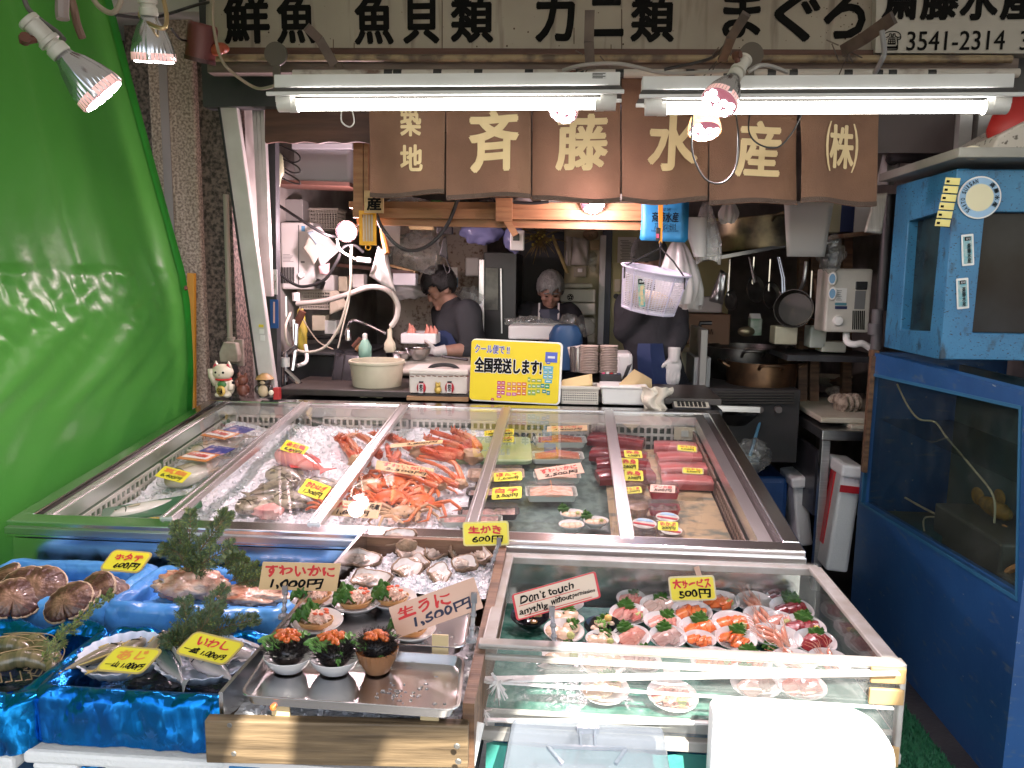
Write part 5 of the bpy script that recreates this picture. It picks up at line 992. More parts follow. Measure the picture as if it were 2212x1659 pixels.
for pts,m_,r,l in (((PX(2070,1155,1.55),PX(2120,1152,1.6),PX(2165,1140,1.62),PX(2180,1152,1.62),PX(2208,1180,1.6)),mat("dead_branch",(.6,.34,.15),.7,col2=(.4,.2,.08),vs=40),.012,"knobbly tan branch lying in the blue tank"),
                   ((PX(2140,1262,1.5),PX(2165,1240,1.52),PX(2208,1220,1.55)),mat("dead_branch",(.33,.18,.08),.7),.012,"second tan branch low in the blue tank"),
                   ((PX(1938,830,1.5),PX(1960,875,1.5),PX(1985,905,1.5),PX(2020,912,1.55),PX(2045,945,1.55),PX(2100,1010,1.55),PX(2145,1070,1.55),PX(2148,1130,1.55)),mat("air_line",(.5,.48,.34),.4),.004,"thin air line curling through the blue tank"),
                   ((PX(1955,1075,1.6),PX(2000,1100,1.6),PX(2045,1122,1.6),PX(2085,1145,1.6)),mat("air_line",(.2,.2,.16),.4),.005,"submerged plastic rod frame in the blue tank"),
                   ((PX(1997,1150,1.55),PX(1999,1118,1.55),PX(2050,1122,1.58),PX(2085,1125,1.6)),mat("air_line",(.2,.2,.16),.4),.004,"second bent rod in the blue tank")):
    b=MB();b.tube(bez(pts,6),[r*(1+.25*nz((i*.9,0,0))) for i in range(6*(len(pts)-1)+1)],8);b.build("branch" if "branch" in l else "air_line",m_,smooth=True,world=True,label=l,cat="branch" if "branch" in l else "tube")
t=thing("tank_fish","small yellowish fish hovering in the blue tank above the branch","fish",PX(2165,1110,1.7))
c0=PX(2150,1098,1.62);b=MB();FY=mat("yellow_fish",(.3,.19,.03),.6,col2=(.14,.1,.03),vs=30)
b.ell(c0,(.03,.11,.035));b.ell(c0+V((0,-.02,.05)),(.006,.04,.03));b.ell(c0+V((0,.13,.01)),(.006,.05,.035));b.build("body",FY,t,smooth=True,world=True)
b=MB();b.ell(c0+V((-.02,0,-.08)),(.015,.07,.02));b.build("fin",FY,t,smooth=True,world=True)
ut=thing("upper_tank","lighter blue upper tank with a round fish shop sticker","fish tank",(1.8,3.3,1.3))
Ys,Ye,Z0,Z1=3.04,3.58,1.32,2.03
def yzu(x,y):p=PX(x,y,TX+.005);return (p.y,p.z)
wu=[yzu(1962,478),yzu(2034,457),yzu(2009,716),yzu(1945,712)]
b=MB();xquad_frame(b,TX+.005,[(Ye,Z1),(Ys,Z1),(Ys,Z0),(Ye,Z0)],wu,.05);b.build("side_panel",TB2,ut,world=True,bev=.004)
b=MB();b.add([V((TX+.045,y,z)) for y,z in wu],[(0,1,2,3)]);b.build("side_window",mat("dark_glass",(.012,.016,.018),.12,spec=.12,col2=(.02,.05,.06),vs=5),ut,world=True)
b=MB();fw=[(PY(2127,458,Ys).x,PY(2127,458,Ys).z),(2.5,PY(2212,456,Ys).z),(2.5,PY(2212,724,Ys).z),(PY(2100,719,Ys).x,PY(2100,719,Ys).z)]
fo=[(TX+.003,Z1-.003),(2.6,Z1-.003),(2.6,Z0+.003),(TX+.003,Z0+.003)]
o=[V((x,Ys-.003,z)) for x,z in fo];i=[V((x,Ys-.003,z)) for x,z in fw];d=V((0,.05,0));vs_=o+i+[p+d for p in o]+[p+d for p in i];fs_=[]
for k in range(4):j=(k+1) % 4;fs_ += [(k,4+k,4+j,j),(8+k,8+j,12+j,12+k),(k,j,8+j,8+k),(4+k,12+k,12+j,4+j)]
b.add(vs_,fs_);b.build("front_panel",TB2,ut,world=True,bev=.004)
b=MB();b.add([V((x,Ys+.045,z)) for x,z in fw],[(0,1,2,3)]);b.build("front_window",mat("dark_glass2",(.018,.014,.012),.15,spec=.12,col2=(.03,.03,.03),vs=4),ut,world=True)
b=MB();b.box((2.0,Ye-.02,(Z0+Z1)/2),(1.18,.04,Z1-Z0));b.build("back_panel",TB2,ut,world=True)
for x,y,hh in ((2090,540,67),(2079,634,66)):
    q=[PY(x-6,y-hh/2,Ys-.006),PY(x+14,y-hh/2,Ys-.006)]
    c0=PY(x,y,Ys-.006);s=pxm(c0);m_=fr(c0,(1,0,.12),(0,-1,0));b=MB();b.prism(rounded(25*s,hh*s,2*s),.002,m_);st=b.build("sticker",WPLAST,ut,world=True)
    b=MB();b.prism(rounded(18*s,(hh-9)*s,1*s),.001,m_ @ T(0,0,.0022));b.build("field",mat("teal_sticker3",(.12,.38,.45),.4,col2=(.4,.5,.5),vs=60),st,world=True)
    b=MB();b.prism(rounded(12*s,8*s,.5*s),.001,m_ @ T(0,24*s,.0034));b.build("head",INK,st,world=True);text("築地",WINK,st,m_ @ T(0,24*s,.005),(9*s,5*s));text("斎\n藤\n水\n産",INK,st,m_ @ T(2*s,-7*s,.0034),(8*s,42*s),bold=.02)
c0=PY(2115,427,Ys-.007);s=pxm(c0);m_=fr(c0,(1,0,0),(0,-1,0))
b=MB();b.lathe([(45*s,0),(45*s,.003)],48,m_,cap1=True);st=b.build("round_sticker",WPLAST,ut,world=True)
b=MB();b.lathe([(42*s,.0035)],48,m_,cap1=True);b.build("sticker_ring",mat("pale_sky",(.28,.46,.66),.4),st,world=True)
b=MB();b.lathe([(29*s,.0045)],48,m_,cap1=True);b.build("sticker_centre",mat("pale_cream",(.7,.64,.42),.4),st,world=True)
for k,ch in enumerate("SAITO SUISAN"):
    if ch != " ":a=232-k*11.5;text(ch,INK,st,m_ @ Rz(a) @ T(35.5*s,0,.005) @ Rz(-90),(5.2*s if ch != "I" else 2*s,8.5*s),bold=.03)
for k,ch in enumerate("斎藤水産"):text(ch,INK,st,m_ @ Rz(48-k*24) @ T(35.5*s,0,.005) @ Rz(-90+0),(11*s,10*s),bold=.03)
tg=thing("coupon_strip","yellow strip of numbered coupons taped to the upper tank corner","coupons",PY(2030,497,3.02))
YP=mat("yellow_paper",(.62,.55,.2),.7)
for k in range(6):
    x,y=2058-k*4.2,392+k*18;b=MB();q=[PY(x-15,y-9,3.02),PY(x+17,y-7,3.0),PY(x+14,y+8.5,3.0),PY(x-18,y+6,3.02)];b.add(q,[(0,3,2,1)]);cpn=b.build("coupon",YP,tg,world=True,solid=.002)
    b=MB();b.add([PY(x-15,y+6,3.015),PY(x+15,y+8,2.995),PY(x+14.6,y+10,2.995),PY(x-15.4,y+7.6,3.015)],[(0,3,2,1)]);b.add([PY(x-13,y-3,3.014),PY(x-6,y-2.5,3.01),PY(x-7,y+2.5,3.01),PY(x-14,y+2,3.014)],[(0,3,2,1)]);b.build("mark",INK,cpn,world=True)
tb=thing("tank_board","wide grey board lying over the upper blue tank","board",(1.9,3.2,2.05))
b=MB();b.box((2.0,3.28,2.07),(1.3,.72,.035));b.build("board",mat("lid_grey",(.3,.29,.26),.5,col2=(.24,.23,.2),vs=4),tb,world=True,bev=.003)
fb=thing("speckled_foam_block","speckled white foam float with a rope ring on the tank board","foam block",(1.9,3.2,2.09))
b=MB();b.loft([[V((x,y,z)) for x,z in ((1.5,2.09),(1.52,2.14),(1.72,2.26),(2.5,2.35),(2.5,2.09))] for y in (3.0,3.35)]);b.build("block",mat("speckled_foam",(.55,.5,.44),.8,col2=(.13,.11,.09),vs=55,ramp=(.58,.66),bump=.3,bs=60),fb,world=True,bev=.01)
b=MB();c0=PY(2096,331,2.97);b.tube([c0+V((.032*math.cos(i*.524),-.012,.017*math.sin(i*.524))) for i in range(13)],.008,8);b.build("rope_ring",CREAM,fb,smooth=True,world=True)
b=MB();c0=PY(2205,262,3.1)
b.loft([[V((c0.x+dx+rx*math.cos(q*.524),c0.y+.1*math.sin(q*.524),c0.z+dz)) for q in range(12)] for rx,dx,dz in ((.16,.06,-.1),(.17,.05,-.03),(.15,.05,.03),(.13,.07,.08),(.11,.07,.06),(.12,.06,.0))],cap=False)
b.build("red_scoop",mat("red_plastic",(.42,.02,.018),.4,bump=.1,bs=6),smooth=True,world=True,label="red plastic scoop lying on the foam float",cat="scoop")
# ---------------------------------------------------------------- steel table with board and shells
st=thing("steel_table","steel work table beside the display case","table",(1.6,4.6,0))
b=MB();b.box((1.66,4.62,.835),(.76,1.36,.05));b.build("top",STEEL,st,world=True,bev=.004)
for x,y in ((1.31,3.98),(1.31,5.2),(2.0,3.98),(2.0,5.2)):
    b=MB();b.box((x,y,.4),(.042,.042,.81));b.build("leg",STEEL,st,world=True,bev=.003)
b=MB();b.box((1.31,4.62,.55),(.02,1.1,.35));b.build("side_panel",mat("dull_steel_panel",(.1,.1,.11),.4,.7),st,world=True)
BD=mat("used_cutting_board",(.52,.5,.4),.5,col2=(.42,.37,.26),vs=5)
b=MB();b.box((1.6,4.4,.895),(.6,.72,.03));b.build("cutting_board",BD,world=True,bev=.006,label="scored pale cutting board on the steel table",cat="cutting board")
b=MB();b.box((1.66,4.22,.869),(.44,.44,.02));b.build("cutting_board",BD,world=True,bev=.004,label="lower white cutting board under the scored board",cat="cutting board")
SHL=mat("shell_grey",(.4,.33,.25),.6,col2=(.12,.085,.06),vs=26,ramp=(.4,.65),bump=.5,bs=50)
t=thing("shell_pile","stack of empty scallop shells on the cutting board","shells",PZ(1830,875,.91))
def shell_half(r,depth,ribs=22,mb=None,M=None,ra=.002):
    b=mb or MB()
    def f(u,v):
        q=(v-.5)*2*3.1;rr=r*u*(1+.02*math.cos(q*ribs))*(.55+.45*math.cos(q/2.0));return V((rr*math.sin(q)*1.05,r*.85-(rr*math.cos(q))*1.0-r*.1,depth*(1-(u*1.0)**2.2)+ra*math.cos(q*ribs)*u))
    b.grid(f,8,60,M);return b
for k in range(7):
    c0=PZ(1822+k*6,868+2*(k % 2),.96);m_=fr(c0,(0,.3,1),(-.9,-.45,.1));b=shell_half(.055,.014,M=m_);b.build("shell",SHL,t,smooth=True,world=True,solid=.003)
for x,y in ((1805,850),(1812,868)):b=shell_half(.05,.02,M=fr(PZ(x,y,.94),(1,.2,0),(-.3,-.6,1)));b.build("shell",SHL,t,smooth=True,world=True,solid=.003)
b=MB();b.ell(PZ(1818,826,.97),(.07,.05,.03),fn=lambda d:1+.5*nz(d,5));b.build("meat",mat("dry_brown",(.16,.09,.05),.8,bump=.8,bs=60),t,smooth=True,world=True)
b=MB();c0=PZ(1795,832,.92);b.lathe([(.07,0),(.1,.02),(.125,.06),(.13,.062),(.12,.055),(.07,.012)],32,T(c0),cap1=True);b.build("bowl",mat("cream_bowl",(.56,.52,.4),.35),smooth=True,world=True,label="cream plastic bowl behind the shells",cat="bowl")
b=MB();b.ell(PZ(1754,846,.915),(.05,.03,.008),fn=lambda d:1+.3*nz(d,3));b.build("shell",SHL,smooth=True,world=True,label="single flat shell at the board's far edge",cat="shell")
for x0,y0,x1,y1,Y,tilt,l in ((1724,1030,1768,1180,4.25,-8,"white foam box leaning between the steel table legs"),(1783,1005,1850,1235,3.82,5,"white foam box with red tape under the steel table")):
    a=PY(x0,y1,Y);c=PY(x1,y0,Y);t=thing("foam_box",l,"foam box",((a.x+c.x)/2,Y,max(0,a.z)),"foam boxes under the steel table")
    b=MB();b.box((0,.12,(c.z-a.z)/2),(c.x-a.x,.24,c.z-a.z),Ry(tilt),tap=.9);b.build("body",FOAM,t,bev=.015)
    b=MB();b.box((-.01,.11,c.z-a.z-.03),((c.x-a.x)*.98,.26,.06),Ry(tilt));b.build("lid",FOAM,t,bev=.01)
    if "red" in l:b=MB();b.box((-(c.x-a.x)*.48,.12,(c.z-a.z)*.55),(.012,.06,(c.z-a.z)*.7),Ry(tilt));b.box((0,-.004,(c.z-a.z)*.78),((c.x-a.x)*.96,.006,.035),Ry(tilt));b.build("tape",mat("red_tape",(.55,.02,.03),.4),t)
b=MB();b.box((1.0,4.6,.25),(.5,.5,.5));b.build("blue_bin",mat("bin_blue",(.012,.06,.2),.5),world=True,bev=.03,label="dark blue bin in the shade beside the steel table",cat="bin")
b=MB();b.tube([PY(1620,985,4.2),PY(1656,860,4.3)],.009,8);b.build("broom_handle",mat("light_blue_pole",(.12,.33,.5),.4),smooth=True,world=True,label="light blue pole leaning behind the case corner",cat="pole")
blob((1622,985),(40,36),4.1,BAGC,41,amp=.4,label="clear rubbish bag beyond the case corner",cat="plastic bag")
for x,y,r,l in ((1570,895,.12,"steel bowl in the shade under the stove"),(1585,915,.14,"second steel bowl under the stove")):
    b=MB();b.lathe([(r*.5,0),(r,.07),(r*1.03,.072),(r*.96,.065),(r*.4,.01)],24,T(PY(x,y,4.3)),cap1=True);b.build("bowl",DKPOT,smooth=True,world=True,label=l,cat="bowl")
b=MB();b.beam(PY(1525,880,4.1),PY(1640,884,4.1),.03,.04,(0,1,0));b.build("rail",STEEL,world=True,label="steel rail below the stove",cat="rail")
# green turf mat
def turf():
    b=MB();x0,x1,y0,y1=.74,1.30,1.5,3.0
    def f(u,v):return V((x0+(x1-x0)*u-.0,y0+(y1-y0)*v,.012))
    b.grid(f,2,2);r2=random.Random(3)
    for k in range(14000):
        x,y=r2.uniform(x0,x1),r2.uniform(y0,y1)
        if x > 1.30-.06*max(0,2.3-y) and r2.random() < .7:pass
        h=r2.uniform(.012,.022);a=r2.uniform(0,6.28);dx,dy=.003*math.cos(a),.003*math.sin(a);ex,ey=r2.uniform(-.008,.008),r2.uniform(-.008,.008)
        b.add([(x-dx,y-dy,.012),(x+dx,y+dy,.012),(x+ex,y+ey,.012+h)],[(0,1,2)])
    return b.build("turf_mat",mat("turf_green",(.012,.10,.045),.6,col2=(.02,.15,.06),vs=40),world=True,label="green plastic turf mat on the ground beside the acrylic case",cat="mat")
turf()
# ---------------------------------------------------------------- display case
CX0,CX1,CY0,CY1,SL=-1.665,.655,2.08,3.42,.1194
CN=V((0,-SL,1)).normalized()
def zt(y,off=0.):return .88+SL*(y-CY0)+off
def CP(x,y,off=0.):return PP(x,y,(0,CY0,.88+off),CN)
case=thing("display_case","long sloping steel fish display case with sliding glass panes","display case",(-.5,2.75,0))
def cbar(mb,x0,y0,x1,y1,w,h,off=0.):
    mb.beam(V((x0,y0,zt(y0,off))),V((x1,y1,zt(y1,off))),w,h,(0,0,1) if abs(x1-x0) < 1e-3 else (0,0,1))
def cbox(mb,x0,x1,y0,y1,o0,o1):
    vs=[V((x,y,zt(y,o))) for o in (o0,o1) for x,y in ((x0,y0),(x1,y0),(x1,y1),(x0,y1))]
    mb.add(vs,[(3,2,1,0),(4,5,6,7),(0,1,5,4),(1,2,6,5),(2,3,7,6),(3,0,4,7)])
b=MB();cbox(b,CX0,CX1,CY0,CY0+.055,-.05,0);cbox(b,CX0,CX1,CY1-.05,CY1,-.05,0);cbox(b,CX0,CX0+.05,CY0+.055,CY1-.05,-.05,0);cbox(b,CX1-.05,CX1,CY0+.055,CY1-.05,-.05,0)
b.build("rim",STEELM,case,world=True,bev=.004)
for x in (CX0+.05,CX1-.075):b=MB();cbox(b,x,x+.025,CY0+.055,CY1-.05,-.05,-.02);b.build("slot",mat("slot_dark",(.03,.022,.02),.5),case,world=True)
b=MB();cbox(b,CX0+.075,CX0+.115,CY0+.055,CY1-.05,-.05,-.004);cbox(b,CX1-.115,CX1-.075,CY0+.055,CY1-.05,-.05,-.004);cbox(b,CX0+.115,CX1-.115,CY1-.10,CY1-.05,-.05,-.006);cbox(b,CX0+.115,CX1-.115,CY0+.055,CY0+.08,-.05,-.012)
for dx in (.085,.095,.105):cbox(b,CX0+dx-.002,CX0+dx+.002,CY0+.06,CY1-.055,-.004,.0005)
b.build("track",ALU,case,world=True)
for o0,o1 in ((-.06,-.04),):
    pass
div=[((373,1127),(653,867)),((681,1137),(873,871)),((1025,1129),(1092,877)),((1354,1155),(1314,881))]
dx_=[]
for a,c in div:
    p,q=CP(*a),CP(*c);dx_.append((p.x+q.x)/2)
    b=MB();x=(p.x+q.x)/2
    cbox(b,x-.02,x+.02,CY0+.05,CY1-.06,-.014,.006);cbox(b,x-.0165,x-.010,CY0+.051,CY1-.061,.006,.010);cbox(b,x+.010,x+.0165,CY0+.051,CY1-.061,.006,.010)
    b.build("divider",ALU,case,world=True)
xs=[CX0+.10]+dx_+[CX1-.10]
for i in range(5):
    b=MB();o=-.006 if i % 2 else -.001
    b.add([V((x,y,zt(y,o))) for x,y in ((xs[i]+.015,CY0+.058),(xs[i+1]-.015,CY0+.058),(xs[i+1]-.015,CY1-.065),(xs[i]+.015,CY1-.065))],[(0,1,2,3)]);b.build("glass_pane",GLASS,case,world=True)
b=MB();b.box(((CX0+CX1)/2,CY0+.03,.6),(CX1-CX0-.02,.04,.45));b.build("front_panel",STEELM,case,world=True)
b=MB();b.box(((CX0+CX1)/2,CY0-.0035,.853),(CX1-CX0,.012,.022));b.build("front_lip",STEEL,case,world=True,bev=.003)
b=MB();b.box((CX1-.02,2.75,.5),(.035,1.28,.72));b.box((CX0+.02,2.75,.5),(.035,1.28,.72));b.box(((CX0+CX1)/2,CY1-.03,.52),(CX1-CX0-.08,.04,.9));b.box(((CX0+CX1)/2,2.75,.2),(CX1-CX0-.1,1.2,.38));b.build("body",STEEL,case,world=True)
LIN=mat("case_liner",(.16,.19,.16),.3,.2,col2=(.1,.13,.11),vs=4)
b=MB();cbox(b,CX0+.10,CX1-.10,CY0+.07,CY1-.09,-.25,-.2);cbox(b,CX0+.09,CX0+.10,CY0+.07,CY1-.09,-.2,-.05);cbox(b,CX1-.10,CX1-.09,CY0+.07,CY1-.09,-.2,-.05);cbox(b,CX0+.1,CX1-.1,CY1-.09,CY1-.08,-.2,-.05);cbox(b,CX0+.1,CX1-.1,CY0+.07,CY0+.075,-.2,-.05)
b.build("liner",LIN,case,world=True)
LATW=mat("lattice_white",(.5,.47,.42),.45,col2=(.4,.36,.32),vs=8)
def lat(p,q,h,n,m_,rows=3):
    b=MB();d=(q-p).normalized();L_=(q-p).length;u=V((0,0,1));w_=L_/n
    for i in range(n+1):c0=p+d*(w_*i);b.beam(c0,c0+u*h,w_*.34,.006,d.cross(u))
    for j in range(rows+1):b.beam(p+u*(h*j/rows),q+u*(h*j/rows),.0062,h/rows*.32,u)
    return b.build("lattice",m_,case,world=True)
yk=CY1-.105
for i,(a,c) in enumerate(((-1.5,-1.16),(-1.1,-.72),(-.7,-.32),(-.3,.08),(.1,.5))):lat(V((a,yk,zt(yk,-.16))),V((c,yk,zt(yk,-.16))),.11,14,LATW)
for y0,y1 in ((2.2,2.72),(2.75,3.28)):lat(V((CX0+.125,y0,zt(y0,-.16))),V((CX0+.125,y1,zt(y1,-.16))),.1,18,LATW,3)
for y0,y1 in ((2.2,2.72),(2.75,3.28)):lat(V((CX1-.125,y0,zt(y0,-.16))),V((CX1-.125,y1,zt(y1,-.16))),.1,22,mat("lattice_brown",(.2,.13,.1),.5),4)
b=MB();c0=CP(1483,928,-.08);b.box((c0.x,yk-.02,c0.z),(.13,.008,.055));cd_=b.build("label_holder",CREAM,case,world=True);b=MB();b.box((c0.x-.02,yk-.027,c0.z),(.03,.006,.025));b.box((c0.x+.03,yk-.027,c0.z),(.035,.006,.03));b.build("label_window",CLR,cd_,world=True)
# ice bed
ICE=mat("crushed_ice",(.8,.8,.82),.35,col2=(.66,.67,.69),vs=22,vd=6,bump=.9,bs=70,bd=5,sss=.0,coat=.3)
ICEC=mat("ice_chip",(.85,.86,.88),.15,trans=.2,bump=.3,bs=60)
def ice_bed(name,x0,x1,y0,y1,zf,amp,nx,ny,nch,label,cs=.011):
    b=MB()
    def hf(x,y):return zf(x,y)+amp*nz((x*7,y*7,0))+amp*.5*abs(nz((x*24,y*24,5)))+amp*.3*abs(nz((x*70,y*70,9)))
    b.grid(lambda u,v:V((x0+(x1-x0)*u,y0+(y1-y0)*v,hf(x0+(x1-x0)*u,y0+(y1-y0)*v))),nx,ny)
    n0=len(b.f);b.cur=1;r2=random.Random(11)
    for k in range(nch):
        x,y=r2.uniform(x0,x1),r2.uniform(y0,y1);s=cs*r2.uniform(.4,1.1);c=V((x,y,hf(x,y)+s*.2))
        q=Quaternion((r2.gauss(0,1),r2.gauss(0,1),r2.gauss(0,1),r2.gauss(0,1))).normalized()
        vs=[c+q @ (V(p)*s*r2.uniform(.6,1.1)) for p in ((1,0,0),(-1,0,0),(0,1,0),(0,-1,0),(0,0,.7),(0,0,-.7))]
        b.add(vs,[(0,2,4),(2,1,4),(1,3,4),(3,0,4),(2,0,5),(1,2,5),(3,1,5),(0,3,5)])
    return b.build(name,[ICE,ICEC],world=True,label=label,cat="ice",kind="stuff")
XI=dx_[2]
def zice(x,y):return zt(y,-.108)+.02*max(0,min(1,(y-2.4)))
ice_bed("crushed_ice",CX0+.14,XI-.06,CY0+.085,yk-.012,zice,.022,150,130,2600,"bed of crushed ice under the fish and crabs in the display case")
GFILM=mat("green_film",(.13,.19,.165),.25,col2=(.07,.11,.1),vs=26,vd=3,ramp=(.42,.6),bump=.25,bs=20)
TANP=mat("tan_paper",(.46,.33,.19),.7,col2=(.16,.17,.13),vs=13,vd=3,ramp=(.5,.68),stretch=(1,1.6,1))
b=MB();b.grid(lambda u,v:V((XI-.05+(dx_[3]-.01-XI+.05)*u,CY0+.085+1.15*v,zt(CY0+.085+1.15*v,-.125)+.006*nz((u*8,v*10,2)))),30,40);b.build("film_sheet",GFILM,world=True,smooth=True,label="green patterned film lining the fourth pane of the case",cat="film sheet")
b=MB();b.grid(lambda u,v:V((dx_[3]-.03+(CX1-.135-dx_[3]+.03)*u,CY0+.085+1.05*v,zt(CY0+.085+1.05*v,-.118)+.004*nz((u*6,v*8,4)))),24,30);b.build("paper_sheet",TANP,world=True,smooth=True,label="tan paper printed with leaves lining the right end of the case",cat="paper sheet")
# ---------------------------------------------------------------- price cards
def card(q,Yd,tilt,m,lines,label,clip=False,edge=None,rad=.006,border=None,th=.003,group="hand lettered price cards",onplane=None,name="price_card"):
    """hand lettered card; q = picture corners tl,tr,br,bl, on a plane through depth Yd leaning back by tilt"""
    cx=sum(p[0] for p in q)/4;cy_=sum(p[1] for p in q)/4
    if onplane is not None:
        p0=CP(cx,cy_,onplane);n=V((0,-math.cos(R(tilt)),math.sin(R(tilt))))
    else:p0=PY(cx,cy_,Yd);n=V((0,-math.cos(R(tilt)),math.sin(R(tilt))))
    w_=[PP(x,y,p0,n) for x,y in q];ex=(w_[1]-w_[0]+w_[2]-w_[3])/2;ey=(w_[0]-w_[3]+w_[1]-w_[2])/2
    t=thing(name,label,"price card",p0,group)
    c=(w_[0]+w_[1]+w_[2]+w_[3])/4
    def at(u,v,h=0.):return c+ex*u+ey*v+n*h
    A=Matrix((ex.normalized(),ey.normalized(),n)).transposed().to_4x4();W_,H_=ex.length,ey.length
    out=rounded(W_,H_,min(rad,H_*.2));sk=lambda x,y,h:at(x/W_,y/H_,h)
    if edge:
        b=MB();o2=rounded(W_*1.0+.008,H_+.008,min(rad*1.3,H_*.25));nn=len(o2);b.add([sk(x,y,-th*1.3) for x,y in o2]+[sk(x,y,-.0006) for x,y in o2],[tuple(range(nn))[::-1],tuple(range(nn,2*nn))]+[(i,(i+1) % nn,nn+(i+1) % nn,nn+i) for i in range(nn)]);b.build("mount",edge,t,world=True)
    nn=len(out);b=MB();b.add([sk(x,y,-th*.5) for x,y in out]+[sk(x,y,0) for x,y in out],[tuple(range(nn))[::-1],tuple(range(nn,2*nn))]+[(i,(i+1) % nn,nn+(i+1) % nn,nn+i) for i in range(nn)]);b.build("face",m,t,world=True)
    if border:
        b=MB();i2=rounded(W_*.95,H_*.9,rad*.5);b.add([sk(x,y,.0006) for x,y in out]+[sk(x,y,.0006) for x,y in i2],[(i,(i+1) % nn,nn+(i+1) % nn,nn+i) for i in range(nn)]);b.build("border",border,t,world=True)
    for s_,mm,u,v,wu,hv,bo,sh in lines:
        M_=Matrix((ex.normalized(),ey.normalized(),n)).transposed().to_4x4();M_.translation=at(u,v)
        text(s_,mm,t,M_,(wu*W_,hv*H_),bold=bo*1.5+.012,shear=sh,z=.0012,wob=.16)
    if clip:
        b=MB();f=at(*clip[0]) if isinstance(clip[0],tuple) else at(0,-.5);g=PY(*clip[1]);CL=MATS["clear_plastic"]
        d=f-g;b.tube([g,g+d*.3,g+d*.6,g+d],[.007,.004,.005,.004],8);b.box(f+n*.004,(.012,.006,.022));b.ell(g+d*.3,.007,nu=8,nv=6);b.ell(g+d*.6,.007,nu=8,nv=6);b.lathe([(.012,0),(.011,.008),(.004,.012)],12,T(g));b.build("clip",mat("clip_plastic",(.7,.7,.72),.1,trans=.7),t,smooth=True,world=True)
    return t
def Q(ox,oy,*p):return [(ox+x/4,oy+y/4) for x,y in p]
def two(a,b_,c1=None,sh=-.15):return [(a,c1 or RED,-.0,.2,.78,.4,.02,0),(b_,INK,.02,-.24,.72,.34,.015,.15)]
O1,O2,O3=(0,830),(553,830),(1106,830)
card(Q(*O1,(1430,705),(1655,765),(1575,855),(1330,790)),0,60,YCARD,two("真鯛","6,400円",ORINK),"yellow price card on the bagged sea bream at the left",onplane=-.016)
card(Q(*O1,(1300,1152),(1410,1150),(1400,1186),(1278,1186)),0,60,YCARD,two("さば","500円"),"yellow price card corner behind the front rim at the left",onplane=-.05)
card(Q(*O2,(270,475),(460,545),(400,620),(200,565)),0,60,YCARD,two("金目鯛","6,400円"),"yellow price card lying on the red snapper",onplane=-.016)
card(Q(*O2,(445,815),(655,885),(570,1010),(355,930)),0,58,YCARD,two("かわはぎ","1,200円"),"yellow price card on the brown mottled fish",onplane=-.018)
card(Q(*O2,(1170,515),(1615,480),(1610,510),(1155,548)),0,70,WCARD,[("4,800円",INK,.1,0,.62,.62,.012,.15)],"narrow wooden price card on the king crab legs",onplane=-.004,rad=.001)
card(Q(*O2,(1045,655),(1540,730),(1530,810),(1030,735)),0,55,WCARD,two("ずわいがに","2,500円"),"wooden price card over the snow crab legs",onplane=-.02,rad=.001)
card(Q(*O2,(690,1000),(1090,1025),(1050,1165),(650,1130)),0,45,WCARD,[("せこがに",RED,-.18,.2,.6,.36,.015,0),("兵庫",INK,.36,.22,.22,.36,.01,0),("1,800円",INK,-.06,-.24,.7,.36,.015,.1)],"wooden price card in front of the small snow crabs",onplane=-.03,rad=.001)
card([(1066,1022),(1127,1018),(1128,1037),(1067,1040)],0,60,YCARD,two("ほたて","1,500円"),"yellow price card on the topmost tray beside the crabs",onplane=-.03)
card([(1063,1054),(1128,1050),(1126,1076),(1062,1079)],0,55,YCARD,two("白子","3,000円"),"yellow price card on the milt tray",onplane=-.03)
card([(1046,930),(1076,928),(1076,939),(1046,942)],0,70,YCARD,two("いくら","1,800円"),"leftmost tiny yellow card at the back of the third pane",onplane=-.03)
card([(1087,926),(1110,926),(1110,940),(1087,941)],0,70,YCARD,two("たらこ","900円"),"tiny yellow card beside the divider at the back",onplane=-.03)
card([(1080,942),(1112,942),(1110,955),(1079,955)],0,70,YCARD,two("えんがわ","1,000円"),"lower tiny yellow card at the back of the third pane",onplane=-.03)
card([(1181,921),(1269,918),(1268,930),(1182,932)],0,68,WCARD,two("タラバガニ","3,400円"),"wooden price card on the king crab trays at the back",onplane=-.03,rad=.001)
card(Q(*O3,(200,730),(585,680),(635,760),(220,830)),0,50,PCARD,two("ずわいかに","2,500円"),"pale wooden price card on the snow crab trays",onplane=-.03,rad=.001)
card([(1347,972),(1386,974),(1388,989),(1350,988)],0,60,YCARD,two("赤身","4,000円"),"yellow lean tuna card reading 4,000",onplane=-.03)
card([(1340,989),(1379,991),(1379,1016),(1340,1014)],0,45,YCARD,two("赤身","2,800円"),"yellow lean tuna card reading 2,800",onplane=-.03)
card([(1348,1015),(1389,1017),(1390,1039),(1350,1038)],0,50,YCARD,two("赤身","2,300円"),"yellow lean tuna card reading 2,300",onplane=-.03)
card([(1464,961),(1503,965),(1504,975),(1465,972)],0,70,YCARD,two("中トロ","6,000円"),"yellow fatty tuna card reading 6,000",onplane=-.02,edge=TEAR)
card([(1476,1010),(1517,1013),(1518,1023),(1476,1021)],0,70,YCARD,two("中トロ","5,800円"),"yellow fatty tuna card reading 5,800",onplane=-.02,edge=TEAR)
card([(1346,1053),(1384,1050),(1388,1064),(1350,1067)],0,55,YCARD,two("うろこ煮","1,500円"),"yellow card on the round cup by the divider",onplane=-.025)
card([(1405,1046),(1459,1049),(1458,1065),(1404,1062)],0,55,PCARD,two("ブリ大根","500円"),"pinkish card on the red rimmed tray",onplane=-.03,rad=.001)
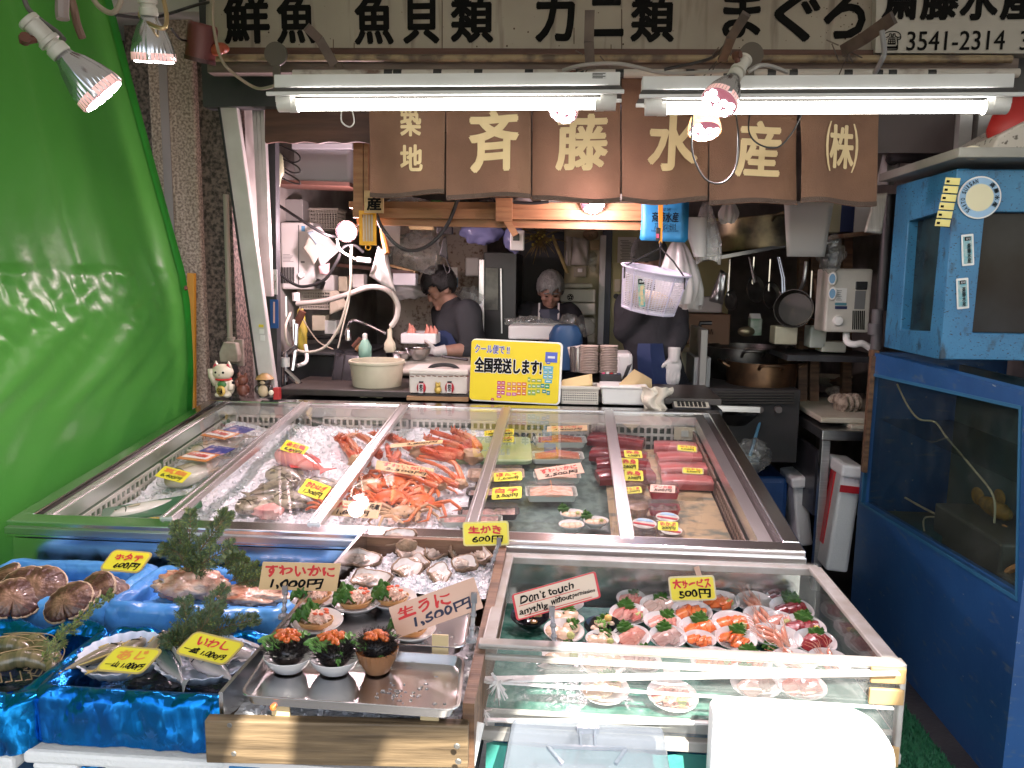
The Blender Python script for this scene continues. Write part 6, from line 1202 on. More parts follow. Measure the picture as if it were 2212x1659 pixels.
card([(1420,1125),(1466,1128),(1464,1147),(1422,1145)],0,50,YCARD,two("めかぶ","200円"),"yellow card on the round lidded cup at the front right",onplane=-.03)
# ---------------------------------------------------------------- fish and crabs in the display case
def fishmat(name,back,side,belly,H,rough=.25,spots=None):
    if name in MATS:return MATS[name]
    m=mat(name,side,rough,bump=.15,bs=180,coat=.3);nt=m.node_tree;b=nt.nodes["Principled BSDF"];L=nt.links.new
    tc=_n(nt,"ShaderNodeTexCoord");sx=_n(nt,"ShaderNodeSeparateXYZ");L(tc.outputs["Object"],sx.inputs[0])
    mr=_n(nt,"ShaderNodeMapRange");mr.inputs[1].default_value=-H/2;mr.inputs[2].default_value=H/2;L(sx.outputs["Y"],mr.inputs[0])
    rp=_n(nt,"ShaderNodeValToRGB");e=rp.color_ramp.elements;e[0].position,e[1].position=.25,.85;e[0].color=(*belly,1);e[1].color=(*back,1);k=e.new(.55);k.color=(*side,1)
    L(mr.outputs[0],rp.inputs[0]);out=rp.outputs[0]
    if spots:
        ns=_n(nt,"ShaderNodeTexNoise");ns.inputs["Scale"].default_value=45;ns.inputs["Detail"].default_value=3;L(tc.outputs["Object"],ns.inputs["Vector"]);r2=_n(nt,"ShaderNodeValToRGB");r2.color_ramp.elements[0].position=.5;r2.color_ramp.elements[1].position=.6;L(ns.outputs["Fac"],r2.inputs[0])
        mx=_n(nt,"ShaderNodeMix",data_type='RGBA');L(r2.outputs[0],mx.inputs[0]);L(out,mx.inputs[6]);mx.inputs[7].default_value=(*spots,1);out=mx.outputs[2]
    L(out,b.inputs["Base Color"]);return m
EYEW=mat("fish_eye_ring",(.55,.5,.4),.2);EYEB=mat("fish_eye",(.01,.01,.01),.08)
def fish(M,L_,H,Th,m,finm,label,group=None,bend=0.,parent=None,fork=.8,name="fish",cat="fish"):
    t=thing(name,label,cat,group=group,M=M)
    prof=((0,.02,.05),(.04,.3,.4),(.1,.58,.7),(.2,.85,.95),(.35,1,1),(.5,.92,.9),(.65,.7,.65),(.78,.42,.4),(.88,.2,.2),(.93,.16,.1))
    def ctr(x):return bend*(x/L_-.4)**2*L_
    b=MB();b.loft([[V((-L_/2+f*L_,ctr(f*L_)+H/2*h*math.cos(q*.3927),Th/2*k*math.sin(q*.3927))) for q in range(16)] for f,h,k in prof]);b.build("body",m,t,smooth=True,angle=120)
    x=-L_/2+.92*L_;cy_=ctr(.92*L_);b=MB();b.prism([(x,cy_+H*.06),(x+L_*.12,cy_+H*.42*fork),(x+L_*.085,cy_),(x+L_*.12,cy_-H*.42*fork),(x,cy_-H*.06)],Th*.05,T(0,0,-Th*.025));b.build("tail",finm,t)
    b=MB();b.prism([(-L_*.2,H*.46),(-L_*.1,H*.66),(L_*.15,H*.52),(L_*.28,H*.3),(0,H*.4)],.002);b.prism([(-L_*.02,-H*.44),(L_*.1,-H*.6),(L_*.2,-H*.38)],.002);b.prism([(-L_*.24,-.05*H),(-L_*.08,-.02*H),(-L_*.1,-.2*H),(-L_*.22,-.14*H)],.002,T(0,0,Th*.5));b.build("fin",finm,t)
    b=MB();b.ell((-L_*.385,H*.1+ctr(.12*L_),Th*.33),(H*.085,H*.085,Th*.08),nu=12,nv=6);b.build("eye_ring",EYEW,t,smooth=True);b=MB();b.ell((-L_*.385,H*.1+ctr(.12*L_),Th*.375),(H*.05,H*.05,Th*.07),nu=10,nv=6);b.build("eye",EYEB,t,smooth=True)
    b=MB();b.tube(bez([(-L_*.3,H*.32,Th*.38),(-L_*.265,0,Th*.5),(-L_*.3,-H*.3,Th*.38)],4),.0016,5);b.build("gill",EYEB,t);return t
def onc(px,dirpx,off,roll=0):
    """frame lying on the case plane at px with x axis towards dirpx"""
    p=CP(px[0],px[1],off);q=CP(dirpx[0],dirpx[1],off);return fr(p,q-p,CN)
BREAM=fishmat("bream_skin",(.3,.17,.1),(.42,.3,.2),(.6,.55,.48),.13)
BFIN=mat("bream_fin",(.45,.36,.26),.3)
for k,(px,dp,L_,l) in enumerate((((440,1008),(372,1040),.3,"bagged sea bream with a white name band, nearest the left wall card"),((486,960),(418,985),.32,"bagged sea bream behind the first, by the back lattice"))):
    t=fish(onc(dp,px,-.062) @ T(.12,0,0),L_,.13,.07,BREAM,BFIN,l,group="bagged sea bream in the case")
    b=MB();b.ell((0,0,.002),(L_*.58,.085,.04),nu=28,nv=12,fn=lambda d:1+.05*nz(d,5,k));b.build("bag",FILM,t,smooth=True)
    b=MB();b.prism([(-.02,-.066),(.06,-.062),(.055,.055),(-.03,.06)],.003,T(0,0,.047));bd_=b.build("name_band",mat("orange_band",(.6,.2,.05),.4),t)
    b=MB();b.prism([(-.006,-.056),(.044,-.054),(.04,.045),(-.014,.05)],.002,T(0,0,.0505));b.build("band_field",PAPER,bd_);text("神経抜天然",RED,bd_,T(.016,-.002,.053) @ Rz(88),(.088,.03),bold=.03,world=False)
    b=MB();b.prism(rounded(.075,.11,.004),.002,T(.105,-.01,.044));lb=b.build("blue_label",mat("label_navy",(.02,.035,.25),.35,col2=(.5,.3,.35),vs=22,ramp=(.55,.62)),t);text("ボンバルダ",PAPER,lb,T(.125,-.01,.0465) @ Rz(90),(.08,.014),world=False)
t=fish(onc((262,1112),(362,1085),-.075) @ T(.08,0,0),.24,.075,.045,fishmat("silver_skin",(.25,.28,.26),(.5,.5,.44),(.65,.63,.56),.1),BFIN,"pale silver fish under film at the front left of the case")
b=MB();b.prism(rounded(.3,.13,.02),.006,onc((330,1100),(390,1090),-.075));b.build("green_tray",mat("dark_green_tray",(.02,.09,.05),.3),world=True,label="dark green tray edge under the silver fish",cat="tray")
t=fish(onc((618,985),(742,1030),-.06) @ T(.09,0,0),.31,.11,.075,fishmat("kinme_skin",(.42,.03,.03),(.5,.08,.06),(.6,.24,.2),.12,.18),mat("kinme_fin",(.55,.05,.04),.3),"bright red snapper on ice behind the first divider")
FILEF=fishmat("filefish_skin",(.1,.085,.05),(.19,.16,.1),(.3,.26,.18),.12,.35,(.06,.05,.03));FFIN=mat("filefish_fin",(.16,.14,.09),.4)
for k,(px,dp,L_,l) in enumerate((((618,1028),(660,1040),.19,"mottled brown filefish at the back of its pile"),((590,1055),(560,1062),.19,"mottled brown filefish at the left of its pile"),((700,1052),(745,1060),.2,"mottled brown filefish next to the divider"),((640,1082),(690,1092),.21,"largest mottled filefish under the yellow card"),((560,1085),(600,1070),.18,"mottled brown filefish at the pile's front edge"))):
    t=fish(onc(px,dp,-.078+.008*(k % 3)),L_,.115,.05,FILEF,FFIN,l,group="filefish on the ice")
b=MB();b.ell(CP(580,1105,-.06),(.05,.035,.025),fn=lambda d:1+.4*nz(d,4));b.build("fish_roe",mat("pink_flesh",(.55,.22,.2),.25,col2=(.62,.4,.34),vs=30),smooth=True,world=True,label="lump of pink fish flesh at the front of the second pane",cat="fish meat")
b=MB();b.ell(CP(540,1117,-.07),(.1,.03,.02),fn=lambda d:1+.3*nz(d,4));b.build("bagged_fillet",FILM,smooth=True,world=True,label="clear film over a fillet by the front rim of the second pane",cat="fillet")
blob_=0
CRAB=mat("crab_shell",(.5,.085,.02),.3,col2=(.6,.2,.07),vs=16,ramp=(.4,.7),bump=.35,bs=90);CRABP=mat("crab_pale",(.5,.33,.19),.4,col2=(.34,.2,.1),vs=18);KING=mat("king_crab_shell",(.48,.07,.018),.3,col2=(.6,.3,.15),vs=9,ramp=(.45,.7),bump=.6,bs=120)
def crab(M,r,label,ms,ml,group="snow crabs on the ice",spread=1.):
    t=thing("snow_crab",label,"crab",group=group,M=M);b=MB()
    b.ell((0,0,r*.25),(r*1.0,r*.9,r*.4),nu=24,nv=14,fn=lambda d:(1+.07*nz(d,9)+.05*nz(d,22))*(1-.12*max(0,d.y)))
    for k in range(16):q=rnd.uniform(0,6.28);rr=rnd.uniform(.3,.8)*r;b.ell((rr*math.cos(q),rr*math.sin(q)*.9,r*.55),r*.05,nu=6,nv=4)
    b.build("carapace",ms,t,smooth=True,angle=180)
    for s in (-1,1):
        for k in range(4):
            a=R(-30+k*26);d=V((s*math.cos(a),math.sin(a),0));L1=r*1.15*spread;p0=V((s*r*.75*math.cos(a),r*.75*math.sin(a),r*.2));p1=p0+d*L1+V((0,0,r*.35));p2=p1+(d+V((s*-.2,-.5,0))).normalized()*L1*.8+V((0,0,-r*.35));p3=p2+V((s*-.2,-.9,-.1)).normalized()*L1*.55
            b=MB();b.tube([p0,p0.lerp(p1,.5),p1,p1.lerp(p2,.12),p1.lerp(p2,.6),p2,p2.lerp(p3,.15),p3],[r*.1,r*.15,r*.12,r*.1,r*.11,r*.08,r*.07,r*.015],7);b.build("leg",ml,t,smooth=True)
        b=MB();p0=V((s*r*.5,-r*.75,r*.25));b.tube([p0,p0+V((s*r*.4,-r*.4,r*.15)),p0+V((s*r*.2,-r*.85,r*.1)),p0+V((-s*r*.1,-r*1.2,.0))],[r*.13,r*.17,r*.17,r*.02],7);b.tube([p0+V((s*r*.2,-r*.8,r*.1)),p0+V((s*r*.05,-r*1.25,r*.05))],[r*.09,r*.015],6);b.build("claw",ml,t,smooth=True)
    b=MB()
    for s in (-1,1):b.ell((s*r*.22,-r*.86,r*.3),r*.07,nu=8,nv=6)
    b.build("eye",EYEB,t,smooth=True);return t
for px,dp,r,ms,ml,l in (((843,1082),(872,1080),.055,CRAB,CRAB,"orange snow crab in the middle of its heap"),((912,1092),(930,1110),.052,CRAB,CRAB,"orange snow crab tilted at the right of its heap"),((870,1112),(895,1108),.045,CRABP,CRABP,"pale tan snow crab lying belly up in front"),((795,1058),(818,1040),.055,CRABP,CRAB,"snow crab with a pale barnacled shell near the divider"),((905,1068),(930,1060),.045,CRABP,CRAB,"pale shelled snow crab behind the tilted one"),((850,1048),(872,1048),.05,CRAB,CRAB,"snow crab at the back under the wooden card")):
    crab(onc(px,dp,-.075),r,l,ms,ml)
def leg_cluster(pts_list,rr,m,label,cat="crab legs",group=None,tipm=None,name="crab_leg_bundle",spikes=0,off=-.05):
    P0=CP(*pts_list[0][0],off);t=thing(name,label,cat,P0,group)
    for i,pts in enumerate(pts_list):
        ps=[CP(x,y,off+.012*(j % 2)+.006*i) for j,(x,y) in enumerate(pts)];b=MB();path=bez(ps,5);n=len(path)
        b.tube(path,[rr*(1.05-.55*j/n)*(.78 if j % 5 == 0 else 1.08) for j in range(n)],8)
        for k in range(spikes):j=rnd.randrange(n-1);d=V((rnd.uniform(-1,1),rnd.uniform(-1,1),rnd.uniform(0,1))).normalized();q=path[j];b.tube([q+d*rr*.7,q+d*rr*1.55],[rr*.25,rr*.03],5)
        b.build("leg",m,t,smooth=True,world=True)
    e=CP(*pts_list[0][-1],off) if tipm else None
    if tipm:b=MB();b.ell(P0,(rr*2.4,rr*2.0,rr*1.7),fn=lambda d:1+.35*nz(d,3));b.build("shoulder",tipm,t,smooth=True,world=True)
    return t
leg_cluster([[(775,998),(752,975),(735,952),(725,948)],[(795,1002),(770,970),(745,945),(728,944)],[(820,985),(800,955),(770,940),(738,948)]],.017,KING,"big spiny king crab claw reaching over the second divider",spikes=16,tipm=CRABP)
leg_cluster([[(1020,985),(990,965),(955,955),(915,945)],[(1030,975),(1005,955),(975,945),(930,932)],[(1000,985),(960,972),(920,968),(880,955)],[(985,990),(940,980),(900,965),(850,945)],[(1035,970),(1018,948),(990,935),(975,930)]],.018,KING,"heap of red king crab legs along the back of the third pane",spikes=18,tipm=CRABP)
leg_cluster([[(905,978),(870,960),(835,945),(800,935)],[(895,970),(860,950),(830,935),(812,940)],[(860,980),(850,995),(842,985),(835,960)]],.016,KING,"king crab legs lying left beside the narrow price card",spikes=16,tipm=CRABP)
leg_cluster([[(995,1045),(970,1020),(945,1005),(900,990)],[(1000,1040),(985,1005),(965,995),(905,985)],[(990,1050),(960,1035),(930,1025),(905,1020)]],.011,CRAB,"bundle of orange snow crab legs with a pale cut end at the tray",tipm=CRABP)
leg_cluster([[(950,1048),(930,1035),(905,1020),(860,1000)],[(945,1052),(915,1040),(890,1030),(850,1022)],[(955,1045),(925,1020),(880,1000),(835,985)]],.011,CRAB,"bundle of orange snow crab legs under the wooden card",tipm=CRABP)
leg_cluster([[(700,1090),(690,1080),(675,1078)],[(692,1094),(680,1086),(664,1088)],[(688,1098),(672,1096),(660,1102)]],.006,CRAB,"small orange crab legs beside the filefish")
# trays and tubs
PINKM=mat("milt_pink",(.68,.36,.3),.2,col2=(.75,.5,.44),vs=30,bump=.4,bs=60);CRABM=mat("crab_meat",(.68,.3,.18),.3,col2=(.75,.55,.42),vs=40,stretch=(1,4,1),bump=.3,bs=60);REDT=mat("red_tray",(.45,.02,.03),.3);BLKT=mat("black_tray",(.02,.018,.02),.25)
def pack(q,h,tray,content,label,kind="meat",off=-.10,group="film lidded seafood trays",lid=True):
    """clear lidded tray from its picture rectangle on the case plane"""
    x0,y0,x1,y1=q;a,c=CP(x0,y1,off),CP(x1,y1,off);d=CP((x0+x1)/2,y0,off+h);w_=(c-a).length;dep=max(.06,(d-(a+c)/2).dot(V((0,1,SL)).normalized()));m_=fr((a+c)/2+V((0,dep/2,SL*dep/2)),c-a,CN)
    t=thing("food_tray",label,"food tray",group=group,M=m_)
    b=MB();o=rounded(w_*.98,dep*.98,.012);n=len(o);sc=lambda k,z:[(x*k,y*k,z) for x,y in o]
    b.loft([sc(.88,0),sc(.95,h*.45),sc(1,h*.5),sc(1,h*.54),sc(.94,h*.5),sc(.86,.004)]);b.build("tray",tray,t)
    if kind == "meat":
        b=MB();b.grid(lambda u,v:V(((u-.5)*w_*.84,(v-.5)*dep*.82,h*.36+.010*nz((u*6,v*5,w_*50))+.005*nz((u*19,v*15,3)))),40,30);b.build("contents",content,t,smooth=True)
    elif kind == "legs":
        b=MB()
        for k in range(9):y=(k/8-.5)*dep*.7;b.tube([(-w_*.4,y+rnd.uniform(-.006,.006),h*.4),(0,y+rnd.uniform(-.01,.01),h*.55+rnd.uniform(0,.008)),(w_*.4,y+rnd.uniform(-.006,.006),h*.4)],[.004,.0085,.006],7)
        b.build("contents",content,t,smooth=True);b=MB();b.box((0,0,h*1.03),(.002,dep*1.0,.002));b.build("rubber_band",mat("band_orange",(.6,.2,.04),.5),t)
    if lid:
        b=MB();b.loft([sc(.98,h*.52),sc(.93,h*.95),sc(.88,h)]);b.build("lid",FILM,t)
    return t
pack((1006,1003,1132,1042),.035,mat("beige_tray",(.6,.42,.3),.3),mat("pale_scallop",(.65,.42,.28),.25,col2=(.7,.5,.36),vs=12),"beige tray of scallop meat behind the milt trays")
pack((1003,1042,1130,1082),.04,BLKT,PINKM,"black tray of pink milt with a yellow price card")
pack((985,1084,1122,1125),.04,BLKT,PINKM,"black tray of pink milt close to the front rim")
pack((945,1120,1085,1142),.04,CLR,PINKM,"clear tray half hidden behind the front rim")
pack((1150,932,1268,968),.045,CLR,KING,"clear tray of red king crab below the wooden card","legs");pack((1143,966,1262,1003),.04,CLR,KING,"clear tray of king crab with a pale shoulder piece","legs")
pack((1150,1006,1255,1046),.045,CLR,CRABM,"clear tray of crab legs under the pale wooden card","legs");pack((1132,1038,1247,1086),.045,CLR,CRABM,"clear tray of crab legs held with an orange band","legs")
pack((1402,1045,1468,1080),.05,REDT,mat("dark_stew",(.12,.04,.02),.3,col2=(.3,.12,.06),vs=20),"red rimmed tray with a card in the last pane");pack((1400,1080,1470,1116),.04,REDT,mat("dark_stew2",(.2,.08,.06),.3,col2=(.3,.14,.1),vs=20),"empty looking red rimmed tray in the last pane")
def cup(px,r,h,content,label,lidm=None):
    p=CP(px[0],px[1],-.11);t=thing("round_cup",label,"food cup",group="round cups in the last pane",M=fr(p,(1,0,0),CN))
    b=MB();b.lathe([(r*.82,0),(r,h),(r*1.05,h),(r*1.05,h+.003),(r*.97,h+.003),(r*.8,.004)],30,cap1=True);b.build("cup",CLEARP,t,smooth=True);b=MB();b.lathe([(r*.8,.004),(r*.93,h*.7),(r*.5,h*.82)],24,cap1=True,fn=lambda q,i:1+.06*math.sin(q*7+i));b.build("contents",content,t,smooth=True)
    b=MB();b.lathe([(r*1.06,h+.003),(r*1.07,h+.008),(r*.95,h+.012),(r*.92,h+.009)],30,cap0=False,cap1=True);b.build("lid",FILM,t,smooth=True)
    if lidm:b=MB();b.lathe([(r*.86,h+.0125),(r*.2,h+.013)],30,cap1=True);lb=b.build("lid_label",lidm,t,smooth=True);b=MB();b.prism([(-r*.7,r*.1),(r*.75,-r*.3),(r*.6,-r*.55),(-r*.8,-r*.12)],.001,T(0,0,h+.0132));b.build("label_stripe",REDT,lb);b=MB();b.prism([(-r*.3,r*.75),(r*.5,r*.55),(r*.7,r*.15),(-r*.5,r*.4)],.001,T(0,0,h+.0132));b.build("label_sky",mat("pale_sky",(.28,.46,.66),.4),lb)
STEW=mat("brown_stew",(.16,.07,.03),.3,col2=(.35,.2,.12),vs=40)
cup((1370,1070),.045,.05,STEW,"round clear cup of brown stew under a yellow card");cup((1374,1112),.045,.05,STEW,"round clear cup of brown stew without a card")
LBL=mat("printed_lid",(.6,.58,.52),.4,col2=(.35,.34,.3),vs=40)
cup((1440,1146),.043,.035,STEW,"round cup with a printed lid and a yellow card",LBL);cup((1390,1160),.045,.035,STEW,"round cup with a red striped lid beside the divider",LBL);cup((1448,1172),.04,.03,STEW,"round cup half hidden behind the front rim",LBL)
def tuna(px0,px1,dep,h,m,label,off=-.11,top=.8):
    a,c=CP(*px0,off),CP(*px1,off);L_=(c-a).length;m_=fr((a+c)/2,c-a,CN);t_=MB();n=24
    t_.loft([[V((-L_/2+L_*i/n,y*dep*(1-.12*abs(i/n-.5)),z*h*(1-.15*(abs(i/n-.5)*2)**3))) for y,z in ((-.5,0),(-.51,.5),(-.48,.86),(-.4,.97),(0,1),(.42,.97),(.49,.86),(.5,.5),(.5,0))] for i in range(n+1)])
    o=t_.build("tuna_block",m,smooth=True,angle=60);o.matrix_basis=m_;tag(o,label,"tuna block","tuna blocks in the last panes");return o
AKA=mat("lean_tuna",(.19,.012,.018),.25,col2=(.25,.022,.026),vs=10,stretch=(1,6,1),bump=.12,bs=40,coat=.3)
TORO=mat("fatty_tuna",(.44,.08,.08),.28,col2=(.6,.24,.22),vs=5,vd=3,stretch=(1.2,22,1),ramp=(.45,.7),bump=.1,bs=30,coat=.25)
for a,c,l in (((1272,955),(1390,968),"lean tuna block furthest back"),((1276,988),(1396,1000),"wide lean tuna block under the 4,000 card"),((1288,1013),(1402,1015),"lean tuna block under the 2,800 card"),((1290,1040),(1410,1035),"lean tuna block nearest the brown cups")):tuna(a,c,.092,.04,AKA,l)
for a,c,l in (((1412,972),(1518,978),"fatty tuna block furthest back"),((1419,998),(1527,998),"second fatty tuna block under the 6,000 card"),((1424,1022),(1536,1022),"third fatty tuna block from the back"),((1428,1048),(1543,1052),"fatty tuna block nearest the front")):tuna(a,c,.08,.036,TORO,l)
b=MB();b.prism(rounded(.3,.3,.03),.012,onc((1068,975),(1100,975),-.09));b.build("green_pouch",mat("green_pouch",(.2,.35,.16),.3,col2=(.35,.42,.25),vs=8,bump=.3,bs=14),world=True,label="pale green pouch lying at the back between crabs and trays",cat="pouch")
blob((1298,929),(20,8),3.3,mat("dark_fish_skin",(.05,.045,.05),.4,col2=(.2,.16,.15),vs=60),3,label="dark fish skin strip behind the lean tuna",cat="fish piece",name="fish_piece")
# ---------------------------------------------------------------- dishes: shared builders
SHISO=cloth("shiso_leaf",(.045,.15,.025),.25,gloss=.3,col2=(.09,.22,.04),vs=30,bump=.5,bs=60,spec_rough=.5);WASABI=mat("wasabi",(.42,.45,.16),.7,bump=.5,bs=120);LETT=cloth("lettuce",(.06,.17,.03),.3,gloss=.4,col2=(.12,.25,.05),vs=22,bump=.5,bs=40,spec_rough=.4)
FL={}
def flesh(name,c1,c2,st=(1,5,1),s=40,r=.2):FL[name]=mat("flesh_"+name,c1,r,col2=c2,vs=s,stretch=st,coat=.4,bump=.1,bs=60)
flesh("salmon",(.6,.095,.018),(.66,.2,.06),(1,.3,1),90);flesh("tuna",(.2,.012,.018),(.28,.03,.035));flesh("white",(.55,.38,.31),(.62,.5,.43));flesh("snapper",(.56,.34,.28),(.45,.1,.08),s=16);flesh("aji",(.36,.2,.17),(.5,.37,.33),s=18);flesh("pink",(.5,.18,.14),(.6,.32,.25));flesh("scallop",(.6,.4,.26),(.66,.5,.36));flesh("shrimp",(.58,.17,.09),(.64,.38,.28),(6,1,1),20);flesh("stew",(.2,.09,.03),(.4,.22,.08),(1,1,1),40);flesh("chop",(.62,.42,.28),(.72,.58,.44),(1,1,1),30)
def leaf(mb,M,L_,wd,jag=9,curl=.25):
    """serrated leaf, base at origin along +x"""
    n=14
    for s in (-1,1):
        vs=[]
        for i in range(n+1):
            f=i/n;w_=wd*math.sin(math.pi*f**.8)*.5*(1+.18*(1 if i % 2 else -1));z=curl*L_*(f-.5)**2*-1+.004*math.sin(f*20)
            vs += [(f*L_,0,z+curl*L_*.1),(f*L_+(.06*L_ if i % 2 else 0),s*w_*.5,z+.12*wd),(f*L_+(.09*L_ if i % 2 else 0),s*w_,z+.05*wd*math.sin(f*17))]
        fs=[]
        for i in range(n):a=i*3;fs += [(a,a+3,a+4,a+1),(a+1,a+4,a+5,a+2)]
        mb.add(vs,fs,M)
def dish(t,r,m=PORC,sy=.8,h=.022,name="dish"):
    b=MB();b.lathe([(r*.5,0),(r*.52,.003),(r*.72,h*.35),(r*.92,h*.8),(r,h),(r*.985,h+.002),(r*.95,h),(r*.7,h*.5),(r*.4,h*.3)],36,cap1=True,sx=1,sy=sy);return b.build(name,m,t,smooth=True,angle=60)
def slices(t,r,kind,rg,n=7,spread=.8,ang=0,h=.016,thick=.004):
    b=MB();L_=r*.86;w_=r*.62;h += .003
    for k in range(n):
        u=(k/(n-1)-.5)*2*spread*r*.62;M_=Rz(ang+rg.uniform(-12,12)) @ T(u,rg.uniform(-.1,.1)*r,h) @ Ry(-24+rg.uniform(-12,12)) @ Rx(rg.uniform(-10,10))
        nn=8;secs=[]
        for i in range(nn+1):
            f=i/nn;y=(f-.5)*L_;z=.14*L_*(1-(2*f-1)**2);hw=w_*.5*(.55+.45*math.sin(math.pi*min(1,f*.9+.1)));hw *= 1+.12*math.sin(f*9+k*2);secs.append([V((-hw,y,z)),V((hw,y,z)),V((hw*.9,y,z+thick)),V((-hw*.9,y,z+thick))])
        b.loft(secs,M_)
    return b.build("slices",FL[kind],t,smooth=True,angle=50)
def lump(t,p,r,m,name,fq=4,amp=.3,sq=.8):b=MB();b.ell(p,(r,r,r*sq),fn=lambda d:1+amp*nz(d,fq),nu=14,nv=10);return b.build(name,m,t,smooth=True,angle=180)
# ---------------------------------------------------------------- acrylic case with sashimi dishes
AX0,AX1,AY0,AY1,AZ0,AZ1=-.172,.672,1.49,2.03,.655,.86
ac=thing("acrylic_case","cloudy acrylic sided case tied with white ribbon, full of small sashimi dishes","acrylic case",((AX0+AX1)/2,(AY0+AY1)/2,AZ0))
AED=mat("acrylic_edge",(.62,.6,.56),.25,col2=(.5,.46,.4),vs=16,trans=.35,bump=.1,bs=20)
b=MB();b.box(((AX0+AX1)/2,AY0,(AZ0+AZ1)/2),(AX1-AX0,.006,AZ1-AZ0));b.build("front_sheet",ACRYL,ac,world=True)
b=MB();b.box(((AX0+AX1)/2,AY1,(AZ0+AZ1)/2+.03),(AX1-AX0,.006,AZ1-AZ0-.05));b.build("back_sheet",ACRYL,ac,world=True)
for x in (AX0,AX1):b=MB();b.box((x,(AY0+AY1)/2,(AZ0+AZ1)/2),(.006,AY1-AY0-.006,AZ1-AZ0));b.build("side_sheet",ACRYL,ac,world=True)
for nm,c_,d_ in (("front_rim",((AX0+AX1)/2,AY0+.012,AZ1),(AX1-AX0+.012,.03,.012)),("front_rim",((AX0+AX1)/2,AY0-.002,AZ1-.022),(AX1-AX0+.01,.012,.012)),("back_rim",((AX0+AX1)/2,AY1-.005,AZ1-.012),(AX1-AX0,.035,.02)),("side_rim",(AX0+.014,(AY0+AY1)/2,AZ1),(.028,AY1-AY0-.05,.011)),("side_rim",(AX1-.016,(AY0+AY1)/2,AZ1),(.034,AY1-AY0-.05,.011)),("base_rim",((AX0+AX1)/2,AY0-.001,AZ0+.012),(AX1-AX0+.014,.02,.024)),("corner_strip",(AX1-.002,AY0-.001,(AZ0+AZ1)/2),(.012,.02,AZ1-AZ0-.04)),("corner_strip",(AX0+.002,AY0-.001,(AZ0+AZ1)/2),(.012,.02,AZ1-AZ0-.04))):
    b=MB();b.box(c_,d_);b.build(nm,AED,ac,world=True,bev=.003)
WCNR=mat("corner_wood",(.5,.32,.14),.5,col2=(.4,.24,.1),vs=10)
for z,h_ in ((.845,.034),(.80,.034),(.672,.045)):b=MB();b.box((AX1-.032,AY0-.009,z),(.068,.008,h_));b.build("corner_block",WCNR,ac,world=True,bev=.003)
b=MB();b.box(((AX0+AX1)/2,(AY0+AY1)/2,.712),(AX1-AX0-.014,AY1-AY0-.014,.01));b.box(((AX0+AX1)/2,(AY0+AY1)/2,.69),(AX1-AX0-.05,AY1-AY0-.05,.03));b.build("floor",mat("case_floor",(.5,.48,.44),.5),ac,world=True)
b=MB();b.grid(lambda u,v:V((AX0+.01+(AX1-AX0-.02)*u,AY0+.01+(AY1-AY0-.02)*v,.7185+.003*nz((u*9,v*7,1)))),50,36);b.build("green_film",mat("green_sheet",(.02,.12,.085),.2,col2=(.1,.24,.19),vs=24,vd=4,ramp=(.45,.62),bump=.4,bs=24),ac,smooth=True,world=True)
RIBB=mat("white_ribbon",(.75,.73,.71),.3,bump=.4,bs=50)
def strip(mb,a,c,h):mb.beam(a,c,.004,h,(0,1,0))
b=MB();strip(b,PY(1038,1468,AY0-.014),PY(1940,1452,AY0-.014),.02);strip(b,PY(1040,1472,AY0-.013),PY(1930,1530,AY0-.013),.006);strip(b,PY(1040,1555,AY0-.014),PY(1780,1565,AY0-.014),.01);b.build("ribbon",RIBB,ac,world=True)
for cx_,cy_,sc_ in ((1075,1475,1),(1047,1535,.6)):
    b=MB();c0=PY(cx_,cy_,AY0-.018)
    for k in range(22):
        a=rnd.uniform(0,6.28);d=V((math.cos(a),-.5,math.sin(a)*1.15)).normalized()*.03*sc_*rnd.uniform(.5,1.3);e=V((rnd.gauss(0,.006),rnd.gauss(-.004,.003),rnd.gauss(0,.006)-.004))*sc_;p_=bez([c0,c0+d*.5+e,c0+d+e*2],4)
        for q in range(len(p_)-1):b.beam(p_[q],p_[q+1],.0055*sc_,.0006,d)
    b.build("knot",RIBB,ac,world=True)
ZD=.7215
rg=random.Random(5)
